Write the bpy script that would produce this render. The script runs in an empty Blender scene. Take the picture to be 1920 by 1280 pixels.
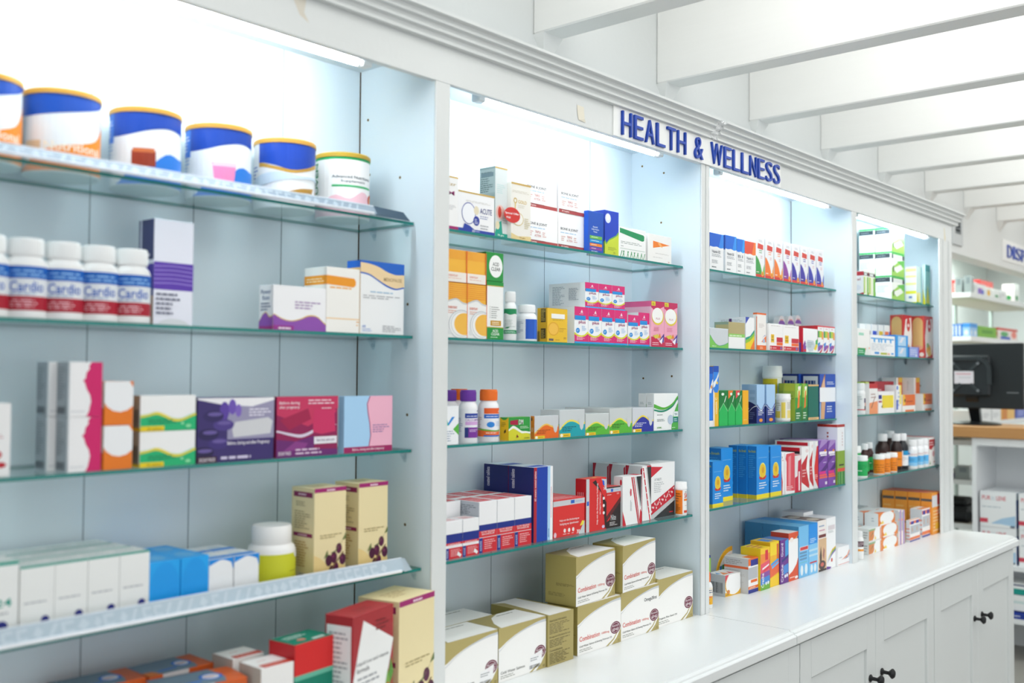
import bpy, math, random
from mathutils import Vector, Matrix
random.seed(7)
C = bpy.context.scene
COL = C.collection
# ------------------------------------------------------------------ camera
cam_d = bpy.data.cameras.new('camera')
cam = bpy.data.objects.new('camera', cam_d); COL.objects.link(cam)
yaw, pit, rol = math.radians(41.0445), math.radians(1.8472), math.radians(.4083)
fw = Vector((math.cos(yaw)*math.cos(pit), math.sin(yaw)*math.cos(pit), math.sin(pit)))
r0 = Vector((math.sin(yaw), -math.cos(yaw), 0)); u0 = r0.cross(fw)
rt = r0*math.cos(rol)+u0*math.sin(rol); up = u0*math.cos(rol)-r0*math.sin(rol)
cam.matrix_world = Matrix(((rt.x, up.x, -fw.x, 0), (rt.y, up.y, -fw.y, -1.5), (rt.z, up.z, -fw.z, 1.6), (0, 0, 0, 1)))
cam_d.sensor_width = 36; cam_d.lens = 36*1890.5/1920
cam_d.clip_start = .05
cam_d.dof.use_dof = True; cam_d.dof.focus_distance = 2.85; cam_d.dof.aperture_fstop = 2.4
C.camera = cam
# ------------------------------------------------------------------ world, lamps, exposure
wd = bpy.data.worlds.new('world'); C.world = wd; wd.use_nodes = True
wd.node_tree.nodes['Background'].inputs[0].default_value = (.93, .97, 1, 1)
wd.node_tree.nodes['Background'].inputs[1].default_value = .58
def area(name, loc, sx, sy, power, col=(1, 1, 1), rot=(0, 0, 0)):
    d = bpy.data.lights.new(name, 'AREA'); d.shape = 'RECTANGLE'; d.size = sx; d.size_y = sy; d.energy = power; d.color = col
    o = bpy.data.objects.new(name, d); COL.objects.link(o); o.location = loc; o.rotation_euler = rot
    return o
for i in range(14):          # lamps in the gaps between the ceiling beams, plus added beam fills
    area('ceiling_lamp', (.25+.6175*i+.35, -1.7, 2.9), .36, 2.6, 6.5, (1, 1, .99))
    area('beam_fill', (2.10+.6175*(i-3)+.09, -1.35, 2.70), .16, 3.0, 5.2, (1, 1, .985), (0, math.radians(-90), 0))  # added unseen fill lamp behind each beam, brightens the next beam's face
area('shop_window', (1.6, -4.6, 1.7), 6.5, 2.2, 36, (.96, .98, 1), (math.radians(90), 0, 0))
area('dispensary_lamp', (7.2, 1.0, 2.6), 3.2, .4, 62, (.9, 1, .97))
C.view_settings.view_transform = 'Standard'; C.view_settings.look = 'None'
C.view_settings.gamma = 1; C.view_settings.use_curve_mapping = False
C.view_settings.exposure = -.03
try:
    C.cycles.use_denoising = True
    C.cycles.max_bounces = 10; C.cycles.diffuse_bounces = 4; C.cycles.glossy_bounces = 4
    C.cycles.transparent_max_bounces = 24; C.cycles.sample_clamp_indirect = 6
except Exception:
    pass
# ------------------------------------------------------------------ materials
def lin(h):
    c = [int(h[i:i+2], 16)/255 for i in (0, 2, 4)]
    return tuple(((v+.055)/1.055)**2.4 if v > .04045 else v/12.92 for v in c)+(1,)
MATS = {}
def mat(h, rough=.42, metal=0, bump=0, scale=40, emit=0, tint=0):
    k = (h, rough, metal, bump, scale, emit)
    if k in MATS: return MATS[k]
    m = bpy.data.materials.new('paint_'+h); m.use_nodes = True
    nt = m.node_tree; b = nt.nodes['Principled BSDF']
    b.inputs['Base Color'].default_value = lin(h); b.inputs['Roughness'].default_value = rough; b.inputs['Metallic'].default_value = metal
    b.inputs['Specular IOR Level'].default_value = .4
    if emit:
        b.inputs['Emission Color'].default_value = lin(h); b.inputs['Emission Strength'].default_value = emit
    if bump:
        n = nt.nodes.new('ShaderNodeTexNoise'); n.inputs['Scale'].default_value = scale; n.inputs['Detail'].default_value = 4
        tc = nt.nodes.new('ShaderNodeTexCoord'); nt.links.new(tc.outputs['Object'], n.inputs['Vector'])
        bp = nt.nodes.new('ShaderNodeBump'); bp.inputs['Strength'].default_value = bump; bp.inputs['Distance'].default_value = .004
        nt.links.new(n.outputs[0], bp.inputs['Height']); nt.links.new(bp.outputs[0], b.inputs['Normal'])
    MATS[k] = m
    return m
def thin_glass(name, tint, body=0):
    m = bpy.data.materials.new(name); m.use_nodes = True; nt = m.node_tree; nt.nodes.clear()
    o = nt.nodes.new('ShaderNodeOutputMaterial'); mx = nt.nodes.new('ShaderNodeMixShader'); fr = nt.nodes.new('ShaderNodeFresnel')
    fr.inputs[0].default_value = 1.5
    tr = nt.nodes.new('ShaderNodeBsdfTransparent'); tr.inputs[0].default_value = tint+(1,)
    gl = nt.nodes.new('ShaderNodeBsdfGlossy'); gl.inputs['Roughness'].default_value = .03
    ge = nt.nodes.new('ShaderNodeNewGeometry'); ma = nt.nodes.new('ShaderNodeMath'); ma.operation = 'MULTIPLY_ADD'; ma.inputs[1].default_value = -1; ma.inputs[2].default_value = 1
    m2 = nt.nodes.new('ShaderNodeMath'); m2.operation = 'MULTIPLY'
    nt.links.new(ge.outputs['Backfacing'], ma.inputs[0]); nt.links.new(ma.outputs[0], m2.inputs[0]); nt.links.new(fr.outputs[0], m2.inputs[1])
    nt.links.new(m2.outputs[0], mx.inputs[0]); nt.links.new(tr.outputs[0], mx.inputs[1]); nt.links.new(gl.outputs[0], mx.inputs[2])
    nt.links.new(mx.outputs[0], o.inputs[0])
    return m
GLASS = thin_glass('shelf_glass', (.90, .965, .955))
CLEAR = thin_glass('clear_plastic', (.93, .96, .97))
WHITE = mat('dfe2e1', .4, bump=.12, scale=60)
GLOSSW = mat('e4e7e7', .28)
DOORW = mat('dde1e0', .4, bump=.05, scale=90)
PANEL = mat('dbe8ef', .5, bump=.04, scale=120)
GROOVE = mat('87979f', .8)
EDGE = mat('1f8079', .15)
def wood_grain(name, h1, h2, axis, sc, bump=0, rough=.5):
    m = bpy.data.materials.new(name); m.use_nodes = True; nt = m.node_tree; b = nt.nodes['Principled BSDF']
    tc = nt.nodes.new('ShaderNodeTexCoord'); mp = nt.nodes.new('ShaderNodeMapping')
    mp.inputs['Scale'].default_value = tuple(sc*(.06 if i == axis else 1) for i in range(3))
    n = nt.nodes.new('ShaderNodeTexNoise'); n.inputs['Scale'].default_value = 3; n.inputs['Detail'].default_value = 5
    cr = nt.nodes.new('ShaderNodeMix'); cr.data_type = 'RGBA'
    cr.inputs[6].default_value = lin(h1); cr.inputs[7].default_value = lin(h2)
    nt.links.new(tc.outputs['Object'], mp.inputs[0]); nt.links.new(mp.outputs[0], n.inputs['Vector'])
    nt.links.new(n.outputs[0], cr.inputs[0]); nt.links.new(cr.outputs[2], b.inputs['Base Color'])
    b.inputs['Roughness'].default_value = rough
    if bump:
        bp = nt.nodes.new('ShaderNodeBump'); bp.inputs['Strength'].default_value = bump; bp.inputs['Distance'].default_value = .004
        nt.links.new(n.outputs[0], bp.inputs['Height']); nt.links.new(bp.outputs[0], b.inputs['Normal'])
    return m
BEAMW = wood_grain('painted_beam', 'f4f4f1', 'f1f1ee', 1, 14, .22)
OAK = wood_grain('oak_worktop', 'b07c48', 'c9985f', 1, 16, .05, .4)
# ------------------------------------------------------------------ mesh helpers
class MB:
    def __init__(s): s.v = []; s.f = []; s.m = []; s.slots = []
    def slot(s, m):
        if m not in s.slots: s.slots.append(m)
        return s.slots.index(m)
    def face(s, pts, m):
        n = len(s.v); s.v += [tuple(p) for p in pts]; s.f.append(tuple(range(n, n+len(pts)))); s.m.append(s.slot(m))
    def mesh(s, pts, faces, m):
        n = len(s.v); s.v += [tuple(p) for p in pts]; k = s.slot(m)
        for f in faces: s.f.append(tuple(i+n for i in f)); s.m.append(k)
    def box(s, x0, x1, y0, y1, z0, z1, m, c=0):
        if c:
            P = []
            for sx in (0, 1):
                for sy in (0, 1):
                    for sz in (0, 1):
                        X = (x0, x1)[sx]; Y = (y0, y1)[sy]; Z = (z0, z1)[sz]
                        ix = c if sx == 0 else -c; iy = c if sy == 0 else -c; iz = c if sz == 0 else -c
                        P += [(X, Y+iy, Z+iz), (X+ix, Y, Z+iz), (X+ix, Y+iy, Z)]
            I = lambda a, b, d, k: (a*4+b*2+d)*3+k
            F = [(I(0,0,0,0), I(0,0,1,0), I(0,1,1,0), I(0,1,0,0)), (I(1,0,0,0), I(1,1,0,0), I(1,1,1,0), I(1,0,1,0)),
                 (I(0,0,0,1), I(1,0,0,1), I(1,0,1,1), I(0,0,1,1)), (I(0,1,0,1), I(0,1,1,1), I(1,1,1,1), I(1,1,0,1)),
                 (I(0,0,0,2), I(0,1,0,2), I(1,1,0,2), I(1,0,0,2)), (I(0,0,1,2), I(1,0,1,2), I(1,1,1,2), I(0,1,1,2))]
            for a in (0, 1):
                for b in (0, 1):
                    F.append((I(0,a,b,1), I(1,a,b,1), I(1,a,b,2), I(0,a,b,2)))
                    F.append((I(a,0,b,0), I(a,1,b,0), I(a,1,b,2), I(a,0,b,2)))
                    F.append((I(a,b,0,0), I(a,b,1,0), I(a,b,1,1), I(a,b,0,1)))
                    for d in (0, 1): F.append((I(a,b,d,0), I(a,b,d,1), I(a,b,d,2)))
            s.mesh(P, F, m); return
        P = [(x, y, z) for x in (x0, x1) for y in (y0, y1) for z in (z0, z1)]
        s.mesh(P, [(0,1,3,2), (4,6,7,5), (0,4,5,1), (2,3,7,6), (0,2,6,4), (1,5,7,3)], m)
    def prism_x(s, prof, x0, x1, m):      # prof: closed (y, z) outline
        n = len(prof); P = [(x0, y, z) for y, z in prof]+[(x1, y, z) for y, z in prof]
        s.mesh(P, [(i, (i+1) % n, (i+1) % n+n, i+n) for i in range(n)]+[tuple(range(n))[::-1], tuple(range(n, 2*n))], m)
    def lathe(s, prof, m, n=32, o=(0, 0, 0), axis='z', cap=True):
        P = []
        for r, z in prof:
            for i in range(n):
                a = 2*math.pi*i/n; p = (r*math.cos(a), r*math.sin(a), z)
                if axis == 'y': p = (p[0], z, p[1])
                if axis == 'x': p = (z, p[0], p[1])
                P.append((p[0]+o[0], p[1]+o[1], p[2]+o[2]))
        F = [(j*n+i, j*n+(i+1) % n, (j+1)*n+(i+1) % n, (j+1)*n+i) for j in range(len(prof)-1) for i in range(n)]
        if cap: F += [tuple(range(n))[::-1], tuple(range((len(prof)-1)*n, len(prof)*n))]
        s.mesh(P, F, m)
    def build(s, name, parent=None, loc=None, smooth=False, bevel=0):
        me = bpy.data.meshes.new(name); me.from_pydata(s.v, [], s.f)
        for m in s.slots: me.materials.append(m)
        me.polygons.foreach_set('material_index', s.m)
        if smooth:
            me.polygons.foreach_set('use_smooth', [True]*len(s.f)); me.set_sharp_from_angle(angle=math.radians(38))
        me.update()
        return link(name, me, parent, loc, bevel)
def link(name, me, parent=None, loc=None, bevel=0):
    o = bpy.data.objects.new(name, me); COL.objects.link(o)
    if parent is not None: o.parent = parent
    if loc is not None: o.location = loc
    if bevel:
        b = o.modifiers.new('bevel', 'BEVEL'); b.width = bevel; b.segments = 2; b.limit_method = 'ANGLE'
    return o
def tag(o, label, cat, group=None):
    o['label'] = label; o['category'] = cat
    if group: o['group'] = group
    return o
def empty(name, loc, label, cat, group=None, rz=0):
    o = bpy.data.objects.new(name, None); COL.objects.link(o); o.location = loc; o.rotation_euler.z = rz
    o.empty_display_size = .02
    return tag(o, label, cat, group)
def struct(o): o['kind'] = 'structure'; return o
# ------------------------------------------------------------------ print on packages (flat shapes lying on a face)
TX = {}
def text_mesh(s):
    if s in TX: return TX[s]
    cu = bpy.data.curves.new('lettering', 'FONT'); cu.body = s; cu.resolution_u = 2; cu.offset = .012
    o = bpy.data.objects.new('lettering', cu); me = bpy.data.meshes.new_from_object(o)
    V = [(v.co.x, v.co.y) for v in me.vertices]; F = [tuple(p.vertices) for p in me.polygons]
    bpy.data.objects.remove(o); bpy.data.curves.remove(cu); bpy.data.meshes.remove(me)
    if V:
        x0 = min(p[0] for p in V); x1 = max(p[0] for p in V); y0 = min(p[1] for p in V); y1 = max(p[1] for p in V)
        V = [((x-x0)/max(x1-x0, 1e-6), (y-y0)/max(y1-y0, 1e-6)) for x, y in V]
    TX[s] = (V, F)
    return TX[s]
def clip(P, a, b, c):      # keep a*x+b*y<=c
    R = []
    for i in range(len(P)):
        p, q = P[i], P[(i+1) % len(P)]; dp = a*p[0]+b*p[1]-c; dq = a*q[0]+b*q[1]-c
        if dp <= 0: R.append(p)
        if dp*dq < 0:
            t = dp/(dp-dq); R.append((p[0]+t*(q[0]-p[0]), p[1]+t*(q[1]-p[1])))
    return R
def clip01(P):
    for h in ((-1, 0, 0), (1, 0, 1), (0, -1, 0), (0, 1, 1)):
        P = clip(P, *h)
        if len(P) < 3: return []
    return P
def crv(K, t):             # smooth curve through evenly spaced values
    if len(K) == 1: return K[0]
    x = t*(len(K)-1); i = min(int(x), len(K)-2); f = x-i
    p0 = K[max(i-1, 0)]; p1 = K[i]; p2 = K[i+1]; p3 = K[min(i+2, len(K)-1)]
    return .5*(2*p1+(p2-p0)*f+(2*p0-5*p1+4*p2-p3)*f*f+(3*p1-p0-3*p2+p3)*f**3)
def shapes(art):           # -> list of (colour, polygon or (verts, faces))
    out = []
    rnd = random.Random(5)
    for a in art:
        k, c = a[0], a[1]
        if k == 'r': out.append((c, [(a[2], a[3]), (a[4], a[3]), (a[4], a[5]), (a[2], a[5])]))
        elif k == 'p': out.append((c, list(a[2:])))
        elif k == 'e': out.append((c, [(a[2]+a[4]*math.cos(i*math.pi/14), a[3]+a[5]*math.sin(i*math.pi/14)) for i in range(28)]))
        elif k == 'w':
            n = 20
            for i in range(n):
                t0, t1 = i/n, (i+1)/n; l0, l1, h0, h1 = crv(a[2], t0), crv(a[2], t1), crv(a[3], t0), crv(a[3], t1)
                if h0 > l0+1e-4 or h1 > l1+1e-4: out.append((c, [(t0, l0), (t1, l1), (t1, max(h1, l1)), (t0, max(h0, l0))]))
        elif k in 'tv':
            V, F = text_mesh(a[2]); x, y, w, h = a[3:7]
            if k == 't': V = [(x+w*p, y+h*q) for p, q in V]
            else: V = [(x+w*(1-q), y+h*p) for p, q in V]
            out.append((c, (V, F)))
        elif k == 'g':
            x, y, w, h, n = a[2:7]; n = int(n)
            for i in range(n):
                yy = y+h-(i+.75)*h/n; hh = h/n*.42; xx = x; end = x+w*rnd.uniform(.62, 1)
                while xx < end:
                    l = w*rnd.uniform(.1, .24); l = min(l, end-xx)
                    out.append((c, [(xx, yy), (xx+l, yy), (xx+l, yy+hh), (xx, yy+hh)])); xx += l+w*.035
        elif k == 'bar':
            x, y, w, h = a[2:6]; xx = x
            while xx < x+w:
                l = w*rnd.choice((.015, .03, .045)); out.append((c, [(xx, y), (xx+l, y), (xx+l, y+h), (xx, y+h)])); xx += l+w*rnd.choice((.02, .035))
    return out
def paint(mb, art, fn, strips=0):
    for lay, (c, P) in enumerate(shapes(art)):
        m = mat(c); z = .00012+.000012*lay
        if isinstance(P, tuple):
            V, F = P; mb.mesh([fn(x, y, z+.0001) for x, y in V], F, m)
            continue
        P = clip01(P)
        if not P: continue
        if strips:
            for i in range(strips):
                Q = clip(clip(P, -1, 0, -i/strips), 1, 0, (i+1)/strips) if len(P) > 2 else []
                if len(Q) > 2: mb.face([fn(x, y, z) for x, y in Q], m)
        else: mb.face([fn(x, y, z) for x, y in P], m)
r = lambda c, *a: ('r', c)+a
p = lambda c, *a: ('p', c)+a
e = lambda c, *a: ('e', c)+a
w = lambda c, lo, hi: ('w', c, lo if isinstance(lo, list) else [lo], hi if isinstance(hi, list) else [hi])
t = lambda c, *a: ('t', c)+a
v = lambda c, *a: ('v', c)+a
g = lambda c, *a: ('g', c)+a
bar = lambda c, *a: ('bar', c)+a
CACHE = {}
def carton_mesh(name, design, W, D, H):
    k = (design, round(W, 3), round(D, 3), round(H, 3))
    if k in CACHE: return CACHE[k]
    d = DES[design]; mb = MB(); base = mat(d['b'])
    mb.box(-W/2, W/2, -D/2, D/2, 0, H, base, .0007)
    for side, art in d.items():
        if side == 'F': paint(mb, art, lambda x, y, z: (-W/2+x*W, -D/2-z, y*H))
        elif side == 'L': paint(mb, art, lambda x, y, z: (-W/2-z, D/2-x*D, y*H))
        elif side == 'R': paint(mb, art, lambda x, y, z: (W/2+z, -D/2+x*D, y*H))
        elif side == 'T': paint(mb, art, lambda x, y, z: (-W/2+x*W, -D/2+y*D, H+z))
    if d.get('seam', 1):
        s = mat('b9bcbc')
        mb.face([(-W/2+.001, D/2-.0022, H+.0001), (W/2-.001, D/2-.0022, H+.0001), (W/2-.001, D/2-.0018, H+.0001), (-W/2+.001, D/2-.0018, H+.0001)], s)
    me = mb.build(name).data
    o = [x for x in bpy.data.objects if x.data == me][0]; bpy.data.objects.remove(o)
    CACHE[k] = me
    return me
def carton(design, x, y, z, W, D, H, rz, label, group=None, name='medicine_carton', cat='box'):
    o = link(name, carton_mesh(name, design, W, D, H), None, (x, y, z)); o.rotation_euler.z = math.radians(rz)
    return tag(o, label, cat, group)
# round packages: profile in units of radius / height
PROF = {
 'tin':   dict(body=[(.985, 0), (1, .01), (1, .93)], cap=[(1.0, .93), (1.035, .93), (1.035, .985), (1.0, 1), (.9, .995)], band=(.02, .93)),
 'pill':  dict(body=[(.93, 0), (1, .02), (1, .66), (.94, .71), (.80, .755), (.74, .77), (.74, .80)], cap=[(.80, .785), (.83, .79), (.83, .98), (.79, 1), (.3, 1)], band=(.1, .645)),
 'jar':   dict(body=[(.93, 0), (1, .02), (1, .60), (.95, .66), (.82, .70), (.80, .72)], cap=[(.81, .70), (.83, .71), (.83, .965), (.78, 1), (.3, 1)], band=(.05, .56)),
 'slim':  dict(body=[(.93, 0), (1, .02), (1, .70), (.9, .76), (.62, .81), (.6, .84)], cap=[(.68, .82), (.72, .825), (.72, .985), (.68, 1), (.3, 1)], band=(.08, .68)),
 'tub':   dict(body=[(.95, 0), (1, .02), (1, .78)], cap=[(1.0, .78), (1.07, .785), (1.07, .86), (1.03, .87), (1.03, .985), (.99, 1), (.3, 1)], band=(.04, .76)),
 'syrup': dict(body=[(.95, 0), (1, .03), (1, .58), (.92, .66), (.6, .76), (.56, .78), (.56, .82)], cap=[(.66, .80), (.68, .805), (.68, .985), (.64, 1), (.3, 1)], band=(.08, .55)),
 'drop':  dict(body=[(.95, 0), (1, .02), (1, .6), (.8, .68), (.5, .72)], cap=[(.5, .72), (.56, .725), (.5, .96), (.42, 1), (.2, 1)], band=(.1, .58)),
}
RC = {}
def flask(kind, design, x, y, z, R, H, phi, label, group=None, name='pill_bottle', cat='bottle'):
    k = (kind, design, round(R, 3), round(H, 3), phi)
    d = DES[design]; pr = PROF[kind]; capn = 'lid' if kind in ('tin', 'tub') else 'cap'
    if k in RC:
        o = RC[k].copy(); COL.objects.link(o); o.location = (x, y, z)
        for ch in RC[k].children:
            c = ch.copy(); COL.objects.link(c); c.parent = o
        return tag(o, label, cat, group)
    mb = MB(); mb.lathe([(a*R, b*H) for a, b in pr['body']], mat(d['b'], .3), 36)
    o = mb.build(name, None, (x, y, z), smooth=True); tag(o, label, cat, group)
    cm = MB(); cm.lathe([(a*R, b*H) for a, b in pr['cap']], mat(d['cap'], .4), 36, cap=True)
    if kind in ('pill', 'slim', 'syrup'):
        r0 = max(a for a, b in pr['cap'])*R; z0 = pr['cap'][1][1]*H+.001; z1 = pr['cap'][-3][1]*H-.002
        for i in range(36):
            a = i*math.pi/18; ca, sa = math.cos(a), math.sin(a)
            q = [(r0*ca-.0005*sa, r0*sa+.0005*ca), (r0*ca+.0005*sa, r0*sa-.0005*ca), ((r0+.0006)*ca, (r0+.0006)*sa)]
            cm.mesh([(px, py, zz) for zz in (z0, z1) for px, py in q], [(0, 1, 4, 3), (1, 2, 5, 4), (2, 0, 3, 5)], mat(d['cap'], .4))
    cm.build(capn, o, smooth=True)
    if 'F' in d:
        lb = MB(); b0, b1 = d.get('band', pr['band']); z0 = b0*H; hh = (b1-b0)*H; span = math.radians(190); ph = math.radians(phi)
        fn = lambda s, q, zz: ((R+zz+.0002)*math.sin((s-.5)*span-ph), -(R+zz+.0002)*math.cos((s-.5)*span-ph), z0+q*hh)
        wr = d.get('wrap', d['b'])
        if wr: lb.lathe([(R+.0002, z0), (R+.0002, z0+hh)], mat(wr, .35), 36, cap=False)
        paint(lb, d['F'], fn, 24)
        lb.build('label', o)
    RC[k] = o
    return o
# ------------------------------------------------------------------ room
ZC = .9134
b = MB(); b.box(-1.5, 10, -5, 3, -.05, 0, mat('96938d', .35, bump=.03)); struct(b.build('floor'))
b = MB(); b.box(-1.5, 10, -5, 3, 3.0, 3.05, WHITE); struct(b.build('ceiling'))
b = MB(); b.box(-1.5, 4.77, .26, .36, 0, 3.0, WHITE); b.box(4.77, 10, .26, .36, 2.27, 3.0, WHITE); struct(b.build('wall_back'))
b = MB(); b.box(4.6, 10, 1.3, 1.4, 0, 3.0, mat('eef3f0', .5, bump=.05)); struct(b.build('wall_dispensary'))
b = MB(); b.box(9.9, 10, -5, 1.3, 0, 3.0, WHITE); struct(b.build('wall_right'))
for i in range(14):
    x0 = 2.10+.6175*(i-3); wx = .085
    b = MB(); b.box(x0, x0+wx, -5, .26, 2.532, 2.86, BEAMW, .004)
    o = b.build('ceiling_beam'); struct(o)
    b = MB()
    b.mesh([(x0, .26, 2.532), (x0+wx, .26, 2.532), (x0+wx, .222, 2.532), (x0, .222, 2.532), (x0+wx*.55, .26, 2.475), (x0+wx*.85, .26, 2.475)],
           [(0, 3, 4), (3, 2, 5, 4), (2, 1, 5), (0, 4, 5, 1), (0, 1, 2, 3)], BEAMW)
    struct(b.build('beam_wedge', o))
# ------------------------------------------------------------------ shelving fixture (two units of two bays)
BAYS = [(.427, 1.472), (1.515, 2.553), (2.598, 3.637), (3.680, 4.705)]
SH = [[1.9199, 1.6792, 1.4399, 1.1966], [1.9193, 1.6795, 1.4429, 1.1988], [1.9245, 1.6849, 1.4437, 1.204], [1.9234, 1.6846, 1.4505, 1.2082]]
UNITS = [('shelving_unit', 0, 1, .384, 2.5745, 'white built-in shelving unit with grey-blue backs left of the cornice patch'),
         ('shelving_unit', 2, 3, 2.5765, 4.767, 'white built-in shelving unit with grey-blue backs right of the cornice patch')]
COR = [(-.012, 2.292), (-.018, 2.292), (-.018, 2.297), (-.0155, 2.2995), (-.0185, 2.3065), (-.0285, 2.308), (-.0285, 2.3125), (-.026, 2.315),
       (-.029, 2.321), (-.039, 2.3225), (-.039, 2.3265), (-.0368, 2.329), (-.040, 2.3345), (-.052, 2.336), (-.052, 2.342), (.0, 2.342), (.0, 2.292)]
for nm, i0, i1, xa, xb, lab in UNITS:
    u = empty(nm, ((xa+xb)/2, .12, ZC), lab, 'shelving', 'built-in shelving units'); inv = Vector((-(xa+xb)/2, -.12, -ZC))
    def part(b, name, **k): return b.build(name, u, inv, **k)
    for i in (i0, i1):
        x0, x1 = BAYS[i]
        b = MB(); b.box(x0-.01, x1+.01, .24, .258, ZC, 2.29, PANEL)
        gx = [.2, .4, .6, .8]
        gl = {0: (.638, .852, 1.058, 1.263), 1: (1.717, 1.923, 2.131, 2.337), 2: (2.80, 3.015, 3.23, 3.447), 3: (3.87, 4.08, 4.29, 4.50)}[i]
        for xx in gl:
            b.box(xx-.0009, xx+.0009, .2394, .2402, ZC, 2.276, GROOVE)
        part(b, 'back_panel')
        b = MB(); b.box(x0-.005, x1+.005, .004, .24, 2.276, 2.291, PANEL); part(b, 'top_panel')
    xs = [(xa if i0 == 0 else xa+.002, BAYS[i0][0]), (BAYS[i0][1], BAYS[i1][0]), (BAYS[i1][1], min(xb, BAYS[i1][1]+.0225) if i1 == 1 else xb)]
    for k, (a, c) in enumerate(xs):
        b = MB(); b.box(a, c, .002, .24, ZC, 2.276, PANEL)
        hole = mat('5a4630', .8); brass = mat('8d7440', .4, .6)
        if i0 == 0:
            pts = {0: [], 1: [(.212, 2.164), (.105, 2.022), (.205, 2.04), (.077, 1.747), (.075, 1.512), (.078, 1.28)], 2: [(.203, 2.233), (.126, 2.203), (.135, 2.055), (.197, 1.59), (.097, 1.597)]}[k]
        else:
            pts = {0: [], 1: [(.12, 2.06), (.18, 2.06)], 2: [(.12, 1.56), (.12, 2.05)]}[k]
        for (yy, zz) in pts:
            b.lathe([(.0032, -.0003), (.0032, -.0006)], brass, 12, (a, yy, zz), 'x'); b.lathe([(.002, -.0006), (.002, -.0009)], hole, 10, (a, yy, zz), 'x')
        part(b, 'side_panel')
        b = MB(); b.box(a if k < 2 or i0 == 0 else 4.597, c, -.003, .002, ZC, 2.2136, WHITE, .0012)
        if k == 2 and i1 == 3:
            for q in (.035, .05, .11, .125): b.box(4.597+q, 4.597+q+.006, -.006, -.003, ZC, 2.2136, WHITE, .001)
        part(b, 'stile')
    b = MB(); b.box(BAYS[0][1]-.0016 if i0 == 0 else BAYS[2][1]-.0008, BAYS[i0][1]+.0003, .2375, .2396, 1.0, 2.276, mat('4b3a28', .9)); part(b, 'corner_gap')
    b = MB(); b.box(xa, xb, -.003, .012, 2.2136, 2.3, WHITE, .001)
    st = mat('d9d3c6', .7); pt = mat('e9e3d2', .6)
    if i0 == 0:
        b.mesh([(1.955, -.0045, 2.262), (1.978, -.0075, 2.26), (1.982, -.0075, 2.232), (1.99, -.005, 2.224), (1.962, -.0045, 2.226), (1.957, -.0045, 2.24)], [(0, 1, 2, 3, 4, 5)], pt)
        b.mesh([(1.10, -.0033, 2.29), (1.135, -.0033, 2.29), (1.13, -.0033, 2.262), (1.142, -.0033, 2.245), (1.12, -.0033, 2.255)], [(0, 1, 2, 3, 4)], st)
    else:
        b.mesh([(4.66, -.0033, 2.265), (4.668, -.0033, 2.27), (4.675, -.0033, 2.235), (4.682, -.0033, 2.225), (4.672, -.0033, 2.205), (4.662, -.0033, 2.222)], [(0, 1, 2, 3, 4, 5)], mat('e2d9bd', .7))
    part(b, 'header_board')
    cx0 = xa if i0 == 0 else 2.618; cx1 = 2.5745 if i0 == 0 else 4.815
    b = MB(); b.prism_x(COR, cx0, cx1, WHITE); part(b, 'cornice')
    if i0 == 2:
        b = MB(); rr = random.Random(3); n = 10; P = []
        for j in range(n+1):
            for i in range(9):
                q = j/n; k = q*13; a = int(min(k, 12)); f = k-a
                y = COR[a+1][0]*(1-f)+COR[min(a+2, 14)][0]*f; z = COR[a+1][1]*(1-f)+COR[min(a+2, 14)][1]*f
                if i == 8: y = -.0; 
                P.append((2.581+.0052*i+rr.uniform(-.003, .003), y+.006+rr.uniform(-.004, .003) if i not in (0, 8) else -.012, z+rr.uniform(-.003, .003)))
        b.mesh(P, [(j*9+i, j*9+i+1, (j+1)*9+i+1, (j+1)*9+i) for j in range(n) for i in range(8)], mat('eceeee', .7, bump=.6, scale=200))
        part(b, 'plaster_patch')
# ------------------------------------------------------------------ glass shelves, clips, tubes
ON = ['first', 'second', 'third', 'fourth']; LV = ['top', 'second', 'third', 'lowest']
YS, YD = .058, .025
for i, (x0, x1) in enumerate(BAYS):
    for j, z in enumerate(SH[i]):
        y0 = YD if j == 3 else YS; y1 = .236; xa = x0+.003; xb = x1-.003
        T = .006
        b = MB(); b.face([(xa, y0, z), (xb, y0, z), (xb, y1, z), (xa, y1, z)], GLASS); b.face([(xa, y1, z-T), (xb, y1, z-T), (xb, y0, z-T), (xa, y0, z-T)], GLASS)
        b.face([(xa, y0, z-T), (xb, y0, z-T), (xb, y0, z), (xa, y0, z)], EDGE)
        b.face([(xb, y1, z-T), (xa, y1, z-T), (xa, y1, z), (xb, y1, z)], EDGE)
        b.face([(xa, y1, z-T), (xa, y0, z-T), (xa, y0, z), (xa, y1, z)], EDGE); b.face([(xb, y0, z-T), (xb, y1, z-T), (xb, y1, z), (xb, y0, z)], EDGE)
        tag(b.build('glass_shelf'), '%s clear glass shelf with teal edge in the %s shelving bay' % (LV[j], ON[i]), 'shelf', 'glass shelves')
        for sx, s in ((xa-.003, 1), (xb+.003, -1)):
            for yy in (y0+.022, .185):
                b = MB(); b.box(min(sx, sx+s*.014), max(sx, sx+s*.014), yy-.006, yy+.006, z-T-.003, z-T-.0002, CLEAR)
                b.mesh([(sx, yy-.006, z-T-.003), (sx, yy+.006, z-T-.003), (sx+s*.012, yy+.006, z-T-.003), (sx+s*.012, yy-.006, z-T-.003), (sx, yy-.004, z-T-.022), (sx, yy+.004, z-T-.022)],
                       [(0, 1, 2, 3), (3, 2, 5, 4), (0, 3, 4), (1, 5, 2), (0, 4, 5, 1)], CLEAR)
                b.lathe([(.004, 0), (.004, s*.004)], CLEAR, 12, (sx, yy, z-T-.012), 'x')
                o = b.build('shelf_clip')
                tag(o, 'clear plastic clip under the %s %s end of the %s glass shelf, %s bay' % ('front' if yy < .1 else 'rear', 'left' if s > 0 else 'right', LV[j], ON[i]), 'clip', 'clear shelf clips')
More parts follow.
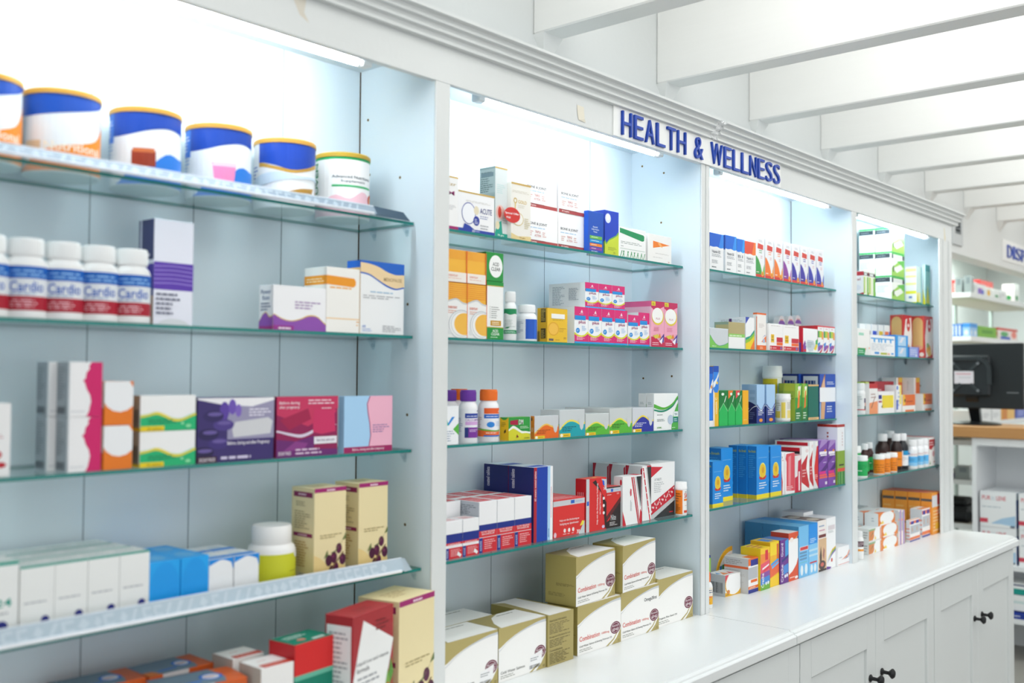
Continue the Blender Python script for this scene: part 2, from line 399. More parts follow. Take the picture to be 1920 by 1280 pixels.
TUBES = [(.56, 1.30), (1.672, 2.379), (2.752, 3.511), (3.80, 4.56)]
tube_m = mat('ecf8ff', .3, emit=60)
for i, (x0, x1) in enumerate(TUBES):
    o = empty('tube_light', ((x0+x1)/2, .04, 2.2325), 'lit white fluorescent tube under the header of the %s shelving bay' % ON[i], 'light', 'fluorescent tubes')
    L = (x1-x0)/2
    b = MB(); b.box(-L-.04, L+.04, -.027, -.006, -.006, .03, GLOSSW, .002); b.build('housing', o)
    b = MB(); b.lathe([(.007, -L), (.008, -L+.004), (.008, L-.004), (.007, L)], tube_m, 16, (0, .01, -.01), 'x'); b.build('tube', o, smooth=True)
    for s in (-1, 1):
        b = MB(); b.box(min(s*(L+.004), s*(L+.03)), max(s*(L+.004), s*(L+.03)), -.006, .018, -.019, .012, GLOSSW, .003)
        b.lathe([(.0085, s*(L+.001)), (.0085, s*(L+.012))], mat('d6d9d8', .3, .5), 14, (0, .01, -.01), 'x'); b.build('end_cap', o)
# price rails on two shelves of the first bay
def rail(z, y0, h, x0, x1, xe, lab, darkend):
    o = empty('price_rail', ((x0+x1)/2, y0, z), lab, 'price rail', 'price rails'); X0 = x0-(x0+x1)/2; X1 = x1-(x0+x1)/2; XE = xe-(x0+x1)/2
    hold = mat('8d9ba8' if darkend else 'aebfcb', .25); b = MB()
    b.mesh([(X0, 0, .002), (X1, 0, .002), (X1, .012, h), (X0, .012, h), (X0, .0016, .002), (X1, .0016, .002), (X1, .0136, h), (X0, .0136, h)],
           [(0, 1, 2, 3), (5, 4, 7, 6), (3, 2, 6, 7), (1, 5, 6, 2), (0, 3, 7, 4), (0, 4, 5, 1)], hold)
    rr = random.Random(int(z*100)); k = X0+.01; pat = mat('a5b2bd' if darkend else 'bccad4', .3)
    f = lambda x, q: (x, .012*q-.0005, .002+(h-.002)*q)
    while k < X1-.05:
        s = rr.choice('cvl'); wd = rr.uniform(.012, .02)
        if s == 'c':
            for a, c, d, e2 in ((0, .3, .15, .85), (.3, 1, .65, .85), (.3, 1, .15, .32)): b.face([f(k+wd*a, d), f(k+wd*c, d), f(k+wd*c, e2), f(k+wd*a, e2)], pat)
        elif s == 'v': b.face([f(k, .15), f(k+wd*.35, .15), f(k+wd, .85), f(k+wd*.6, .85)], pat)
        else: b.face([f(k, .4), f(k+wd*.5, .15), f(k+wd, .5), f(k+wd*.5, .85)], pat)
        k += wd+rr.uniform(.002, .009)
    b.build('label_holder', o)
    b = MB(); b.box(X0, X1-.01, -.004, .003, .0003, .0055, mat('dfe3ea' if darkend else 'f2f5fa', .3), .001); b.box(X0, X1, .0115, .0145, h-.001, h+.0015, mat('dde6ef', .25), .0005); b.build('lip', o)
    b = MB(); e = mat('34495a' if darkend else 'a9b8c2', .3)
    b.mesh([(X1, 0, .0), (XE, .004, .0), (XE-.012, .0125, h*.9), (X1, .0125, h+.001), (X1, .003, 0), (XE, .007, 0), (XE-.012, .0155, h*.9), (X1, .0155, h+.001)],
           [(0, 1, 2, 3), (5, 4, 7, 6), (3, 2, 6, 7), (1, 5, 6, 2), (0, 3, 7, 4), (0, 4, 5, 1)], e); b.build('end_piece', o)
rail(1.9205, .050, .020, .45, 1.36, 1.455, 'clear slanted price rail along the top shelf edge beneath the tins', True)
rail(1.1972, .016, .026, .45, 1.415, 1.438, 'white-lipped price rail along the lowest glass shelf of the first bay', False)
# ------------------------------------------------------------------ sign on the header
def sign(name, x0, x1, z0, z1, y, s, tx0, tx1, tz0, tz1, lab):
    o = empty(name, (x0, y, z0), lab, 'sign'); b = MB(); b.box(0, x1-x0, -.005, 0, 0, z1-z0, mat('f3f4f2', .35), .0008); b.build('board', o)
    blue = mat('1142ac', .3)
    STROKE = {'H': 1, '&': 1.05, ' ': .55, 'W': 1.45, 'I': .45}
    tot = sum(STROKE.get(c, .95)+.26 for c in s)-.26; X = tx0-x0; k = (tx1-tx0)/tot
    for c in s:
        wd = STROKE.get(c, .95)*k
        if c != ' ':
            cu = bpy.data.curves.new('letter', 'FONT'); cu.body = c; cu.extrude = .1; cu.offset = -.012; cu.bevel_depth = .008; cu.resolution_u = 4
            to = bpy.data.objects.new('letter', cu); me = bpy.data.meshes.new_from_object(to); bpy.data.objects.remove(to); bpy.data.curves.remove(cu)
            xs = [q.co.x for q in me.vertices]; ys = [q.co.y for q in me.vertices]; zs = [q.co.z for q in me.vertices]
            for q in me.vertices:
                a = (q.co.x-min(xs))/(max(xs)-min(xs)); c2 = (q.co.y-min(ys))/(max(ys)-min(ys)); d = (q.co.z-min(zs))/(max(zs)-min(zs))
                q.co = (X+a*wd, -.005-.007*d, tz0-z0+c2*(tz1-tz0))
            me.materials.clear(); me.materials.append(blue); link('letter', me, o)
        X += wd+.26*k
    return o
sign('header_sign', 2.106, 3.046, 2.214, 2.292, -.003, 'HEALTH & WELLNESS', 2.136, 3.030, 2.221, 2.2835, 'white header sign with raised blue HEALTH & WELLNESS letters')
sign('wall_sign', 6.53, 7.9, 2.31, 2.44, .26, 'DISPENSARY', 6.62, 7.75, 2.335, 2.412, 'white sign with blue letters on the wall above the dispensary shelves')
# ------------------------------------------------------------------ counters and base cabinets
def top(x0, x1, cl, cr, lab):
    o_ = MB(); P = [(.258, ZC), (-.264, ZC), (-.2655, ZC-.0045), (-.274, ZC-.0045), (-.2765, ZC-.006), (-.2775, ZC-.0105), (-.283, ZC-.0115), (-.285, ZC-.014), (-.285, ZC-.034), (-.281, ZC-.038), (.258, ZC-.038)]
    if cr:
        xe = x1-.03; o_.prism_x(P, x0, xe, GLOSSW)
        Q = [(y*(.55 if i in (4, 5, 6, 7) else 1) if False else y, z) for i, (y, z) in enumerate(P)]
        a = [(xe, y, z) for y, z in P]; c = [(x1+(0 if y > -.27 else -.0), y+(.03 if y < -.2 else 0), z) for y, z in P]
        n = len(P); o_.mesh(a+c, [(i, (i+1) % n, (i+1) % n+n, i+n) for i in range(n)]+[tuple(range(n, 2*n))], GLOSSW)
    else: o_.prism_x(P, x0, x1, GLOSSW)
    if not cr:
        sc = mat('b8b4ab', .6)
        for (a, c, yy) in ((2.545, 2.556, -.045),): o_.box(a, c, yy, yy+.0012, ZC, ZC+.0001, sc)
    tag(o_.build('countertop'), lab, 'countertop', 'white countertops')
top(.30, 2.5705, 0, 0, 'white countertop with stepped edge under the gold cartons, left of the seam')
top(2.5735, 4.763, 0, 1, 'white countertop with stepped edge right of the seam, ending at a clipped corner')
b = MB(); rr = random.Random(9)
for k in range(14):
    yy = -.012-.018*k; b.box(2.5695, 2.5738, yy-.018, yy-.002, ZC-.03, ZC-.0012+rr.uniform(-.001, .0006), mat('b3afa5', .7))
struct(b.build('trim_1'))
knobm = mat('17181b', .35)
def cabinet(x0, x1, lab):
    o = empty('base_cabinet', ((x0+x1)/2, -.12, 0), lab, 'cabinet', 'white base cabinets'); L = (x1-x0)/2; y = -.13
    b = MB(); b.box(-L, L, y+.0, .37, .09, ZC-.039, DOORW); b.box(-L+.02, L-.02, y+.05, .3, 0, .09, mat('b9bcbb')); b.build('carcass', o)
    H0, H1 = .11, ZC-.046
    for s in (-1, 1):
        a, c = (-L+.0015, -.0015) if s < 0 else (.0015, L-.0015); rw = .068
        b = MB(); f = y-.022
        b.box(a, a+rw, f, y, H0, H1, DOORW, .0012); b.box(c-rw, c, f, y, H0, H1, DOORW, .0012)
        b.box(a+rw, c-rw, f, y, H1-.105, H1, DOORW); b.box(a+rw, c-rw, f, y, H0, H0+.105, DOORW)
        b.box(a+rw, c-rw, f+.009, y, H0+.105, H1-.105, DOORW)
        b.prism_x([(f, H1-.105), (f+.009, H1-.113), (f+.009, H1-.105)], a+rw, c-rw, DOORW)
        d = b.build('door', o)
        kx = -.047 if s < 0 else .046
        b = MB(); b.lathe([(.011, f), (.012, f-.003), (.006, f-.008), (.0055, f-.022), (.011, f-.028), (.0155, f-.033), (.0155, f-.036), (.011, f-.041), (.004, f-.043)], knobm, 24, (kx, 0, .668), 'y')
        b.build('knob', d, smooth=True)
    return o
cabinet(1.60, 2.617, 'white base cabinet under the gold cartons at the near end')
cabinet(2.620, 3.691, 'white two-door base cabinet with black knobs, middle of the run')
cabinet(3.695, 4.690, 'white two-door base cabinet with black knobs at the far end')
# ------------------------------------------------------------------ package prints (face units 0..1; F front, L left, R right, T top)
W_ = 'f3f4f4'; GR = '8d9297'; DK = '3a3f4a'
DES = {}
def D(name, b, **k): DES[name] = dict(b=b, **k)
# tins and bottles of the first bay
D('tin_orange', 'eef2f5', cap='c9973f', F=[w('0f49a8', [.70, .66, .68, .74, .84, .98], 1), r('dfe6ea', .05, .0, .16, .62), w('f08a17', 0, [-.2, -.1, .1, .2, .26, .4, .8]), r('d9c3a0', .17, .08, .33, .27), t('fdf3e2', 'Nutritional', .36, .12, .5, .14)])
D('tin_choc', 'eef2f5', cap='c9973f', F=[w('0d3f9f', [.66, .6, .62, .70, .76, .74, .7], 1), r('2a6fce', 0, .5, .16, 1), g('e8eefc', .02, .6, .12, .3, 5), g('8fb0dc', .02, .1, .13, .45, 7), w('1f78d6', 0, [-.4, -.3, 0, .1, .34, .3, .34]), r('8f2f16', .36, .1, .56, .36), r('c76a3a', .37, .33, .55, .40)])
D('tin_pink', 'eef2f5', cap='c9973f', F=[w('0d3f9f', [.66, .6, .62, .70, .76, .74, .7], 1), r('2a6fce', 0, .5, .16, 1), g('e8eefc', .02, .6, .12, .3, 5), g('8fb0dc', .02, .1, .13, .45, 7), w('1f78d6', 0, [-.4, -.3, 0, .1, .34, .3, .34]), p('f58cbf', (.42, .08), (.6, .08), (.62, .38), (.40, .38)), p('fbd3e4', (.40, .33), (.615, .33), (.62, .4), (.39, .4))])
D('tin_gold', 'f2f4f6', cap='c9973f', F=[w('c4973f', [.52, .56, .5, .44, .5, .6, .66], [.62, .64, .56, .52, .6, .7, .76]), w('0c3fa6', [.6, .64, .58, .5, .56, .68, .74], 1), r('eef1f4', 0, .0, .15, 1), g('3566b4', .02, .2, .11, .4, 6), w('cfe0ee', [.1, .2, .3, .34, .36, .3], [.3, .42, .45, .4, .42, .4]), p('b98a35', (.4, .06), (.75, .1), (.78, .2), (.6, .16)), e('c23b2b', .4, .06, .05, .04), e('b08a3a', .9, .1, .06, .1)])
D('tin_green', 'f6f6f6', cap='b8962f', F=[w('0f9a52', .95, 1), v('1f8a55', 'JUVEN', .02, .2, .1, .7), t('5b646b', 'Advanced Nutritional', .3, .58, .5, .06), t('5b646b', 'Supplement', .4, .49, .3, .06), r('3fae6e', .3, .41, .82, .45), w('f3c7d3', 0, [.05, .1, .25, .18, .34, .2, .1]), e('b8432a', .86, .2, .1, .13), e('e29a60', .86, .2, .06, .08), p('2ea35c', (.86, .0), (.95, .06), (1, .02), (1, 0))])
D('cardio', 'f4f4f4', cap='f2f3f3', wrap='e9edf2', F=[r('0f62c0', 0, .72, 1, 1), g('8fc0f0', .1, .76, .8, .18, 2), t('1b5fc0', 'Cardio', .3, .42, .5, .24), g('8aa4c8', .3, .34, .55, .07, 1), r('b0122e', 0, 0, 1, .32), g('f0c3cb', .22, .06, .7, .2, 3), r('e4e8ee', 0, 0, .14, 1), g('5a78ac', .02, .1, .1, .8, 9)])
D('purple_band', 'e9e9f4', F=[r('5a36a8', 0, .34, 1, .60), *[w('8f77cc', [a, a+.01, a], [a+.014, a+.022, a+.014]) for a in (.39, .43, .47, .51, .55)], g('5d5f78', .06, .1, .62, .22, 5), e('d7dade', .5, .0, .4, .07)], L=[r('3a3d6a', .0, .62, .98, 1), r('dedff0', .1, .62, .2, 1), r('46329a', 0, .36, 1, .58), r('2c3f8a', 0, .28, 1, .36), r('b09078', .3, 0, 1, .28), g('e4e0f0', .05, .64, .8, .05, 1)])
D('purple_wave', 'f5f5f7', F=[w('d9b35a', 0, [.36, .26, .22, .27, .36, .34, .18]), w('8f4fae', 0, [.34, .235, .2, .245, .33, .315, .15]), r('9a2d8c', 0, 0, .38, .1), g('f3e6f3', .1, .0, .26, .09, 1), g('a88ab8', .4, .48, .5, .2, 3)], L=[w('d9b35a', 0, [.2, .34, .4, .3, .32]), w('8f4fae', 0, [.18, .32, .38, .27, .3]), r('a0227c', 0, 0, 1, .08), t('7c8aa8', 'Power', .15, .80, .7, .1), t('7c8aa8', 'fuse', .25, .67, .5, .1), g('4d5a80', .15, .42, .7, .2, 3)])
D('orange_bar', 'f5f3ee', F=[p('f09a22', (0, .73), (.8, .71), (.87, .74), (.88, .80), (.83, .85), (0, .87)), g('f0b060', .1, .66, .75, .06, 1), r('f1c682', 0, .205, 1, .22), g('e8b060', .9, .1, .08, .1, 2)], L=[r('ef9a20', 0, .73, 1, .87), g('fbe3b8', .1, .76, .8, .08, 2)])
D('blue_wave', 'f1f2f2', F=[w('1f63c4', [.82, .80, .73, .66, .63, .66], 1), w('f0d3a4', [.84, .82, .75, .685, .65, .68], [.97, .96, .93, .87, .84, .85]), t('b0946a', 'MENOPAUSE', .52, .74, .42, .05), g('a9c7dd', .22, .56, .6, .04, 1), g('b4b6b8', .06, .48, .86, .06, 2), t('6d8fd0', '60', .05, .085, .07, .035), g('9fb4dc', .05, .03, .3, .05, 2), g('a9abad', .5, .03, .44, .1, 4)], L=[r('1f63c4', 0, .9, 1, 1), r('e9c27c', 0, 0, 1, .9)])
D('red_splash', 'f4f3f3', F=[t('555a66', 'ef', .2, .6, .3, .09), g('c98a94', .3, .52, .5, .06, 2), e('c01c2e', .25, .3, .5, .09), e('c01c2e', .7, .16, .18, .04), e('c01c2e', .5, .1, .12, .03)])
D('pink_torn', 'f6f5f6', F=[p('d6186a', (.52, 0), (.6, .1), (.66, .28), (.62, .4), (.52, .5), (.46, .62), (.4, .66), (.48, .7), (.5, .8), (.6, .88), (.58, .93), (.66, 1), (1, 1), (1, 0)), g('c9ccd2', .05, .08, .5, .04, 1)], L=[r('aab0b6', .0, 0, .86, 1), g('7f868e', .08, .3, .6, .62, 12), bar('5a6068', .1, .05, .6, .13)])
D('orange_circle', 'ee7d1a', F=[p('f5f6f8', (0, .52), (.1, .42), (.3, .33), (.55, .3), (.8, .34), (1, .44), (1, .96), (.9, 1), (0, 1)), p('ee7d1a', (.86, 1), (1, .86), (1, 1))], L=[r('e8dcd0', 0, .4, 1, 1)])
D('green_wave', 'f7f7f6', F=[w('1fb877', 0, [.42, .45, .5, .42, .32, .3, .38, .46]), w('6fd6c4', [.42, .45, .5, .42, .32, .3, .38, .46], [.46, .49, .54, .46, .36, .34, .42, .5]), w('e9d94a', [.38, .42, .46, .38, .27, .26, .34, .42], [.45, .48, .54, .46, .35, .33, .4, .49]), r('f2d417', 0, 0, .42, .14), t('8a7a12', '30 tablets', .12, .03, .26, .07), g('0f8456', .14, .2, .5, .14, 2), e('8fe0a8', .86, .12, .05, .05), e('8fe0a8', .75, .2, .03, .04)], L=[r('a9b8b0', 0, 0, .9, 1), bar('4f5a58', .1, .1, .7, .5), r('d9c62a', 0, 0, 1, .1)])
D('violet_floral', '3a2c6c', F=[r('9a96b4', .38, .35, 1, 1), p('f2f1f4', (0, .98), (.3, .9), (.7, .86), (1, .96), (1, 1), (0, 1)), e('5a3fa0', .34, .8, .06, .14), e('6d52b4', .44, .86, .05, .12), e('7d63bd', .52, .8, .04, .1), *[e(c, .08+.16*(i % 2)+.03*i, .16+.14*i, .13, .09) for i, c in enumerate(('241a48', '3f2f78', '2a2054', '4b3a86', '30255e'))], *[e('6a5aa0', .1+.15*(i % 2)+.03*i, .19+.14*i, .09, .03) for i in range(5)], p('d3d4d8', (.46, .38), (.95, .42), (.98, .62), (.92, .68), (.48, .62), (.44, .5)), g('ede9f4', .66, .70, .3, .14, 3), t('f2eef8', 'Before, during and after Pregnancy', .38, .25, .56, .07), r('3a1830', 0, 0, .25, .1), t('f4ecf4', '30 DAY PACK', .03, .02, .2, .06), g('d8d0ea', .3, .02, .62, .1, 1)], L=[r('2a2258', 0, 0, 1, 1)])
D('maroon_fabric', '8f1652', F=[p('c8325e', (0, 1), (0, .7), (.5, .5), (1, .8), (1, 1)), p('a3194a', (.05, .62), (.5, .8), (.55, .62), (.2, .45)), w('ded4e6', [.42, .36, .32, .4, .54, .5], [.45, .4, .37, .45, .6, .5]), p('6b2470', (0, 0), (0, .3), (.3, .26), (.6, .34), (.6, .12), (1, .1), (1, 0)), p('8a3a86', (.1, .1), (.3, .26), (.5, .22), (.44, .12)), p('cd2e63', (.58, .4), (.72, .36), (.96, .4), (.94, .7), (.98, .76), (.6, .78), (.58, .62)), t('f6e2ea', 'Before during', .04, .86, .32, .06), t('f6e2ea', 'after pregnancy', .04, .79, .32, .06), g('f0cfdc', .5, .86, .44, .1, 2), g('f0cfdc', .72, .78, .24, .04, 1), r('eceaf0', .6, .2, .98, .32), t('6d5a7c', 'New look, same care', .64, .23, .3, .06), t('f6ecf4', '30 DAY PACK', .03, .04, .2, .06), g('e6cfe4', .3, .03, .62, .12, 2)])
D('blue_pink', 'a9d3f4', F=[p('f4b6cc', (.52, 1), (.46, .86), (.48, .7), (.52, .5), (.54, .3), (.5, .1), (.52, .08), (1, .08), (1, 1)), w('a3195e', 0, .105), w('c43a7a', [1, 1], [1, 1]), t('f7dfe9', 'Before, during and after pregnancy', .17, .025, .66, .055), g('9a78a8', .58, .34, .36, .16, 4), p('b03a6c', (.515, 1), (.455, .86), (.475, .7), (.515, .5), (.535, .3), (.5, .1), (.515, .1), (.55, .3), (.53, .5), (.49, .7), (.47, .86), (.53, 1))])
D('green_edge', 'f3f4f2', F=[r('17a08c', 0, .975, 1, 1), g('a9adb4', .12, .46, .76, .045, 1), e('2b2f86', .74, .2, .13, .075), g('c9ccd0', .1, .02, .3, .03, 1)], T=[r('17a08c', 0, 0, 1, .08), g('b7cfc8', .1, .4, .8, .3, 2)])
D('twenty_four', 'f3f4f2', F=[r('17a08c', 0, .95, 1, .99), t('17a08c', '24', .3, .44, .5, .1), g('a9adb4', .1, .34, .7, .045, 1), e('2b2f86', .5, .2, .2, .07)], T=[r('17a08c', 0, 0, 1, .1)])
D('sky_plain', '22aaf6', F=[e('1c9ff0', .5, .5, .46, .48)], T=[e('5db9f5', .5, .5, .3, .3)])
D('sky_white', 'f4f6f8', F=[w('1e8fe6', [.86, .92, .97, .93, .86], 1), w('1e8fe6', 0, [.12, .02, .0, .1, .24]), p('1e8fe6', (.9, .1), (1, .3), (1, 0), (.8, 0)), p('1e8fe6', (.9, .9), (1, .7), (1, 1), (.8, 1))], T=[r('1e8fe6', 0, .1, 1, .4), e('dfeaf3', .5, .6, .3, .2)])
D('lime_jar', 'f4f4f3', cap='f4f4f2', wrap='c9cc2c', F=[r('d3d52f', .3, 0, 1, 1), g('97992a', .02, .1, .24, .8, 7), g('8a8c25', .72, .42, .22, .05, 1), r('f2f4f0', .6, 0, .8, .1), p('f2f4f6', (.8, 1), (.84, .86), (.96, .8), (1, 1))])
CH = [e('5a1440', .78, .34, .09, .055), e('7a2a58', .75, .355, .03, .016), e('541038', .62, .25, .1, .06), e('4a0f34', .46, .225, .1, .06), e('4d1038', .9, .22, .1, .06), e('5c1744', .68, .14, .09, .06), e('4a0f34', .55, .11, .08, .06), e('5c1744', .38, .06, .1, .05), e('7a2a58', .58, .265, .03, .016), e('7a2a58', .87, .235, .03, .016), p('55663a', (.5, .3), (.66, .32), (.9, .42), (.86, .4), (.66, .305)), p('66773f', (.88, .42), (1, .5), (1, .44)), p('66773f', (.3, .25), (.42, .34), (.44, .28)), p('7b5a34', (.2, 0), (.3, .03), (.9, .3), (.94, .3), (.34, .02))]
D('berry_cream', 'efdfae', F=[w('ecd08e', 0, [.3, .26, .2, .22, .18, .15]), w('a31f6e', .955, 1), g('f2d6e4', .38, .955, .3, .04, 1), g('b0a070', .18, .46, .7, .05, 2), *CH], L=[r('8a1c54', .1, .9, .92, .955), r('8a1c54', .1, .48, .92, .52), g('e8c8d6', .3, .91, .4, .04, 1), g('e8c8d6', .3, .485, .4, .03, 1), g('b3a477', .2, .80, .6, .06, 3), g('b3a477', .15, .56, .7, .2, 8), g('c29d58', .15, .16, .7, .28, 10), r('e2ddd0', .35, .02, .9, .1), bar('6d685c', .4, .03, .45, .06)], T=[g('c4a970', .2, .3, .6, .4, 4)])
D('grey_orange', 'd8622a', F=[r('e2c04a', 0, .62, 1, .8), r('dfe0e0', .2, .8, .6, 1), w('c92a1c', 0, .6)], L=[r('b02a1c', 0, 0, 1, .7)], T=[r('6f8494', .0, .0, .74, 1), p('6f8494', (.74, 0), (.8, .3), (.78, .6), (.74, 1)), *[r('829aaa', .08, .15+.1*i, .62, .17+.1*i) for i in range(8)], p('1f6fd0', (.2, .2), (.5, .24), (.52, .32), (.22, .28)), e('1f6fd0', .66, .48, .14, .22), e('f0eef2', .66, .48, .10, .16), g('c44a4a', .58, .4, .16, .14, 3), p('e0781f', (0, 0), (.2, 0), (.14, .3), (0, .34))])
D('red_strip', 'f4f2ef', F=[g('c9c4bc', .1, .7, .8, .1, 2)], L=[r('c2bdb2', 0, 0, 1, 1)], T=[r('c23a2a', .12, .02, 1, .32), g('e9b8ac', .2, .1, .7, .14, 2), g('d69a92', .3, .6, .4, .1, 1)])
D('red_lid', '0a7f66', F=[r('d92828', 0, .74, 1, 1), r('66b99e', 0, .70, 1, .74)], L=[r('c51f26', 0, .74, 1, 1), r('4a9f86', 0, .70, 1, .74), r('0b6b55', 0, 0, 1, .7)], T=[g('d6e6de', .15, .5, .55, .3, 3), r('dff0e8', .55, .1, .85, .22), e('d98a7a', .35, .3, .1, .1)])
D('red_iron', 'a82a30', F=[p('f3f3f1', (.02, .53), (.25, .95), (1, .74), (.6, 0), (.22, 0)), t('33353a', 'Liquid iron and vitamin', .1, .62, .78, .035), t('33353a', 'formula', .1, .575, .3, .035), g('9a9ca0', .12, .2, .54, .35, 9), g('7a2226', .55, .84, .4, .09, 3), p('d8352c', (0, 0), (.0, .5), (.1, .25), (.22, 0)), *[p(c, (x, y), (x+.06, y+.12), (x+.12, y), (x+.05, y-.08)) for x, y, c in ((.74, .22, '6fa03a'), (.84, .3, '4f8a34'), (.8, .40, '79ab44'), (.88, .48, '5a9638'), (.7, .3, '88b04a'), (.9, .2, 'd8b13a'), (.76, .1, '6fa03a'), (.86, .1, '88b04a'))], e('d8502c', .86, .4, .03, .02), e('d8502c', .9, .32, .03, .02), e('e0b83a', .85, .25, .06, .05)], L=[r('eeeeed', .06, 0, .94, .93), g('a3a6aa', .14, .05, .7, .84, 24)], T=[g('8a2026', .3, .3, .4, .3, 2)])
# second bay
D('white_m', 'f4f3f2', F=[r('d9b25e', .0, .97, 1, 1), t('b8a06a', 'sEzr', .3, .82, .6, .06), t('9a2f6e', 'M', .52, .64, .3, .08), g('b9babc', .5, .36, .4, .1, 4), r('a3196e', 0, 0, 1, .06), e('c9546c', .2, .4, .14, .05)])
D('acute', 'f4f4f5', F=[w('c9a65a', .955, 1), g('d0cec8', .2, .74, .7, .05, 2), e('2c3f9c', .28, .46, .19, .27), e('f2f3f7', .28, .46, .175, .25), e('e6dcc0', .49, .56, .07, .11), t('4a4f86', 'ACUTE', .59, .5, .33, .14), g('9aa0c2', .59, .36, .34, .1, 2), e('27399a', .49, .3, .085, .12), g('dfe3f6', .44, .22, .1, .14, 4), g('b4b6ba', .6, .1, .34, .14, 2), w('2440a4', 0, .075), p('2440a4', (.12, .06), (.16, .2), (.3, .16), (.44, .07)), t('eef0fa', '30', .37, .01, .07, .06), g('c9d0ee', .45, .02, .16, .04, 1)])
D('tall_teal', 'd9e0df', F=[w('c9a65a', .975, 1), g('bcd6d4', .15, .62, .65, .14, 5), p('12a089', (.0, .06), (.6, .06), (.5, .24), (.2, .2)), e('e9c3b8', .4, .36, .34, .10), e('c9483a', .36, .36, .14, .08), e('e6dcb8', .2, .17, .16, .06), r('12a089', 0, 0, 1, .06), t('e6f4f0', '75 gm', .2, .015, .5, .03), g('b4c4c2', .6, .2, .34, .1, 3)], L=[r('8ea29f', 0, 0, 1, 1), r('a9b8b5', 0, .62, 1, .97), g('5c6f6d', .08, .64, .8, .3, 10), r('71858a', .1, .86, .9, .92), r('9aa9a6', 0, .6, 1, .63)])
D('gold_offer', 'efece4', F=[w('c9a65a', .965, 1), g('d9d4c4', .06, .82, .86, .05, 2), e('cfb062', .2, .68, .09, .05), e('efece4', .2, .68, .05, .03), p('d9bd74', (.17, .65), (.23, .65), (.22, .46), (.18, .46)), t('d9bd74', 'GOLD', .34, .64, .44, .06), g('d9d4c4', .34, .56, .5, .06, 2), e('d8c48c', .34, .36, .28, .12), e('f4f1ea', .34, .36, .25, .105), w('e4cf94', 0, [.1, .06, .07, .08]), g('cdbf90', .66, .2, .3, .2, 6), t('a8894a', '75 gm', .4, .02, .3, .03)])
D('bone_joint', 'f4f4f4', F=[t('45454f', 'BONE & JOINT', .08, .50, .58, .09), g('9fc7e6', .08, .42, .6, .05, 1), t('c4746c', 'TRIPLE', .29, .3, .17, .065), t('c4746c', 'ACTION', .28, .2, .19, .065), g('d9a49c', .1, .2, .14, .16, 3), g('d9a49c', .52, .2, .12, .16, 3), r('a84444', 0, 0, 1, .10), t('f0dcda', '60 Caplets', .1, .02, .24, .06), r('7d2f33', .0, .085, .6, .105)])
D('azure_small', '1350b8', F=[t('d9e6f8', 'Essential', .3, .6, .3, .04), t('d9e6f8', 'Cellular Nutrition', .2, .54, .5, .04), t('d9e6f8', 'Protein', .34, .48, .24, .04), r('6dbb45', .1, .32, .9, .40), r('1ba0d8', .1, .235, .9, .305), r('e8862a', .1, .14, .9, .21), r('8a3f9c', .1, .05, .9, .115), *[g('f2f4f6', .2, q, .5, .03, 1) for q in (.35, .262, .165, .075)], g('cfdcf2', .2, .0, .6, .035, 1)])
D('blue_lime', '1440bc', F=[p('c9d83a', (0, 0), (0, .28), (.1, .22), (.3, .32), (.6, .38), (.9, .46), (1, .52), (1, 0)), p('6fb04a', (0, .34), (.1, .26), (.34, .36), (.8, .46), (1, .56), (1, .5), (.6, .38), (.3, .32), (.1, .22), (0, .28)), e('d9e4fa', .22, .82, .2, .11), e('ffffff', .22, .84, .12, .07), g('8a9a2c', .24, .1, .6, .08, 3), t('77861f', 'CS', .6, .03, .14, .04)], L=[r('0f2f8c', 0, 0, 1, 1), p('7fa832', (0, 0), (1, .3), (1, 0))])
D('leaf_white', 'f4f5f4', F=[p('169058', (.02, .80), (.86, .62), (.93, .65), (.94, .80), (.9, .84), (.02, .96)), g('a3aaa6', .06, .44, .8, .1, 2), g('7f8a86', .06, .34, .14, .05, 1), r('6f9f86', .03, .275, .97, .285), *[p('2f8f52', (x, .02), (x+.015, .0), (x+.07, .2), (x+.05, .22)) for x in (.04, .12, .28, .4, .52, .64, .78, .9)], *[p('4da368', (x, .02), (x+.02, .0), (x-.03, .22), (x-.045, .2)) for x in (.18, .34, .48, .58, .72, .86)]])
D('orange_tri', 'f2f1ee', F=[p('ee7f22', (.2, .76), (.92, .68), (.2, .5)), p('f6b06a', (.4, .7), (.5, .73), (.62, .56), (.5, .58)), g('bdbcb8', .3, .3, .6, .04, 2), g('b6b4b0', .2, .16, .6, .03, 1), t('c96a52', '30', .84, .03, .07, .05)])
OR = [r('f4b63c', 0, 0, 1, 1)]
ST = [w('e2571c', [1-.038*i-.006-.002*(i < 3), 1-.038*i-.015, 1-.038*i-.012], [1-.038*i, 1-.038*i-.010, 1-.038*i-.007]) for i in range(8)]
D('stripe_top', 'f4b63c', F=ST+[r('f1e9e0', 0, 0, 1, .3), t('d9674a', 'EVERYDAY', .12, .16, .44, .06), g('e0a08c', .12, .09, .7, .04, 1), r('e2571c', .96, 0, 1, 1)])
D('stripe_tall', 'f4b63c', F=ST+[w('eeeeec', 0, [.62, .66, .68, .62, .6]), w('c9ccce', [.62, .66, .68, .62, .6], [.645, .69, .71, .65, .63]), t('dd6b4c', 'EVERYDAY', .1, .52, .42, .045), g('e0a08c', .1, .43, .56, .07, 2), e('c2c6ca', .72, .24, .6, .27), e('eeeeec', .72, .24, .56, .25), e('ccd0d2', .74, .25, .52, .23), e('eeeeec', .75, .25, .49, .215), e('f0b84a', .86, .25, .48, .2), e('d9dcdc', .17, .1, .1, .045), r('e2571c', .975, 0, 1, 1)])
D('acid_cube', '21913e', F=[e('f6f7f5', .56, .52, .38, .39), t('4a4d4c', 'ACID', .38, .53, .36, .13), t('4a4d4c', 'CLEAR', .3, .36, .52, .13)], L=[r('11692c', 0, 0, 1, 1)])
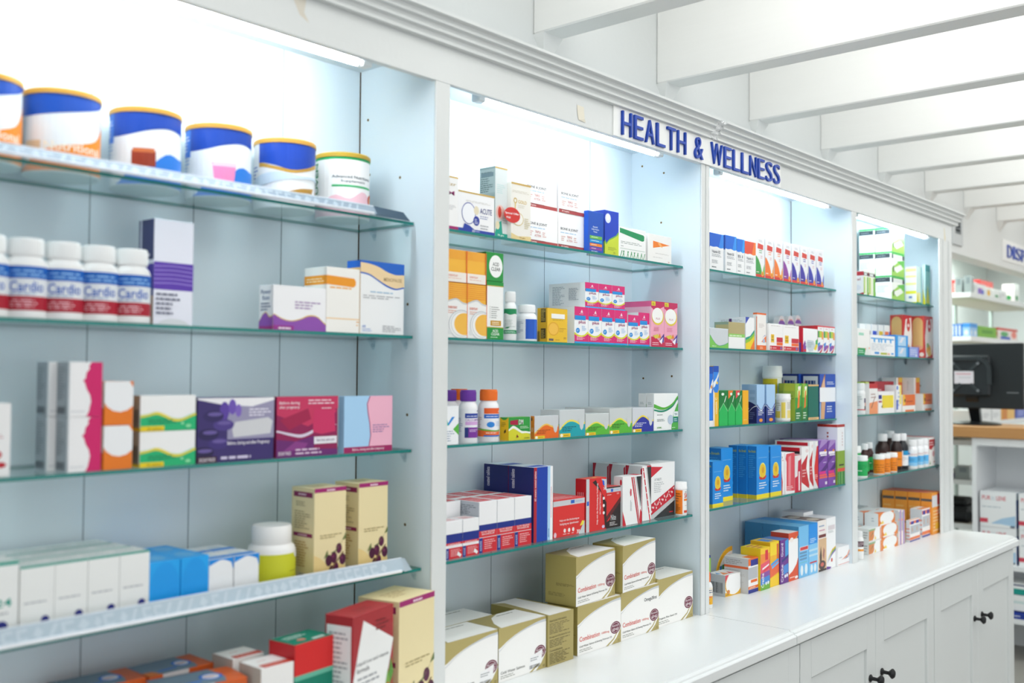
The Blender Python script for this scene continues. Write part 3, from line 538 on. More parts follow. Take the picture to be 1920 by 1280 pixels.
D('acid_tall', 'f2f3f1', F=[r('21913e', 0, .93, 1, 1), r('c9b054', 0, .915, 1, .93), *[x for i in range(6) for x in (p('6a6d6c', (.17, .555-.036*i), (.19, .545-.036*i), (.22, .575-.036*i)), g('8a8d8c', .27, .54-.036*i, .5, .03, 1))], r('c9962f', .22, .235, .86, .325), g('f6ecd2', .32, .25, .44, .06, 2), r('b8a84a', 0, .2, 1, .215), r('21913e', 0, 0, 1, .2), t('f4f7f3', 'ACID', .34, .125, .34, .045), t('f4f7f3', 'CLEAR', .26, .07, .5, .045), g('d8ecd8', .24, .025, .6, .025, 1)], L=[r('1a7a34', 0, 0, 1, 1)])
D('green_bottle', 'f2f3f3', cap='f3f4f4', wrap='e6e9e8', F=[r('178a55', 0, .74, 1, 1), w('e6e9e8', [.72, .7], [.79, .83, .77, .81, .77]), r('178a55', 0, .06, 1, .2), g('cfe8dc', .2, .09, .6, .08, 2), g('b8c4c0', .2, .3, .6, .3, 5), p('178a55', (.2, .26), (.4, .26), (.5, .32), (.3, .3))])
D('blue_bottle', 'f0f2f4', cap='f1f3f4', wrap='e3e7ec', band=(.06, .6), F=[r('1a55bc', .42, .0, 1, 1), r('2b6ad4', .7, .0, .8, 1), g('98a4b6', .06, .3, .3, .6, 9)])
D('amber_box', 'ecbf2e', F=[r('f4f4f0', .2, .70, .86, .84), p('8a6a10', (.2, .69), (.86, .69), (.86, .7), (.2, .7)), g('a8862a', .26, .64, .6, .03, 1), e('e0a32a', .3, .39, .27, .2), e('f0bd4a', .3, .39, .23, .17), g('c09430', .58, .3, .34, .14, 3), r('2c3766', .08, .04, .3, .1), r('e8b92a', .08, .07, .3, .074), t('b0863a', '30', .8, .1, .12, .06), g('a8862a', .4, .05, .3, .04, 1)], L=[r('d8a81f', 0, 0, 1, 1), r('4a3f1a', .35, .1, .85, .4), r('4a3f1a', .35, .58, .85, .98), g('c9ae5a', .4, .62, .4, .34, 8), g('c9ae5a', .4, .12, .4, .24, 6), bar('3a3420', .02, .02, .24, .3)], T=[r('b98f22', 0, 0, 1, 1)])
PK = lambda: [r('dc2a77', 0, .66, 1, 1), w('d9d83a', [.2, .16, .14, .17, .24], [.3, .24, .22, .25, .34]), w('dc2a77', 0, [.24, .19, .175, .2, .27]), r('1f8fdc', .02, .64, .8, .76), p('f6dbe8', (.42, .84), (.6, .84), (.52, .93)), g('f2b6d0', .34, .79, .34, .04, 1), t('a3306c', 'plus', .3, .52, .5, .11), e('1f8fdc', .24, .35, .14, .07), g('e8f2fa', .16, .32, .16, .06, 3), g('9fc3e8', .52, .34, .34, .15, 5), g('f8d4e4', .14, .09, .72, .1, 3), r('2a9fdf', 0, 0, 1, .05)]
D('plus_pink', 'f4f6f8', F=PK(), L=[r('e8eaec', 0, 0, 1, 1), g('9aa2ac', .1, .12, .35, .76, 14), g('9aa2ac', .56, .3, .3, .5, 10)], T=[r('d9d7da', 0, 0, 1, 1)])
D('oval_pink', 'f0a9c0', F=[w('c7285c', [.86, .8, .82, .86, .9], 1), r('e6d63a', .02, .9, .32, .99), g('6a5a1a', .06, .91, .2, .06, 2), e('e2c83a', .5, .67, .46, .19), e('f6f5f2', .48, .69, .42, .17), t('c27a90', 'PLUS', .36, .60, .3, .04), g('d9728f', .2, .34, .6, .1, 4), w('c7284f', 0, [.22, .2, .12, .1]), p('d9c54a', (.1, .24), (.5, .28), (.62, .2), (.3, .18)), p('e88a2a', (.5, .2), (.66, .3), (.74, .2)), p('4a3a96', (.66, .16), (.98, .3), (.94, .1), (.76, .1)), p('f2eef4', (.6, .12), (.9, .22), (.8, .06)), g('f6ccd8', .08, .03, .5, .08, 2)], L=[r('e7b3c6', 0, 0, 1, 1), r('dc5f8f', 0, .88, 1, 1)], T=[r('d9427a', 0, 0, 1, 1)])
D('white_v', 'f3f5f7', F=[p('1f86d8', (.66, .72), (.8, .72), (.5, .5), (.4, .5)), p('57b440', (1, .56), (.72, .4), (1, .24)), p('1cb2a0', (.2, .7), (.4, .7), (.5, .5), (.4, .5)), g('a4b2c2', .2, .08, .6, .3, 5)])
D('purple_cap', 'f4f4f6', cap='6d34a0', wrap='eef0f4', F=[p('24377c', (.78, .9), (.9, .9), (.88, .98)), r('1c3c9c', .35, .68, 1, .84), g('dfe4f4', .4, .72, .5, .06, 1), t('9a4fb0', 'CALCIUM MAG', .36, .58, .6, .07), r('d6a8dc', .36, .44, .9, .56), r('7c2f9c', .34, 0, .98, .36), r('24377c', .34, .02, .46, .36), g('e8cfee', .5, .2, .36, .1, 2), g('9aa4c0', .04, .2, .24, .5, 8)])
D('orange_cap', 'f4f4f6', cap='ef7420', wrap='eef0f4', F=[r('ea5f22', .3, .80, 1, 1), p('fbe3d4', (.76, .86), (.9, .86), (.86, .94)), r('1f63c4', .3, .64, 1, .78), g('dfe8f8', .36, .68, .5, .06, 1), e('2b86d8', .5, .42, .12, .1), g('a9bfe0', .66, .36, .26, .18, 4), w('6fae3a', [.24, .2, .18, .2], [.3, .26, .22, .26]), w('ea6a2a', 0, [.24, .2, .17, .2]), g('fbe0d0', .36, .1, .5, .06, 1), r('2f6fc4', .3, 0, 1, .05), g('c4a8a8', .04, .2, .2, .5, 8)])
D('dm_box', '2b9a3e', F=[w('d6d22c', 0, [.5, .56, .42, .3, .3, .24]), w('f2f6ea', [.42, .52, .42, .3, .3, .26], [.5, .64, .54, .4, .38, .34]), w('1d9a46', [.54, .68, .58, .44, .42, .38], [.58, .71, .62, .47, .45, .41]), p('a8123c', (.06, .86), (.42, .9), (.42, .66), (.06, .7)), t('f2f4f0', 'DM', .46, .68, .2, .22), g('c8ecc8', .52, .5, .4, .12, 2), p('7a2a10', (.34, .12), (.46, .14), (.38, .26)), t('5c6a1c', '10 tablets', .72, .06, .24, .06)], L=[w('f0c21c', 0, [1, .9, .9, 1]), p('3a2c10', (.5, .3), (.7, .36), (.7, .5), (.5, .42)), g('8a7420', .2, .6, .5, .2, 3)], T=[r('6fb83a', 0, 0, 1, 1)])
def WV(c, c2, pts, txt): return [w(c2, pts, [q+.07 for q in pts]), w(c, 0, pts), r('f0c822', .0, .0, .42, .13), e('fbf6e2', .08, .06, .05, .06), g('a8861a', .16, .03, .22, .07, 1), g(txt, .1, .2, .56, .2, 3), p('cfd3d6', (.74, .62), (.8, .3), (.86, .22), (.92, .3), (.97, .62))]
D('wave_orange', 'cdd1d4', F=WV('ea6c1c', 'f0c45a', [.2, .36, .52, .58, .5, .44, .5], '8c3a08'), L=[r('ef8a2c', 0, 0, 1, 1), e('33302c', .3, .86, .16, .08), g('f9d8b0', .2, .3, .6, .2, 3)])
D('wave_teal', 'ccd2d4', F=WV('19a4b0', 'f0e05a', [.24, .42, .54, .56, .5, .4, .46], '0a5660'), L=[r('dadcdc', 0, .5, 1, 1), w('7fc4c8', 0, [.2, .5])])
D('wave_green', 'ccd2d2', F=WV('5ab83a', 'f0e65a', [.26, .4, .52, .54, .44, .34, .4], '2c5c18'), L=[r('dadcdb', 0, 0, 1, 1)])
D('wave_navy', 'd2d6dc', F=WV('2a35a0', 'f0d84a', [.22, .4, .56, .62, .54, .4, .42], 'dfe4f4'), L=[r('d6d9dc', 0, 0, 1, 1)])
D('swoosh_green', 'f3f5f4', F=[w('cfe0d8', [.6, .54, .52, .56, .66, .84], [.62, .57, .56, .6, .7, .88]), w('58b13c', [.62, .57, .56, .6, .7, .86], [.72, .66, .62, .66, .76, .94]), w('178a6a', [.54, .5, .5, .55, .65, .84], [.58, .545, .545, .6, .7, .87]), p('4fae46', (.72, 0), (.74, .2), (.8, .42), (.9, .6), (1, .76), (1, 0)), e('b9c9dc', .68, .28, .12, .13), r('eaf1f0', .8, .36, 1, .5), t('24606a', 'TEN', .84, .4, .12, .05), r('0f7a78', .78, .2, 1, .34), g('d0ecea', .82, .22, .14, .1, 2), g('8a9694', .12, .4, .34, .05, 1), g('8a9694', .12, .24, .46, .08, 2), t('4f9a3c', '60ML', .12, .06, .2, .04), g('dff2dc', .74, .04, .22, .04, 1)], L=[r('dfe2e2', 0, 0, 1, 1), g('9aa4a4', .2, .7, .5, .08, 2)])
def MG(cap): return [r('1c2f86', 0, .43, 1, .55), r('d22a34', 0, .37, 1, .43) if cap else r('d22a34', 0, .3, 1, .43), t('f6dcdc', 'CAPSULES' if cap else 'SLOW RELEASE', .12, .375 if cap else .39, .76, .035), t('f6dcdc', 'RELIEF' if cap else 'MAGNESIUM', .16, .33 if cap else .345, .68, .035), r('eef0f2', 0, .295, 1, .305), r('cf2a34', 0, 0, 1, .295), r('1c2f86', 0, .0, .2, .295), v('c6cce6', 'ALKALINE', .05, .04, .1, .2), g('f4b8ba', .3, .06, .62, .2, 5)]
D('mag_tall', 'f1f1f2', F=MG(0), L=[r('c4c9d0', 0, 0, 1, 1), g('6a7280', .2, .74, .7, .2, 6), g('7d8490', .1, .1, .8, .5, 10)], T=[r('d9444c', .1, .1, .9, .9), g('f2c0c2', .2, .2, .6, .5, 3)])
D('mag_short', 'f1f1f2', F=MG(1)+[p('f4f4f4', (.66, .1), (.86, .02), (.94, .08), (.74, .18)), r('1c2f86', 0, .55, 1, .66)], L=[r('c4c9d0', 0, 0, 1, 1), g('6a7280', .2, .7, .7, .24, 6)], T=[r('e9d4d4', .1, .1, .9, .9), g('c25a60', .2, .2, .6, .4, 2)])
D('navy_tall', '1540a8', F=[r('b02430', 0, 0, .15, 1), v('f0dcdc', '60 enteric coated tablets', .03, .55, .09, .4), r('a9d3f2', .72, 0, .86, 1), r('f2f3f4', .86, 0, 1, 1), r('d48a92', .90, .3, .925, .72), r('2d5aac', .77, .04, .80, .16)], L=[r('16246a', 0, 0, 1, 1), v('dfe3f2', 'coated tablets', .1, .7, .14, .26)], T=[r('dfe4ee', 0, 0, 1, 1), r('2148b0', .1, .1, .9, .5)])
D('red_flat', 'dc3230', F=[r('c9cdd2', 0, .83, 1, .97), r('2660c4', .55, .86, .67, .95), g('8fb0dc', .7, .88, .26, .05, 1), t('f8eceb', 'Help met die Oorkoming en', .2, .40, .62, .07), t('f8eceb', 'Verligting van Spierkrampe', .2, .30, .6, .07), *[e('f8eceb', x, .16, .035, .055) for x in (.36, .5, .63)], *[g('f8eceb', x-.05, .05, .1, .04, 1) for x in (.36, .5, .63)], p('c9cdd2', (.8, 0), (1, .36), (1, 0)), p('f0e04a', (.84, .22), (.92, .36), (.98, .34), (.96, .24)), t('ffffff', '30', .74, .03, .1, .1), e('e9c6d2', .06, .08, .04, .07)], T=[r('e8585a', 0, 0, 1, 1), g('f4b6b4', .2, .2, .6, .5, 2)], L=[r('b8242a', 0, 0, 1, 1)])
D('red_black', 'd92c2c', F=[r('c9cdd2', 0, 0, .15, 1), r('2660c4', .03, .5, .13, .58), p('2c1f20', (.3, .93), (.46, .97), (.9, .6), (1, .5), (1, .02), (.93, .02), (.78, .7), (.5, .84)), p('c9cdd2', (.74, .98), (1, .96), (1, .72)), p('1d5ad0', (.78, .96), (.88, .93), (.9, .84), (.82, .86)), t('f2f2f2', '30', .84, .76, .14, .05), v('f8eceb', 'Help met die Oorkoming en Verligting', .5, .12, .09, .78), v('f8eceb', 'van Nagtyd Spierkrampe', .64, .3, .08, .42), *[e('f4ecec', .86, q, .05, .03) for q in (.32, .46, .6)], e('cfc6e6', .84, .06, .07, .03)], L=[r('c3252a', 0, 0, 1, 1), *[r('f4d8d8', x+.01, .55, x+.05, .75) for x in (.2, .36, .52, .68)], *[e('f4d8d8', x+.03, .5, .05, .02) for x in (.2, .36, .52, .68)]], T=[r('e0503c', 0, 0, 1, 1), r('e8b02a', .5, .3, .7, .6)])
D('nite', '2b2122', F=[p('d42d2a', (0, .88), (0, .16), (.2, .2), (.6, .5), (1, .7), (1, .88)), p('5c2324', (0, .3), (.0, .16), (.3, .3), (1, .62), (1, .74), (.5, .52)), r('c9cdd2', 0, .87, 1, .97), r('2660c4', .3, .88, .46, .95), g('8fb0dc', .5, .9, .4, .04, 1), g('f6d8d6', .04, .8, .3, .03, 1), g('f6d8d6', .72, .8, .24, .05, 2), t('c9ccce', 'Nite', .3, .18, .36, .14), g('e8e4e4', .22, .05, .56, .1, 3)], T=[r('d84a44', 0, 0, 1, 1)])
QR = []
D('red_v_small', 'f2f3f3', F=[p('cf2838', (.44, .97), (.5, .97), (.85, .0), (.8, 0)), p('cf2838', (.55, .97), (.6, .97), (.9, .05), (.88, .0)), p('9aa0a2', (.5, .97), (.53, .97), (.87, 0), (.85, 0)), p('2f3436', (.72, .97), (.98, .97), (.96, .34)), p('c4c8c8', (.64, .97), (.72, .97), (.95, .36), (.93, .3)), p('cf2838', (.88, .0), (1, .0), (1, .22), (.92, .3)), p('cf2838', (0, 0), (0, .3), (.18, 0)), p('c84a56', (.4, .58), (.46, .6), (.46, .72), (.4, .74), (.37, .66)), r('b4b9bb', .40, .28, .43, .5), r('b4b9bb', .45, .28, .47, .46)], L=[r('e1e3e4', 0, 0, 1, 1), e('c42838', .8, .88, .12, .06)], T=[r('e9eaea', 0, 0, 1, 1), r('c42838', .7, 0, 1, 1)])
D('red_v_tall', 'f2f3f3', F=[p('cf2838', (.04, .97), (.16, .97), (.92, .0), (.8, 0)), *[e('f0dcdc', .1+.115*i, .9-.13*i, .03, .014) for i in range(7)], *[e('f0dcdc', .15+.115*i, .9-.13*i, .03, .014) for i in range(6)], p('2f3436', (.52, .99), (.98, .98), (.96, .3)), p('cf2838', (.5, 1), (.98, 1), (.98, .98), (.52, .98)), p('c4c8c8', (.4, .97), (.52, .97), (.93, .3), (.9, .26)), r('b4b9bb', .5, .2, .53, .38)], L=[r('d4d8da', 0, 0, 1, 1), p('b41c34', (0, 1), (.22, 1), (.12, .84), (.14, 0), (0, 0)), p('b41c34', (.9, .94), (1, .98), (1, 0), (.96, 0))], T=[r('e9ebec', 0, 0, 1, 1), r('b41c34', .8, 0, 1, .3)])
D('red_v_wide', 'f2f3f3', F=[p('cf2838', (0, .95), (.5, .92), (0, .74)), t('9aa0a4', '30 TABLETS', .16, .68, .28, .045), g('b9bdc0', .14, .46, .42, .2, 6), p('c9283a', (0, .06), (0, .26), (.98, .56), (.98, .36)), *[e('f2dfe0', .04+.064*i, .13+.0195*i+.05*(i % 3), .02, .022) for i in range(15)], *[e('f2dfe0', .06+.064*i, .21+.0195*i-.03*(i % 2), .014, .016) for i in range(14)], p('c4c8ca', (0, .0), (0, .06), (.98, .36), (.98, .3), (.12, 0)), p('2f3437', (.12, 0), (.98, .28), (.98, 0)), g('c9283a', .76, .05, .16, .05, 1)], T=[r('eceded', 0, 0, 1, 1), g('8a9094', .3, .5, .5, .2, 1)], L=[r('d8dbdc', 0, 0, 1, 1)])
D('sa_tub', 'f3f3f2', cap='f4f4f3', wrap='f0efec', F=[r('ef7f1e', 0, 0, .52, 1), g('7a4a1a', .06, .5, .4, .4, 4), g('7a4a1a', .12, .12, .3, .3, 5), t('d2462c', 'SA', .62, .68, .24, .2), t('7b7f82', '60', .66, .9, .12, .06), r('ef7f1e', .6, .56, 1, .64), g('e0a488', .66, .34, .3, .05, 1), r('d2462c', .6, .06, 1, .16)])
def COMBI(org, seed, stick, head): 
    a = [r('b3a468', 0, 0, 1, 1), w('f6f5f2', 0, [.62, .72, .80, .86, .90, .925, .93]), w('ccd0d4', [.565, .69, .775, .835, .875, .90, .905], [.58, .70, .79, .86, .905, .94, .95]), w('f6f5f2', 0, [.56, .675, .765, .825, .865, .89, .895]), p('b3a468', (.64, 0), (.82, .12), (1, .36), (1, 0)), p('f6f5f2', (.55, 0), (.7, 0), (.84, .1), (1, .34), (1, .3), (.86, .04), (.8, .0)), p('b3a468', (.78, 0), (.9, .12), (1, .3), (1, 0))]
    if head: a += [t('da4a3c', 'Combination', .04, .27, .46, .1), t('da6a5a', '1000mg', .54, .27, .18, .06)]
    a += [t('50504c', seed, .04, .14, .5 if not head else .74, .05), g('a3a39c', .04, .05, .3, .07, 2)]
    if org: a += [t('4a4a4c', 'Omega3first', .6, .66, .34, .1)]
    a += [e('6c1d38', .87, .34, .12, .13), e('f3e9ec', .87, .34, .1, .105), e('6c1d38', .87, .34, .095, .098), t('f3e9ec', 'VALUE PACK', .79, .36, .16, .04), t('f3e9ec', '60+60', .8, .27, .14, .07)]
    if stick: a += [p('f4f4f4', (.62, .04), (.9, .14), (.92, .38), (.66, .3)), bar('3c3f44', .64, .06, .22, .07), g('9a9da0', .66, .2, .2, .08, 2)]
    return a + [g('6a6240', .93, .03, .05, .05, 2)]
GL = [r('a89a58', 0, 0, 1, 1), g('6a6034', .35, .38, .6, .06, 3), g('7a7040', .1, .16, .8, .08, 3)]
GT = [r('f1f0ec', 0, 0, 1, 1), p('a2945a', (0, 1), (0, 0), (.05, 0), (.16, .4), (.36, .8), (.6, 1)), g('8a8674', .5, .8, .4, .1, 1)]
GR_ = [r('ab9d62', 0, 0, 1, 1), t('5a5230', 'Nutritional Information', .06, .86, .66, .045), g('6e643c', .06, .62, .8, .22, 7), t('5a5230', 'Dosage and directions for use', .06, .54, .8, .04), g('6e643c', .06, .36, .8, .16, 5), t('5a5230', 'Contraindications', .06, .28, .5, .04), g('6e643c', .06, .04, .86, .22, 7)]
for nm, o_, sd, st_, hd in (('combi', 0, 'Cold Water Salmon & Evening Primrose Oil', 0, 1), ('combi_omega', 1, 'Cold Water Salmon & Evening Primrose Oil', 0, 1), ('organic', 0, 'Organic Flax Seed Oil', 0, 0), ('salmon', 0, 'Cold Water Salmon', 1, 0)):
    D(nm, 'b3a468', F=COMBI(o_, sd, st_, hd), L=GL, T=GT, R=GR_)
DES['gold_end'] = dict(b='ab9d62', F=GR_, L=GL, T=[r('f1f0ec', .06, 0, .92, 1), p('a2945a', (.06, 1), (.06, 0), (.16, .3), (.3, .9))], R=GL)

def lift(a, k, b):         # tin art lifted above the rail
    f = lambda y: y*k+b
    if a[0] == 'r': return (a[0], a[1], a[2], 0 if a[3] <= 0 else f(a[3]), a[4], 1 if a[5] >= 1 else f(a[5]))
    if a[0] == 'p': return a[:2]+tuple((x, f(y)) for x, y in a[2:])
    if a[0] == 'e': return (a[0], a[1], a[2], f(a[3]), a[4], a[5]*k)
    if a[0] == 'w': return (a[0], a[1], [0 if y == 0 else f(y) for y in a[2]], [1 if y == 1 else f(y) for y in a[3]])
    if a[0] in 'tv': return (a[0], a[1], a[2], a[3], f(a[4]), a[5], a[6]*k)
    if a[0] == 'g': return (a[0], a[1], a[2], f(a[3]), a[4], a[5]*k, a[6])
    return a
for n_ in ('tin_orange', 'tin_choc', 'tin_pink', 'tin_gold', 'tin_green'): DES[n_]['F'] = [lift(a, .84 if n_ != 'tin_green' else .86, .16 if n_ != 'tin_green' else .14) for a in DES[n_]['F']]
# third bay
def VITB(c, c2, n): return [r(c, 0, .6, 1, 1), p(c2, (.62, .6), (.86, 1), (1, 1), (1, .6)), w('f1f2f2', .55, [.63, .62, .64, .61, .63]), t('6c7078', n, .14, .46, .62, .08), g('9a9ea4', .14, .36, .7, .08, 2), g('84888e', .14, .18, .64, .1, 3), g('6a6e76', .14, .05, .5, .06, 1)]
for nm, c, c2, tx in (('vit_b2', '1560cc', '2a86e4', 'Vitamin B2'), ('vit_b6', '1668d2', '2f92ea', 'Vitamin B6'), ('vit_b', '1a74dc', '35a0f0', 'B1'), ('vit_a', 'e0503a', 'ee7c34', 'Vitamin A')):
    D(nm, 'f0f1f2', F=VITB(c, c2, tx), L=[r('e3e6ea', 0, 0, 1, 1), r('123f94', 0, .6, 1, 1)])
def LEAF(c, c2): return [g('b4b8be', .35, .86, .4, .06, 2), p('d0453c', (.2, .70), (.84, .68), (.86, .80), (.24, .83)), g(c, .38, .58, .5, .1, 2), g('d8a0a4', .55, .46, .3, .08, 2), p(c, (0, .06), (0, .52), (.1, .5), (.3, .42), (.5, .3), (.62, .18), (.66, .06)), p(c2, (.8, .06), (.84, .2), (.94, .3), (1, .34), (1, .06)), p(c2, (.0, .52), (.12, .5), (.34, .42), (.54, .3), (.66, .18), (.7, .06), (.66, .06), (.6, .2), (.46, .32), (.28, .43), (.1, .5)), g('f2e8e0', .08, .1, .3, .05, 1), r('d63a34', 0, 0, 1, .07), e('eeb14c', .76, .09, .14, .06), e('d8862a', .76, .09, .09, .035)]
for nm, c, c2 in (('leaf_green', '3f9c4e', '7dbb4a'), ('leaf_orange', 'ee7a2c', 'f2a04a'), ('leaf_violet', '8a3f9c', 'b06ac0'), ('leaf_navy', '3a2fa0', '5a50b8'), ('leaf_indigo', '2f35a6', '4a58bc')):
    D(nm, 'eeeff2', F=LEAF(c, c2), L=[r('e9ebf0', 0, 0, 1, 1)])
D('grey_swoosh', 'cfd5da', F=[w('7cc95a', 0, [.66, .4, .2, .12, .14, .2, .3]), w('2f9a7a', [.62, .37, .18, .1, .12, .18, .28], [.64, .395, .2, .125, .15, .21, .3]), t('eef6ee', '60ml', .12, .06, .2, .06)])
D('olive_lid', 'f1f2f1', F=[r('b5a878', 0, .56, 1, 1), r('8fce62', 0, .44, 1, .56), g('e6f6da', .06, .45, .86, .09, 1)], L=[r('8fa08a', 0, 0, 1, 1), r('b5a878', .1, .5, 1, .9)], seam=0)
D('rainbow_white', 'f2f3f4', F=[p('3a50b4', (0, 1), (.45, 1), (0, .78)), p('1f9a84', (0, .24), (0, .36), (.5, .42), (1, .62), (1, .5)), p('8cc63a', (0, .12), (0, .28), (.5, .36), (1, .54), (1, .4)), p('f0d22a', (0, 0), (0, .18), (.5, .26), (1, .44), (1, .3), (.6, 0)), p('ee7a2a', (.5, 0), (.7, .14), (1, .32), (1, 0))], L=[r('e2e4e6', 0, 0, 1, 1), g('b0b4b8', .1, .86, .8, .08, 2), r('4a1f5c', .4, .86, .5, .96)], T=[r('7d8488', 0, 0, 1, .5)])
D('orange_cap_box', 'f3f0ec', F=[r('ee6a22', 0, .955, 1, 1), g('cfc8c4', .2, .6, .6, .12, 3), p('3a50b4', (.5, .3), (.8, .4), (1, .42), (.7, .36)), p('ee7a3a', (.45, .22), (1, .4), (1, .22)), r('b9c0d8', .62, .2, .86, .3), r('ee6a22', 0, 0, 1, .13), g('f9dcc6', .3, .03, .5, .07, 2)], L=[r('f2efeb', 0, 0, 1, 1), r('ee6a22', 0, .955, 1, 1), r('ee7430', .8, .0, 1, .9)], T=[r('e86a2a', 0, 0, 1, 1)])
D('gi_free', 'f4f3f2', F=[g('d0ccc8', .1, .9, .8, .05, 1), r('f0c32c', .1, .3, .34, .6), t('4a3f14', 'GI', .15, .47, .12, .08), t('4a3f14', 'FREE', .13, .36, .17, .07), r('c8283a', .52, .32, .98, .5), r('ee6a2a', .52, .2, .98, .31), r('cc2434', .02, .02, .98, .18), e('f6e2e0', .1, .1, .03, .05), g('f0c4c4', .2, .06, .3, .08, 1), r('4a7fd0', .8, .06, .9, .14)], L=[r('f0d02c', .3, .1, .8, .4), g('5a4f1a', .36, .14, .4, .22, 3)], seam=0)
D('hex_white', 'f4f5f6', F=[p('7a3f9c', (0, .3), (.12, .5), (.2, .3), (.2, .0), (0, 0)), p('3fae5a', (.86, .5), (1, .6), (1, .34), (.84, .36)), p('e9d23a', (.78, .3), (.9, .36), (1, .32), (.9, .1), (.74, .12)), p('c9d4dc', (.14, .3), (.3, .52), (.7, .5), (.84, .3), (.66, .06), (.4, .02)), g('7a9a9c', .3, .2, .4, .24, 4), r('d22f3a', .02, .02, .2, .12)], L=[r('d8283c', 0, .0, 1, 1), r('5a3f9c', 0, 0, .5, .4)], seam=0)
D('rainbow_slim', 'f3f4f4', F=[r('e04a54', 0, .95, 1, 1), g('d06a74', .3, .86, .5, .05, 1), p('2f9a5a', (0, .56), (0, .8), (.35, .8), (.35, .56)), p('b8cc3a', (.25, .56), (.25, .8), (.7, .8), (.7, .56)), p('ee9a4a', (.65, .5), (.65, .8), (.95, .76), (.95, .5)), p('3f86d0', (0, .2), (0, .34), (.4, .4), (.3, .2)), p('8a4fa8', (.0, .04), (0, .2), (.5, .3), (.9, .26), (.4, .1)), p('c9354a', (.2, 0), (.6, .12), (.9, .34), (.95, .3), (.7, .06), (.5, 0))], L=[r('cf2f38', 0, .4, 1, 1), g('f2c4c4', .1, .5, .8, .4, 4)], T=[r('d84a52', 0, 0, 1, 1)])
D('white_blue_slim', '1670d8', F=[r('1450b4', 0, .88, 1, 1), p('eef3f8', (0, .52), (.5, .55), (1, .72), (1, .8), (.7, .76), (0, .6)), e('e9a03a', .55, .66, .22, .03), r('2f86e4', 0, .4, 1, .56), r('1f86f0', 0, .12, .8, .5), r('f2f3f4', 0, 0, 1, .1)])
D('vitamin_c', 'ecb92a', F=[r('1450b4', 0, .9, 1, 1), r('2f86e4', 0, .56, 1, .9), p('eef3f8', (0, .64), (.3, .66), (1, .84), (1, .9), (.6, .8), (0, .72)), e('f0c84a', .7, .72, .16, .025), p('ecb92a', (.2, .58), (.6, .5), (1, .62), (1, .3), (.2, .3)), p('f3f1ea', (0, .0), (0, .62), (.22, .55), (.22, .0)), v('fbf3d8', 'vitamin C', .34, .2, .34, .28)])
def EMG(c): return [p('0d7a36', (0, 1), (1, 1), (1, .48), (.5, .62), (0, .48)), p(c, (0, 1), (.7, 1), (.4, .85), (0, .76)), p('1fb85a', (0, 0), (0, .42), (.5, .64), (1, .42), (1, 0)), p('a9e0ae', (0, .40), (.5, .635), (1, .40), (1, .42), (.5, .655), (0, .42)), e('e9f6ea', .42, .9, .16, .04), v('eef8ee', 'Berocca' if 0 else 'fizz', .56, .66, .22, .2)]
D('fizz_green', '17a84e', F=EMG('0f6f32')); D('fizz_orange', '17a84e', F=EMG('ee7a2c')); D('fizz_red', '17a84e', F=EMG('dc4a54'))
for nm in ('fizz_green', 'fizz_orange', 'fizz_red'): DES[nm]['F'] = [a for a in DES[nm]['F'] if a[0] != 'v']+[p('eef8ee', (.56, .66), (.66, .68), (.84, .84), (.8, .86), (.7, .78))]
D('amber_plain', 'f3b21c', F=[g('f7d48a', .2, .12, .6, .04, 1), r('e89a14', .0, .0, .06, 1)])
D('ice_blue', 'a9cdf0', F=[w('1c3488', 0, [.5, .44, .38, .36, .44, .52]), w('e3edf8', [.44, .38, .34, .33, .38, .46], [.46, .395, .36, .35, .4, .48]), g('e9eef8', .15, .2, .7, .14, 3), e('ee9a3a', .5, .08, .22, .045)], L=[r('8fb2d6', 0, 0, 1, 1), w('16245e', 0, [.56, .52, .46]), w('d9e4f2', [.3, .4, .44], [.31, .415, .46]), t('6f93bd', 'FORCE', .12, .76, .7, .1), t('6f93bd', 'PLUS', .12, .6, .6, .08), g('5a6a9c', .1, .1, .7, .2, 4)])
DES['ice_blue']['L'] = [a for a in DES['ice_blue']['L'] if a[0] != 't']+[r('7fa2ca', .12, .76, .8, .86), r('7fa2ca', .12, .6, .75, .68)]
D('yellow_tub', 'f2f3f2', cap='f3f4f4', wrap='ecedeb', F=[r('d8c21a', 0, .0, .62, 1), g('a8961a', .06, .5, .5, .4, 6), r('e9c62a', .7, .1, 1, .5), g('b9bcb8', .7, .55, .28, .3, 3)])
D('cream_tub', 'f4f3f0', cap='f5f5f4', wrap='eeece4', F=[r('ecd25a', .34, .1, .52, .9), r('e9c84a', 0, .1, .3, .45), r('ecd880', .6, .1, 1, .5), g('a8a48c', .06, .5, .26, .4, 4), g('a8a48c', .6, .56, .36, .36, 5)])
D('sport_green', '3f9c3c', F=[r('8cb83a', 0, .62, .6, 1), p('d8ec9a', (.3, .8), (.9, .96), (.8, .7), (.4, .6)), p('ee7a2a', (.3, .3), (.6, .3), (.7, .8), (.5, .8)), p('1f7a3c', (0, 0), (0, .3), (1, .4), (1, 0)), g('e9f4e0', .16, .04, .6, .2, 3), e('f6f2ea', .6, .88, .2, .05)], L=[r('8fa83a', 0, 0, 1, 1), r('a9b43a', .05, .8, .95, 1), g('5f7a24', .1, .5, .8, .2, 3)], T=[r('b4d04a', 0, 0, 1, 1)])
D('dark_teal', '0d6a5a', F=[w('dfb474', .955, 1), w('ecc48a', 0, .07), g('b08a5a', .1, .01, .8, .05, 1)], L=[r('0a4f44', 0, 0, 1, 1)])
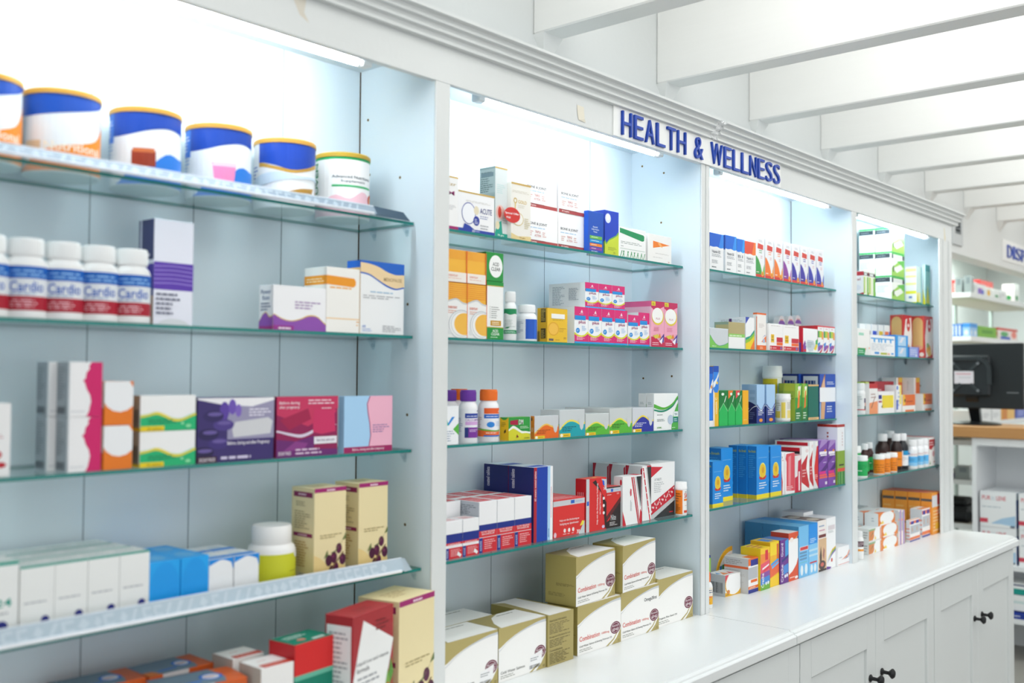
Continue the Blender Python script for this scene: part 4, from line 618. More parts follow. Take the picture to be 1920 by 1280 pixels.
D('blue_sport', '1f4cae', F=[r('eff1f4', 0, .38, 1, .70), p('8f5a3c', (.06, .7), (.3, 1), (.36, .98), (.3, .7)), p('e2b48c', (.1, .7), (.3, .96), (.34, .7)), p('d9a878', (.06, 0), (.1, .38), (.36, .38), (.28, .0)), r('8fc0ec', .0, .0, .06, .36), g('e3ebf8', .45, .76, .46, .08, 2), g('e3ebf8', .45, .14, .48, .16, 3)], L=[r('17307c', 0, 0, 1, 1), r('cdd4dc', .1, .70, .9, .95), p('e2732a', (.12, .72), (.3, .72), (.2, .88)), g('27407c', .2, .72, .66, .2, 1)])
D('strath', '1c8fe2', F=[w('f0dc2c', 0, .085), r('8fc8f2', .14, .775, .84, .782), e('c8382f', .48, .40, .26, .05), e('dfe27a', .48, .525, .27, .155), e('e9c22a', .48, .525, .235, .135), e('d8a020', .5, .54, .1, .06), w('1c8fe2', [.3, .3], [.36, .36]), p('c8382f', (.2, .40), (.48, .36), (.78, .41), (.76, .44), (.48, .39), (.22, .43)), g('e4f2fa', .2, .18, .6, .14, 3)], L=[r('1872bc', 0, 0, 1, 1), w('c6b426', 0, .08), t('a9b83a', 'Bio-Strath', .1, .88, .8, .05), g('3f9ad6', .1, .4, .8, .44, 12)], T=[r('2f9ce6', 0, 0, 1, 1)])
D('strath_tray', '1c8fe2', F=[w('f0dc2c', 0, .14), t('b4c43a', 'Strath', .1, .72, .8, .2), g('8fc8ea', .1, .62, .8, .06, 1)], L=[r('1872bc', 0, 0, 1, 1)], seam=0)
D('red_arrow', 'f3f2f2', F=[p('c2262f', (0, .2), (0, .6), (.5, .3), (.3, 0), (0, 0)), g('d89a9c', .3, .8, .6, .06, 1), e('2f6a3f', .3, .9, .1, .03)], L=[r('dcdde0', 0, 0, 1, 1)])
D('red_person', 'f3f1f1', F=[p('dc4a58', (.1, .08), (.12, .78), (.0, .86), (.1, .98), (1, 1), (1, .06)), p('e88a92', (.3, .2), (.32, .9), (.6, .94), (.56, .2)), g('f6dada', .14, .08, .7, .12, 3)], L=[r('f1efef', 0, 0, 1, 1)])
D('red_vert', 'c8183a', F=[p('e4e2e4', (0, .9), (.0, .4), (.4, .44), (.5, .84), (1, .92), (1, 1), (0, 1)), e('f2e2e4', .65, .92, .26, .06), r('f6e4e8', .56, .04, .76, .56)], L=[r('e9e6e6', 0, 0, 1, 1)])
D('red_hook', 'f3f3f3', F=[p('c42630', (0, .2), (.0, .6), (.8, .82), (.6, .5), (1, .1), (.9, .04)), e('e9dada', .7, .9, .2, .04), g('e8b6b8', .1, .3, .5, .2, 3)], L=[r('e9e9ea', 0, 0, 1, 1), r('c21f2f', .05, .9, .95, .98), r('2c2a2c', .05, .84, .95, .9)], T=[r('dcdcdc', 0, 0, 1, 1)])
D('red_arrow_wide', 'dfe3e4', F=[p('d8322f', (1, 0), (.2, .2), (.1, .44), (.66, .88), (1, .9)), e('f3efee', .6, .94, .24, .05), g('f4cfca', .2, .2, .7, .1, 3)], L=[r('f3f4f4', 0, 0, 1, 1)], T=[r('dedfe0', 0, 0, 1, 1)])
D('purple_ortho', '7d4aa8', F=[p('a98ac8', (0, .8), (1, .96), (1, 1), (.3, 1)), p('5a2f84', (0, .62), (1, .8), (1, .7), (0, .5)), p('52287c', (0, .3), (1, .52), (1, .4), (0, .2)), r('f1ecf6', .08, .70, .9, .76), r('f1ecf6', .2, .665, .9, .69), e('ee8a2a', .72, .775, .12, .025), g('d0bce4', .5, .5, .4, .05, 1), r('d8288a', .05, .28, .76, .34), r('ee5a54', .05, .235, .86, .275), r('ee6a4a', .05, .19, .96, .225), r('e9e2f2', .7, .05, .92, .11)], L=[r('63388c', 0, 0, 1, 1)], T=[r('b49ad0', 0, 0, 1, 1)])
D('bamboo_box', 'eef0f2', F=[w('b03128', .955, 1), r('86a632', 0, .27, 1, .56), r('2c2a20', .2, .31, .86, .335), r('d84a32', 0, .215, 1, .27), r('3f8a3a', 0, 0, 1, .215), *[r(c, x, 0, x+.07, .215) for c, x in (('2c6a2c', .04), ('7cb45a', .18), ('2f7434', .4), ('9cc87a', .56), ('336f30', .74))], *[r('c8a8a4', .62, q, .70, q+.03) for q in (.64, .69, .74, .79, .84)]], L=[r('e2e4ee', 0, 0, 1, 1), w('b03128', .955, 1), *[r('a84a40', .48, q, .56, q+.03) for q in (.66, .72, .78, .84)], r('7f9c30', 0, .0, 1, .56)], T=[r('e9eaea', 0, 0, 1, 1)])
D('nasal_yellow', 'f2f2f0', cap='ee7f2a', wrap='f0e8d8', F=[r('f0b52a', 0, .02, 1, .5), r('e88a5a', .2, .4, .8, .5), g('5a6a8c', .1, .66, .8, .24, 2), g('c04a2a', .1, .1, .8, .24, 3)])
D('nasal_white', 'f2f2f0', cap='f4f4f4', wrap='f2f2f0', F=[r('4a2432', 0, .62, 1, .95), g('d8c4c8', .1, .66, .8, .24, 3), r('ee9a2a', .1, .36, .9, .48)])
D('syrup_box', '24408c', F=[r('8cc04a', 0, .62, 1, .95), t('1f5a2c', 'al', .4, .72, .4, .1), r('b8243a', 0, .44, 1, .58)], T=[r('1c5a9c', 0, 0, 1, 1)])
D('baby_round', 'f3f2ee', F=[r('ecb42a', 0, 0, 1, .18), p('d84a5a', (0, 1), (0, .62), (.16, .9), (.24, 1)), e('ecb42a', .55, .5, .56, .52), e('f7f7f6', .56, .54, .52, .5), e('d88a4a', .2, .2, .1, .1), g('9a7a1a', .04, .03, .24, .1, 1)], L=[r('d6d7d2', 0, 0, 1, 1), bar('5a5c58', .08, .14, .74, .5)], T=[r('f0eeea', 0, 0, 1, 1), p('e88a4a', (.1, .2), (.5, .2), (.4, .7)), p('d84a4a', (.5, .2), (.8, .2), (.7, .6)), p('5a9ad0', (.0, .5), (.2, .4), (.2, .8))])
D('header_card', 'f4f3f0', F=[e('ecb02c', 1.0, .3, .98, .7), e('f6f5f2', 1.02, .28, .86, .6), g('9a9ca0', .42, .66, .5, .14, 2), r('3f8fd0', .08, .26, .24, .44), r('4faa5a', .26, .26, .42, .46), r('e9a03a', .44, .27, .6, .48), r('e06a34', .62, .28, .78, .5), r('b83a3a', .8, .29, .96, .52), g('7a8a9a', .08, .12, .8, .1, 1)], seam=0)
D('orange_flash', 'f1f1f1', F=[r('e86a22', 0, .8, 1, 1), r('1f2a90', .24, .78, .98, .96), r('b6bac0', .0, .4, .94, .74), r('e86a2a', .25, .3, .9, .38), r('e86f2c', 0, .12, 1, .2), r('22308c', 0, 0, 1, .11), g('f4d4c4', .1, .13, .7, .06, 1)], L=[r('cbcac8', 0, 0, 1, 1), r('e0683a', .0, .70, 1, .77), g('9a9894', .06, .80, .7, .15, 3), g('b0aeaa', .06, .3, .8, .36, 10)], T=[r('d9d6d0', 0, 0, 1, 1), r('e8702f', .3, 0, 1, .4)])
D('creche_yellow', 'e6556a', F=[r('f2c62a', 0, .8, 1, 1), p('ee8a3a', (0, .62), (1, .70), (1, .86), (0, .86)), p('8a4a9c', (.0, .26), (0, .4), (1, .44), (1, .28)), p('3f86d0', (0, .12), (0, .28), (1, .32), (1, .14)), p('6fb03a', (0, 0), (0, .12), (1, .16), (1, 0)), v('f6f2f4', 'Creche', .1, .06, .26, .34), r('d8283a', .5, .7, .8, .94), p('f4eef2', (.2, .48), (.9, .56), (.9, .6), (.2, .52)), p('d8384a', (.3, .42), (.9, .5), (.9, .54), (.3, .46)), e('e9f0f8', .6, .14, .09, .04), e('e9f0f8', .82, .15, .09, .04)], L=[r('e8c61e', 0, 0, 1, 1)], T=[r('f0d22a', 0, 0, 1, 1), g('c83a54', .1, .1, .8, .8, 3)])
D('creche_orange', 'f0b41e', F=[p('e8663a', (0, .2), (0, .5), (1, .56), (1, .3)), r('f4d42a', 0, .7, 1, 1), p('3a9ae0', (.1, .46), (.95, .56), (.95, .62), (.1, .52)), p('4ab0ea', (.2, .4), (.95, .49), (.95, .54), (.2, .45)), r('e0663a', .74, .6, .95, .94), p('f4cc2a', (0, 0), (0, .2), (1, .26), (1, 0))], L=[r('dcae1a', 0, 0, 1, 1)], T=[r('f0c83a', 0, 0, 1, 1), r('4a8ad0', .2, .2, .8, .8)])
D('creche_purple', '6a2f8c', F=[v('f0ecf6', 'Creche', .1, .04, .26, .4), v('e9e2f4', 'Guard', .1, .62, .26, .3), p('3f9ad8', (.6, .6), (1, .6), (1, 1), (.6, .96)), p('4a8ad4', (.4, .2), (1, .24), (1, .44), (.4, .4)), p('27307c', (.2, .48), (1, .58), (1, .64), (.2, .54)), e('e9f0f8', .6, .16, .1, .04), e('e9f0f8', .82, .17, .1, .04)], L=[r('4a2268', 0, 0, 1, 1)], T=[r('5a86c4', 0, 0, 1, 1)])
D('white_flame', 'f5f4f3', F=[r('dc5228', 0, .86, 1, 1), p('dc5228', (0, .0), (0, .14), (.4, .2), (.8, .32), (1, .46), (1, 0)), e('f3ece8', .3, .85, .2, .05), p('f0b43a', (0, .84), (.6, .86), (1, .92), (1, .88)), p('2f5aa8', (.86, .88), (1, .92), (1, .84)), g('f6d4c4', .1, .05, .6, .05, 1), e('f4e8e2', .8, .05, .16, .03)], L=[r('d8c0a0', 0, 0, 1, 1), r('c8442a', 0, .8, 1, 1)], T=[r('f0ece8', 0, 0, 1, 1)])
D('sky_tall', '74bdea', F=[r('f0d8d8', .1, .52, .96, .6), r('d03a3a', .14, .53, .92, .59), *[r('5f90b8', .1, q, .8, q+.035) for q in (.46, .40, .34)], r('5ac06a', .1, .29, .84, .295), e('e3eef4', .3, .14, .13, .1), e('e3eef4', .72, .15, .13, .1)], L=[r('3f86b4', 0, 0, 1, 1), g('2f709c', .06, .36, .84, .2, 6)], T=[r('6ab0dc', 0, 0, 1, 1)])
D('sky_front', '2f9ce6', F=[r('1b8fe4', 0, .6, 1, 1), r('7fc4ee', 0, 0, 1, .6), g('cfe8f8', .14, .62, .7, .1, 3), r('b8dcf2', 0, .46, 1, .5), r('b8dcf2', 0, .36, 1, .4), r('c83a4a', .1, .22, .9, .25), e('e6f0f6', .3, .12, .13, .08), e('e6f0f6', .7, .12, .13, .08)], T=[r('2f9ce0', 0, 0, 1, 1)])
D('gym_box', 'efe9e4', F=[g('8aa0c0', .14, .86, .7, .06, 1), g('c87a9c', .14, .78, .7, .05, 1), r('6f2c2c', .1, .66, .94, .72), r('d8b48c', .06, .0, 1, .64), p('3a2f2c', (.2, .3), (.34, .5), (.44, .3), (.4, .14), (.24, .16)), p('a0645c', (.56, .3), (.66, .46), (.8, .4), (.7, .2)), e('4a3c3a', .5, .12, .4, .09), e('d0685a', .5, .13, .2, .04), r('3a3030', .06, 0, 1, .04)], T=[r('7a6258', 0, 0, 1, 1), e('cfc4b4', .5, .5, .4, .3)])
D('rainbow_tail', 'f3f4f5', F=[p('7a4fb0', (0, .1), (.6, .3), (1, .36), (1, .33), (.6, .26)), p('6fb04a', (0, .13), (.6, .335), (1, .39), (1, .36), (.6, .3)), p('e8b83a', (0, .16), (.6, .37), (1, .42), (1, .39), (.6, .335)), e('c84a3a', .56, .16, .09, .04), p('6a3f9c', (0, 0), (0, .06), (.5, .03), (.4, 0)), g('a9b4b4', .16, .7, .6, .05, 2), r('dcd4d8', .16, .76, .9, .85)], T=[r('e6e8ea', 0, 0, 1, 1)])
D('stripe_low', 'f4f4f5', F=[p('e87a3a', (.3, .3), (.8, .5), (1, .76), (1, .64), (.8, .4)), p('2a3f7c', (.5, .3), (.86, .4), (1, .58), (1, .5), (.86, .34)), g('b8bcc2', .08, .4, .3, .1, 1), w('dc5a4a', [.08, .08], [.1, .1])], T=[r('e2e4e6', 0, 0, 1, 1)])
# fourth bay
D('herb_green', 'f1f5ee', F=[r('3fae4a', 0, .9, 1, 1), r('2c3338', 0, .72, .12, .9), r('2c3338', .84, .72, 1, .9), r('dfe6e2', .12, .74, .84, .88), p('9ccf5a', (0, .0), (0, .3), (.6, .66), (1, .7), (1, 0)), p('5fb84a', (.4, .62), (1, .72), (1, .4)), p('eef4ea', (.1, .3), (.7, .52), (.9, .36), (.4, .14)), e('4a6a3c', .14, .28, .06, .14)], L=[r('f3f6f4', 0, 0, 1, 1), r('27a04a', 0, .93, 1, 1), r('2c353c', 0, .74, .9, .92), g('8a949c', .1, .8, .6, .06, 1), g('c4ccc8', .1, .3, .7, .3, 4)], T=[r('7cc48a', 0, 0, 1, 1)])
D('herb_slim', 'f0f4ea', F=[r('3a4044', 0, .8, 1, .93), r('e3e8e6', .15, .82, .7, .91), r('b4d46a', 0, .05, .3, .75), r('e9eed8', .3, .05, .6, .75), r('7cc04a', .7, .0, 1, .75)], L=[r('f2efee', 0, 0, 1, 1), r('b02a34', 0, .8, 1, .97), t('a84a50', 'Vital', .06, .6, .7, .1), p('b8303a', (0, 0), (0, .1), (.5, .02), (1, .1), (1, 0)), e('e6e4ea', .5, .3, .3, .12)], T=[r('3fb060', 0, 0, 1, 1), g('9cd89c', .1, .1, .8, .8, 2)])
D('teal_yellow', 'd8f0ea', F=[r('f0f0b0', 0, .0, 1, .3), r('8ad0cc', .84, 0, 1, 1), p('d8d22a', (0, 0), (.3, .3), (.5, .0)), r('3aa05a', 0, 0, 1, .04)], L=[r('f2f6ee', 0, 0, 1, 1), r('e6ec9a', 0, .86, 1, .95), r('eef0a0', 0, .7, 1, .76), r('ecef9c', 0, .5, 1, .56), r('e4e23a', 0, .26, 1, .34), r('6a8ac0', .3, .14, .6, .2), r('d8d82a', .2, .0, 1, .04)], T=[r('bfe4dc', 0, 0, 1, 1)])
D('teal_slim', '6ab4b4', F=[r('3f9a9c', 0, .84, 1, 1), r('8cc4c0', 0, .4, 1, .84), p('cfc822', (.1, 0), (.5, .5), (.9, .0)), r('3a9a5a', 0, 0, 1, .04)], L=[r('d0ecea', 0, 0, 1, 1), p('d8d42a', (0, 0), (.1, .4), (1, .1), (1, 0))], T=[r('6ab4b4', 0, 0, 1, 1)])
D('peach_green', 'f3f3f0', F=[r('9fd8c0', .1, .74, .5, .84), e('f4a06a', .3, .28, .7, .12), e('f3f3f0', .4, .4, .8, .14), r('1a9a58', 0, 0, .62, .26), g('cfeedc', .1, .06, .4, .14, 2), p('e6ece8', (.55, .02), (.95, .02), (.9, .34), (.7, .3))])
D('display_white', 'f4f6f8', F=[r('2a98e0', .02, .80, .96, .86), *[p('3aa4e6', (x, .85), (x+.08, .85), (x+.06, .62), (x+.01, .66)) for x in (.12, .3, .4, .56, .78)], g('c3ccd4', .04, .24, .9, .36, 6), r('2a90da', .16, .08, .34, .18), r('b4bc3a', .4, .06, .66, .16), r('f0b89a', .68, .06, .78, .14), r('3a9ae0', .84, .08, .94, .16)], T=[r('e9ecef', 0, 0, 1, 1)], seam=0)
for nm, c in (('pot_blue', '2450c8'), ('pot_yellow', 'e9c83a'), ('pot_orange', 'ee7a4a'), ('pot_violet', '5a6ad8'), ('pot_grey', '8a8684'), ('pot_black', '2a2624')):
    D(nm, 'f2f3f4', F=[r(c, .14, .1, .9, .8)], L=[r('e6e8ec', 0, 0, 1, 1)], seam=0)
D('blue_carton', 'b0d4f0', F=[r('2a9ae4', 0, 0, .2, 1), r('2a9ae4', .84, 0, 1, 1), p('e6e4f0', (.3, .3), (.5, .8), (.7, .8), (.5, .3)), r('2a9ae4', 0, .9, 1, 1)], L=[r('1f86d8', 0, 0, 1, 1)], T=[r('c4dcf0', 0, 0, 1, 1)])
D('lilac_carton', '93a4e0', F=[g('d8e0f6', .1, .2, .7, .6, 3), r('7a6ac8', .88, 0, 1, 1), p('e9ecf6', (.6, .1), (.7, .4), (.8, .1))], L=[r('2a7ad0', 0, 0, 1, 1)], T=[r('b4c0ea', 0, 0, 1, 1)])
D('red_cereal', 'c8262c', F=[p('f1ece8', (.2, .0), (.1, .5), (.3, .9), (.9, .95), (1, .5), (.9, .1)), e('c42a30', .6, .78, .2, .16), e('f4dada', .6, .76, .12, .04), e('e9a83a', .5, .2, .26, .12), e('8cb06a', .4, .3, .14, .06), e('f0c86a', .6, .12, .22, .08)], L=[r('d04a40', 0, 0, 1, 1), e('dfb676', .5, .82, .4, .14), r('dfb676', .1, .24, .9, .82), e('e0a080', .5, .24, .4, .06), e('f0e4dc', .8, .08, .18, .05)], T=[r('5a2a24', 0, 0, 1, 1)])
D('small_white_bottle', 'f3f3f3', cap='f3f4f4', wrap='ebeceb', F=[g('a9b0b0', .1, .3, .5, .6, 5), r('d03a44', 0, .06, 1, .12), r('4a3a64', .72, .5, 1, .76), r('2c2420', .74, .1, .96, .3), r('e06a3a', .8, .3, 1, .5)])
D('lime_slim', 'a9cf4a', F=[r('cfe88a', 0, .7, 1, 1), r('8fb0e0', .4, .5, .9, .82), r('d8e8b0', .2, .1, .8, .3)], L=[r('b4d44a', 0, 0, 1, 1)])
D('salmon_box', 'f0efee', F=[r('c02a30', 0, .84, 1, 1), g('b8a09c', .2, .5, .6, .2, 2), p('f09a6a', (0, 0), (0, .36), (1, .42), (1, 0)), p('8a5a4a', (.2, .2), (.7, .6), (.74, .58), (.26, .18))], T=[r('b82a34', 0, 0, 1, 1)])
D('yellow_label', 'f2f2f2', F=[r('eed83a', .22, .24, .94, .82), r('22308c', .0, .66, .2, .84), r('a83a5c', 0, .5, .2, .58), p('4a4a3c', (.16, .3), (.24, .4), (.24, .24))], T=[r('e4e4e6', 0, 0, 1, 1)])
D('dark_red', '9c1a2a', F=[g('d89aa4', .1, .5, .7, .3, 2), p('c03a44', (0, 0), (1, 0), (1, .5), (.6, .1))], L=[r('8f1624', 0, 0, 1, 1), g('d89aa4', .2, .4, .6, .5, 3)], T=[r('c84a54', 0, 0, 1, 1)])
D('blue_tilt', 'f1f2f4', F=[r('2a5ac8', 0, .1, .3, .46), e('2a6ad0', .2, .9, .16, .08), r('f0e27a', .6, .3, 1, 1), g('a9b8d8', .3, .2, .4, .6, 4)])
D('grey_orange_spine', 'eef0f0', F=[r('e8702a', .3, 0, 1, 1), r('f0c03a', .4, .86, 1, 1), r('f3eeea', 0, 0, .3, 1)], L=[r('dcdcdc', 0, 0, 1, 1), g('b0b2b4', .4, .6, .2, .3, 6)], T=[r('e4e4e4', 0, 0, 1, 1)])
D('flame_low', 'f3f0ec', F=[r('e07030', 0, .36, 1, 1), p('f0bc3a', (0, .4), (0, 1), (.16, 1), (.24, .7), (.2, .4)), e('3a2a24', .18, .66, .05, .1), r('b8482a', .3, .56, .8, .64), r('e8814a', .2, 0, .9, .12)], T=[r('dcae8a', 0, 0, 1, 1)])
D('green_tub', 'eef2ee', cap='f3f5f4', wrap='22ac5a', F=[g('138a44', .1, .5, .8, .3, 3), r('c8ecd4', .2, .36, .5, .42), r('f0f4f0', 0, 0, 1, .06)])
D('green_syrup', '3a1a18', cap='f1f2f4', wrap='22ac5a', band=(.1, .52), F=[g('138a44', .1, .2, .8, .5, 3), r('d0eed8', .2, .5, .6, .56)])
D('orange_tub', 'f1efea', cap='f4f5f4', wrap='ee8a1c', F=[g('c06a14', .1, .2, .8, .5, 3), r('b85a1a', .3, .1, .7, .16)])
D('orange_syrup', '2c1a1a', cap='f1f2f4', wrap='ee8a1c', band=(.1, .5), F=[g('b86a1a', .1, .4, .8, .2, 1)])
D('dark_syrup', '2c1612', cap='f1f2f4', wrap='3a1c16', F=[g('6a3a34', .1, .6, .7, .3, 2)])
D('blue_syrup', '1c2026', cap='f1f2f4', wrap='eef0f2', band=(.1, .52), F=[r('1f8fc4', .5, .7, 1, 1), g('b8c0c8', .1, .3, .7, .3, 3)])
D('white_blue_bottle', 'f3f4f6', cap='f3f4f5', wrap='f0f2f4', F=[r('5ab4ea', 0, .16, 1, .6), r('8fcaf0', 0, .0, 1, .2), r('2f8fd8', .05, .72, .3, .84), g('c89a9c', .3, .66, .6, .14, 2), g('3a7ab4', .2, .3, .6, .2, 2)])
D('red_tonic', 'f1eeea', F=[p('b8262c', (0, .6), (0, .92), (1, .92), (1, .76), (.4, .56)), p('6a1a1c', (.8, .66), (1, .92), (1, .7)), g('f0cfcf', .1, .7, .7, .16, 2), e('d8a0a4', .74, .42, .2, .1), p('b8262c', (.6, .12), (1, .16), (1, .12)), p('3f8a3c', (.06, .06), (.24, .06), (.16, .22))], L=[r('eceae8', 0, 0, 1, 1)], T=[r('d0686c', 0, 0, 1, 1)])
D('amber_carton', 'ee9f3a', F=[r('ee9a2a', 0, 0, 1, 1), g('f6c87a', .1, .1, .8, .8, 6)], L=[r('ee9a3a', 0, 0, 1, 1), r('5a5450', .02, .8, .96, .87), r('8a6a3a', .02, .24, .96, .28), g('f0b464', .1, .4, .7, .3, 3)], T=[r('d86a4a', 0, 0, 1, 1)])
D('amber_c', 'ee9a2e', F=[r('d8dadc', 0, .66, 1, .94), r('dc4a4a', .5, .7, 1, .97), r('ee7a3c', .4, .44, 1, .64), t('f6e8dc', 'C', .56, .48, .3, .13), g('f6d4a4', .1, .06, .8, .54, 7), r('eab02a', .3, .12, 1, .26)], L=[r('f09c3c', 0, 0, 1, 1), r('5a5a5c', 0, .8, .98, .86), g('f0b464', .1, .4, .7, .3, 3)], T=[r('e07a54', 0, 0, 1, 1), r('ee9a3a', 0, .0, .5, .5)])
D('oval_orange', 'f4f4f3', F=[r('e8832f', 0, 0, 1, 1), e('f7f7f6', .52, .55, .42, .5), p('f0cf3a', (.1, .05), (.26, .4), (.34, .1), (.22, .0)), r('f7f7f6', .1, .0, .8, .12), r('c9c6c0', .92, .7, 1, 1)], L=[r('e9ebec', 0, 0, 1, 1), g('a9b2ba', .5, .3, .2, .4, 2)], T=[r('d8d9da', 0, 0, 1, 1), p('e8773a', (.0, 0), (.5, 0), (.2, .6))])
D('oval_photo', 'f4f4f3', F=[p('d8864a', (0, .05), (0, .95), (.55, .95), (.4, .2), (.3, .05)), p('8fae82', (0, .8), (0, .95), (.55, .95), (.5, .8)), p('a87a50', (.1, .3), (.3, .7), (.4, .6)), e('f7f7f6', .72, .52, .3, .46), p('f0cf3a', (.44, .04), (.52, .36), (.6, .1)), r('e8833a', .93, 0, 1, .9)], L=[r('e3e6e4', 0, 0, 1, 1), bar('5a5e5c', .1, .2, .4, .6), g('9aa0a0', .6, .2, .3, .6, 3)], T=[r('e2e4e4', 0, 0, 1, 1)])
D('violet_spine', 'f0e4e0', F=[r('b4b8bc', .0, .4, .5, .96), r('a088c8', .5, 0, .86, 1), r('f0bcb0', .86, 0, 1, 1), r('e89a7a', 0, .7, .4, .76)], L=[r('d8d8da', 0, 0, 1, 1)], T=[r('e0e0e0', 0, 0, 1, 1)])
D('twin_box', 'f2f0ef', F=[r('ec7a42', 0, .82, 1, .95), r('2a2f9c', .1, .8, .4, .94), r('2a2f9c', .6, .8, .9, .94), r('b8bec4', .06, .36, .96, .74), r('c89a7a', .2, .46, .28, .64), r('c89a7a', .66, .46, .74, .64), r('ec7a42', 0, .08, 1, .2), r('3a3f9c', 0, 0, 1, .06)], L=[r('dcdee2', 0, 0, 1, 1), *[r('e08a7a', 0, q, 1, q+.05) for q in (.1, .26, .42, .58)]], T=[r('ee9a6a', 0, 0, 1, .5), r('f0eeec', 0, .5, 1, 1)])
D('grey_pack', 'b9c0c4', F=[r('c0c6c8', 0, 0, 1, 1), p('5a6468', (.4, .2), (.6, .5), (.7, .2)), r('e07a4a', 0, .0, 1, .1)], L=[r('b0b8bc', 0, 0, 1, 1)], T=[r('a9b0b4', 0, 0, 1, 1)])
# far room
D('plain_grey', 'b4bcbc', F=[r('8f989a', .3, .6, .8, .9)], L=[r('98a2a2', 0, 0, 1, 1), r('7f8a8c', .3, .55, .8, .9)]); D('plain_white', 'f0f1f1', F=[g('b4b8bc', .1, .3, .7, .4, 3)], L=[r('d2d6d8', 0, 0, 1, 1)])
D('lilac_block', 'f0f0f2', F=[r('8a6ac0', .1, .1, .6, .6), r('4a6ac8', .6, .1, .8, .5), r('f0c4d0', .1, .62, .7, .68)], L=[r('ececf0', 0, 0, 1, 1), r('8a6ac0', .1, .1, .7, .6)])
D('red_block', 'd8322c', F=[g('f0a49c', .1, .3, .7, .5, 4)], L=[r('c92a28', 0, 0, 1, 1), g('f0a49c', .1, .2, .7, .6, 4)])
D('yellow_dot', 'f2f1ee', F=[e('e9b43a', .4, .4, .24, .34)], L=[e('e9b43a', .5, .4, .24, .34)]); D('green_dot', 'eef0ee', F=[e('3a9a5a', .5, .24, .26, .14)], L=[e('3a9a5a', .5, .24, .26, .14)])
D('blue_stripe', '2a7ad0', F=[*[r('dfe8f2', .1+.3*i, .1, .26+.3*i, .9) for i in range(3)]], L=[*[r('dfe8f2', .1+.3*i, .1, .26+.3*i, .9) for i in range(3)]])
D('sky_block', '9cc8f0', F=[r('4a9ae4', 0, .7, 1, 1), e('e3eef8', .5, .3, .3, .2)], L=[r('4a9ae4', 0, .7, 1, 1), e('e3eef8', .5, .3, .3, .2)]); D('green_flat', '7cb83a', F=[r('5a9a2a', .2, .4, .8, .7)], L=[r('5a9a2a', .2, .4, .8, .7)])
D('confetti', 'f0e4e0', F=[r('d84a3a', 0, .8, 1, 1), e('5ab06a', .3, .5, .2, .2), r('3a5ac0', .1, .0, .6, .3), e('ee8a7a', .8, .5, .14, .3)], L=[r('d84a3a', 0, .8, 1, 1), e('5ab06a', .3, .5, .2, .2), r('3a5ac0', .1, .0, .6, .3), e('ee8a7a', .8, .5, .14, .3)])
D('orange_block', 'd8862a', F=[r('f0c06a', .4, 0, 1, 1)], L=[r('f0c06a', .4, 0, 1, 1)]); D('violet_block', '5a6ac0', F=[r('8a94d8', .2, .2, .8, .8)], L=[r('8a94d8', .2, .2, .8, .8)])
D('glove_case', 'e9edf0', L=[r('eef1f3', 0, 0, 1, 1), t('d0485a', 'PUR', .06, .76, .24, .12), t('c3cfd8', 'EG', .32, .76, .1, .1), t('d0485a', 'LENE', .46, .76, .26, .12), g('b4c0c8', .06, .54, .6, .06, 1), p('a9cbe6', (.3, .1), (.6, .26), (.98, .36), (.98, .06), (.6, .1)), r('d0485a', .0, .12, .22, .24), r('2c3a54', .84, .02, .96, .07)], F=[r('c4d0d8', 0, 0, 1, 1), r('2a5aa8', 0, 0, 1, .8)], R=[r('2a5aa8', 0, .0, 1, .9)])
D('teal_case', 'eef1f1', L=[r('1c2a64', 0, .92, 1, .97), r('17988c', 0, .62, 1, .82), r('1c4a6c', 0, .6, 1, .62), g('8fc8c4', .3, .3, .5, .1, 2), r('1c2a64', 0, 0, 1, .05)])
D('navy_case', '1f3a98', L=[r('1f3a98', 0, 0, 1, 1), t('dfe6f4', 'CARE', .3, .3, .4, .4)])
DES['navy_case']['L'] = [r('1f3a98', 0, 0, 1, 1), g('dfe6f4', .3, .3, .4, .4, 1)]
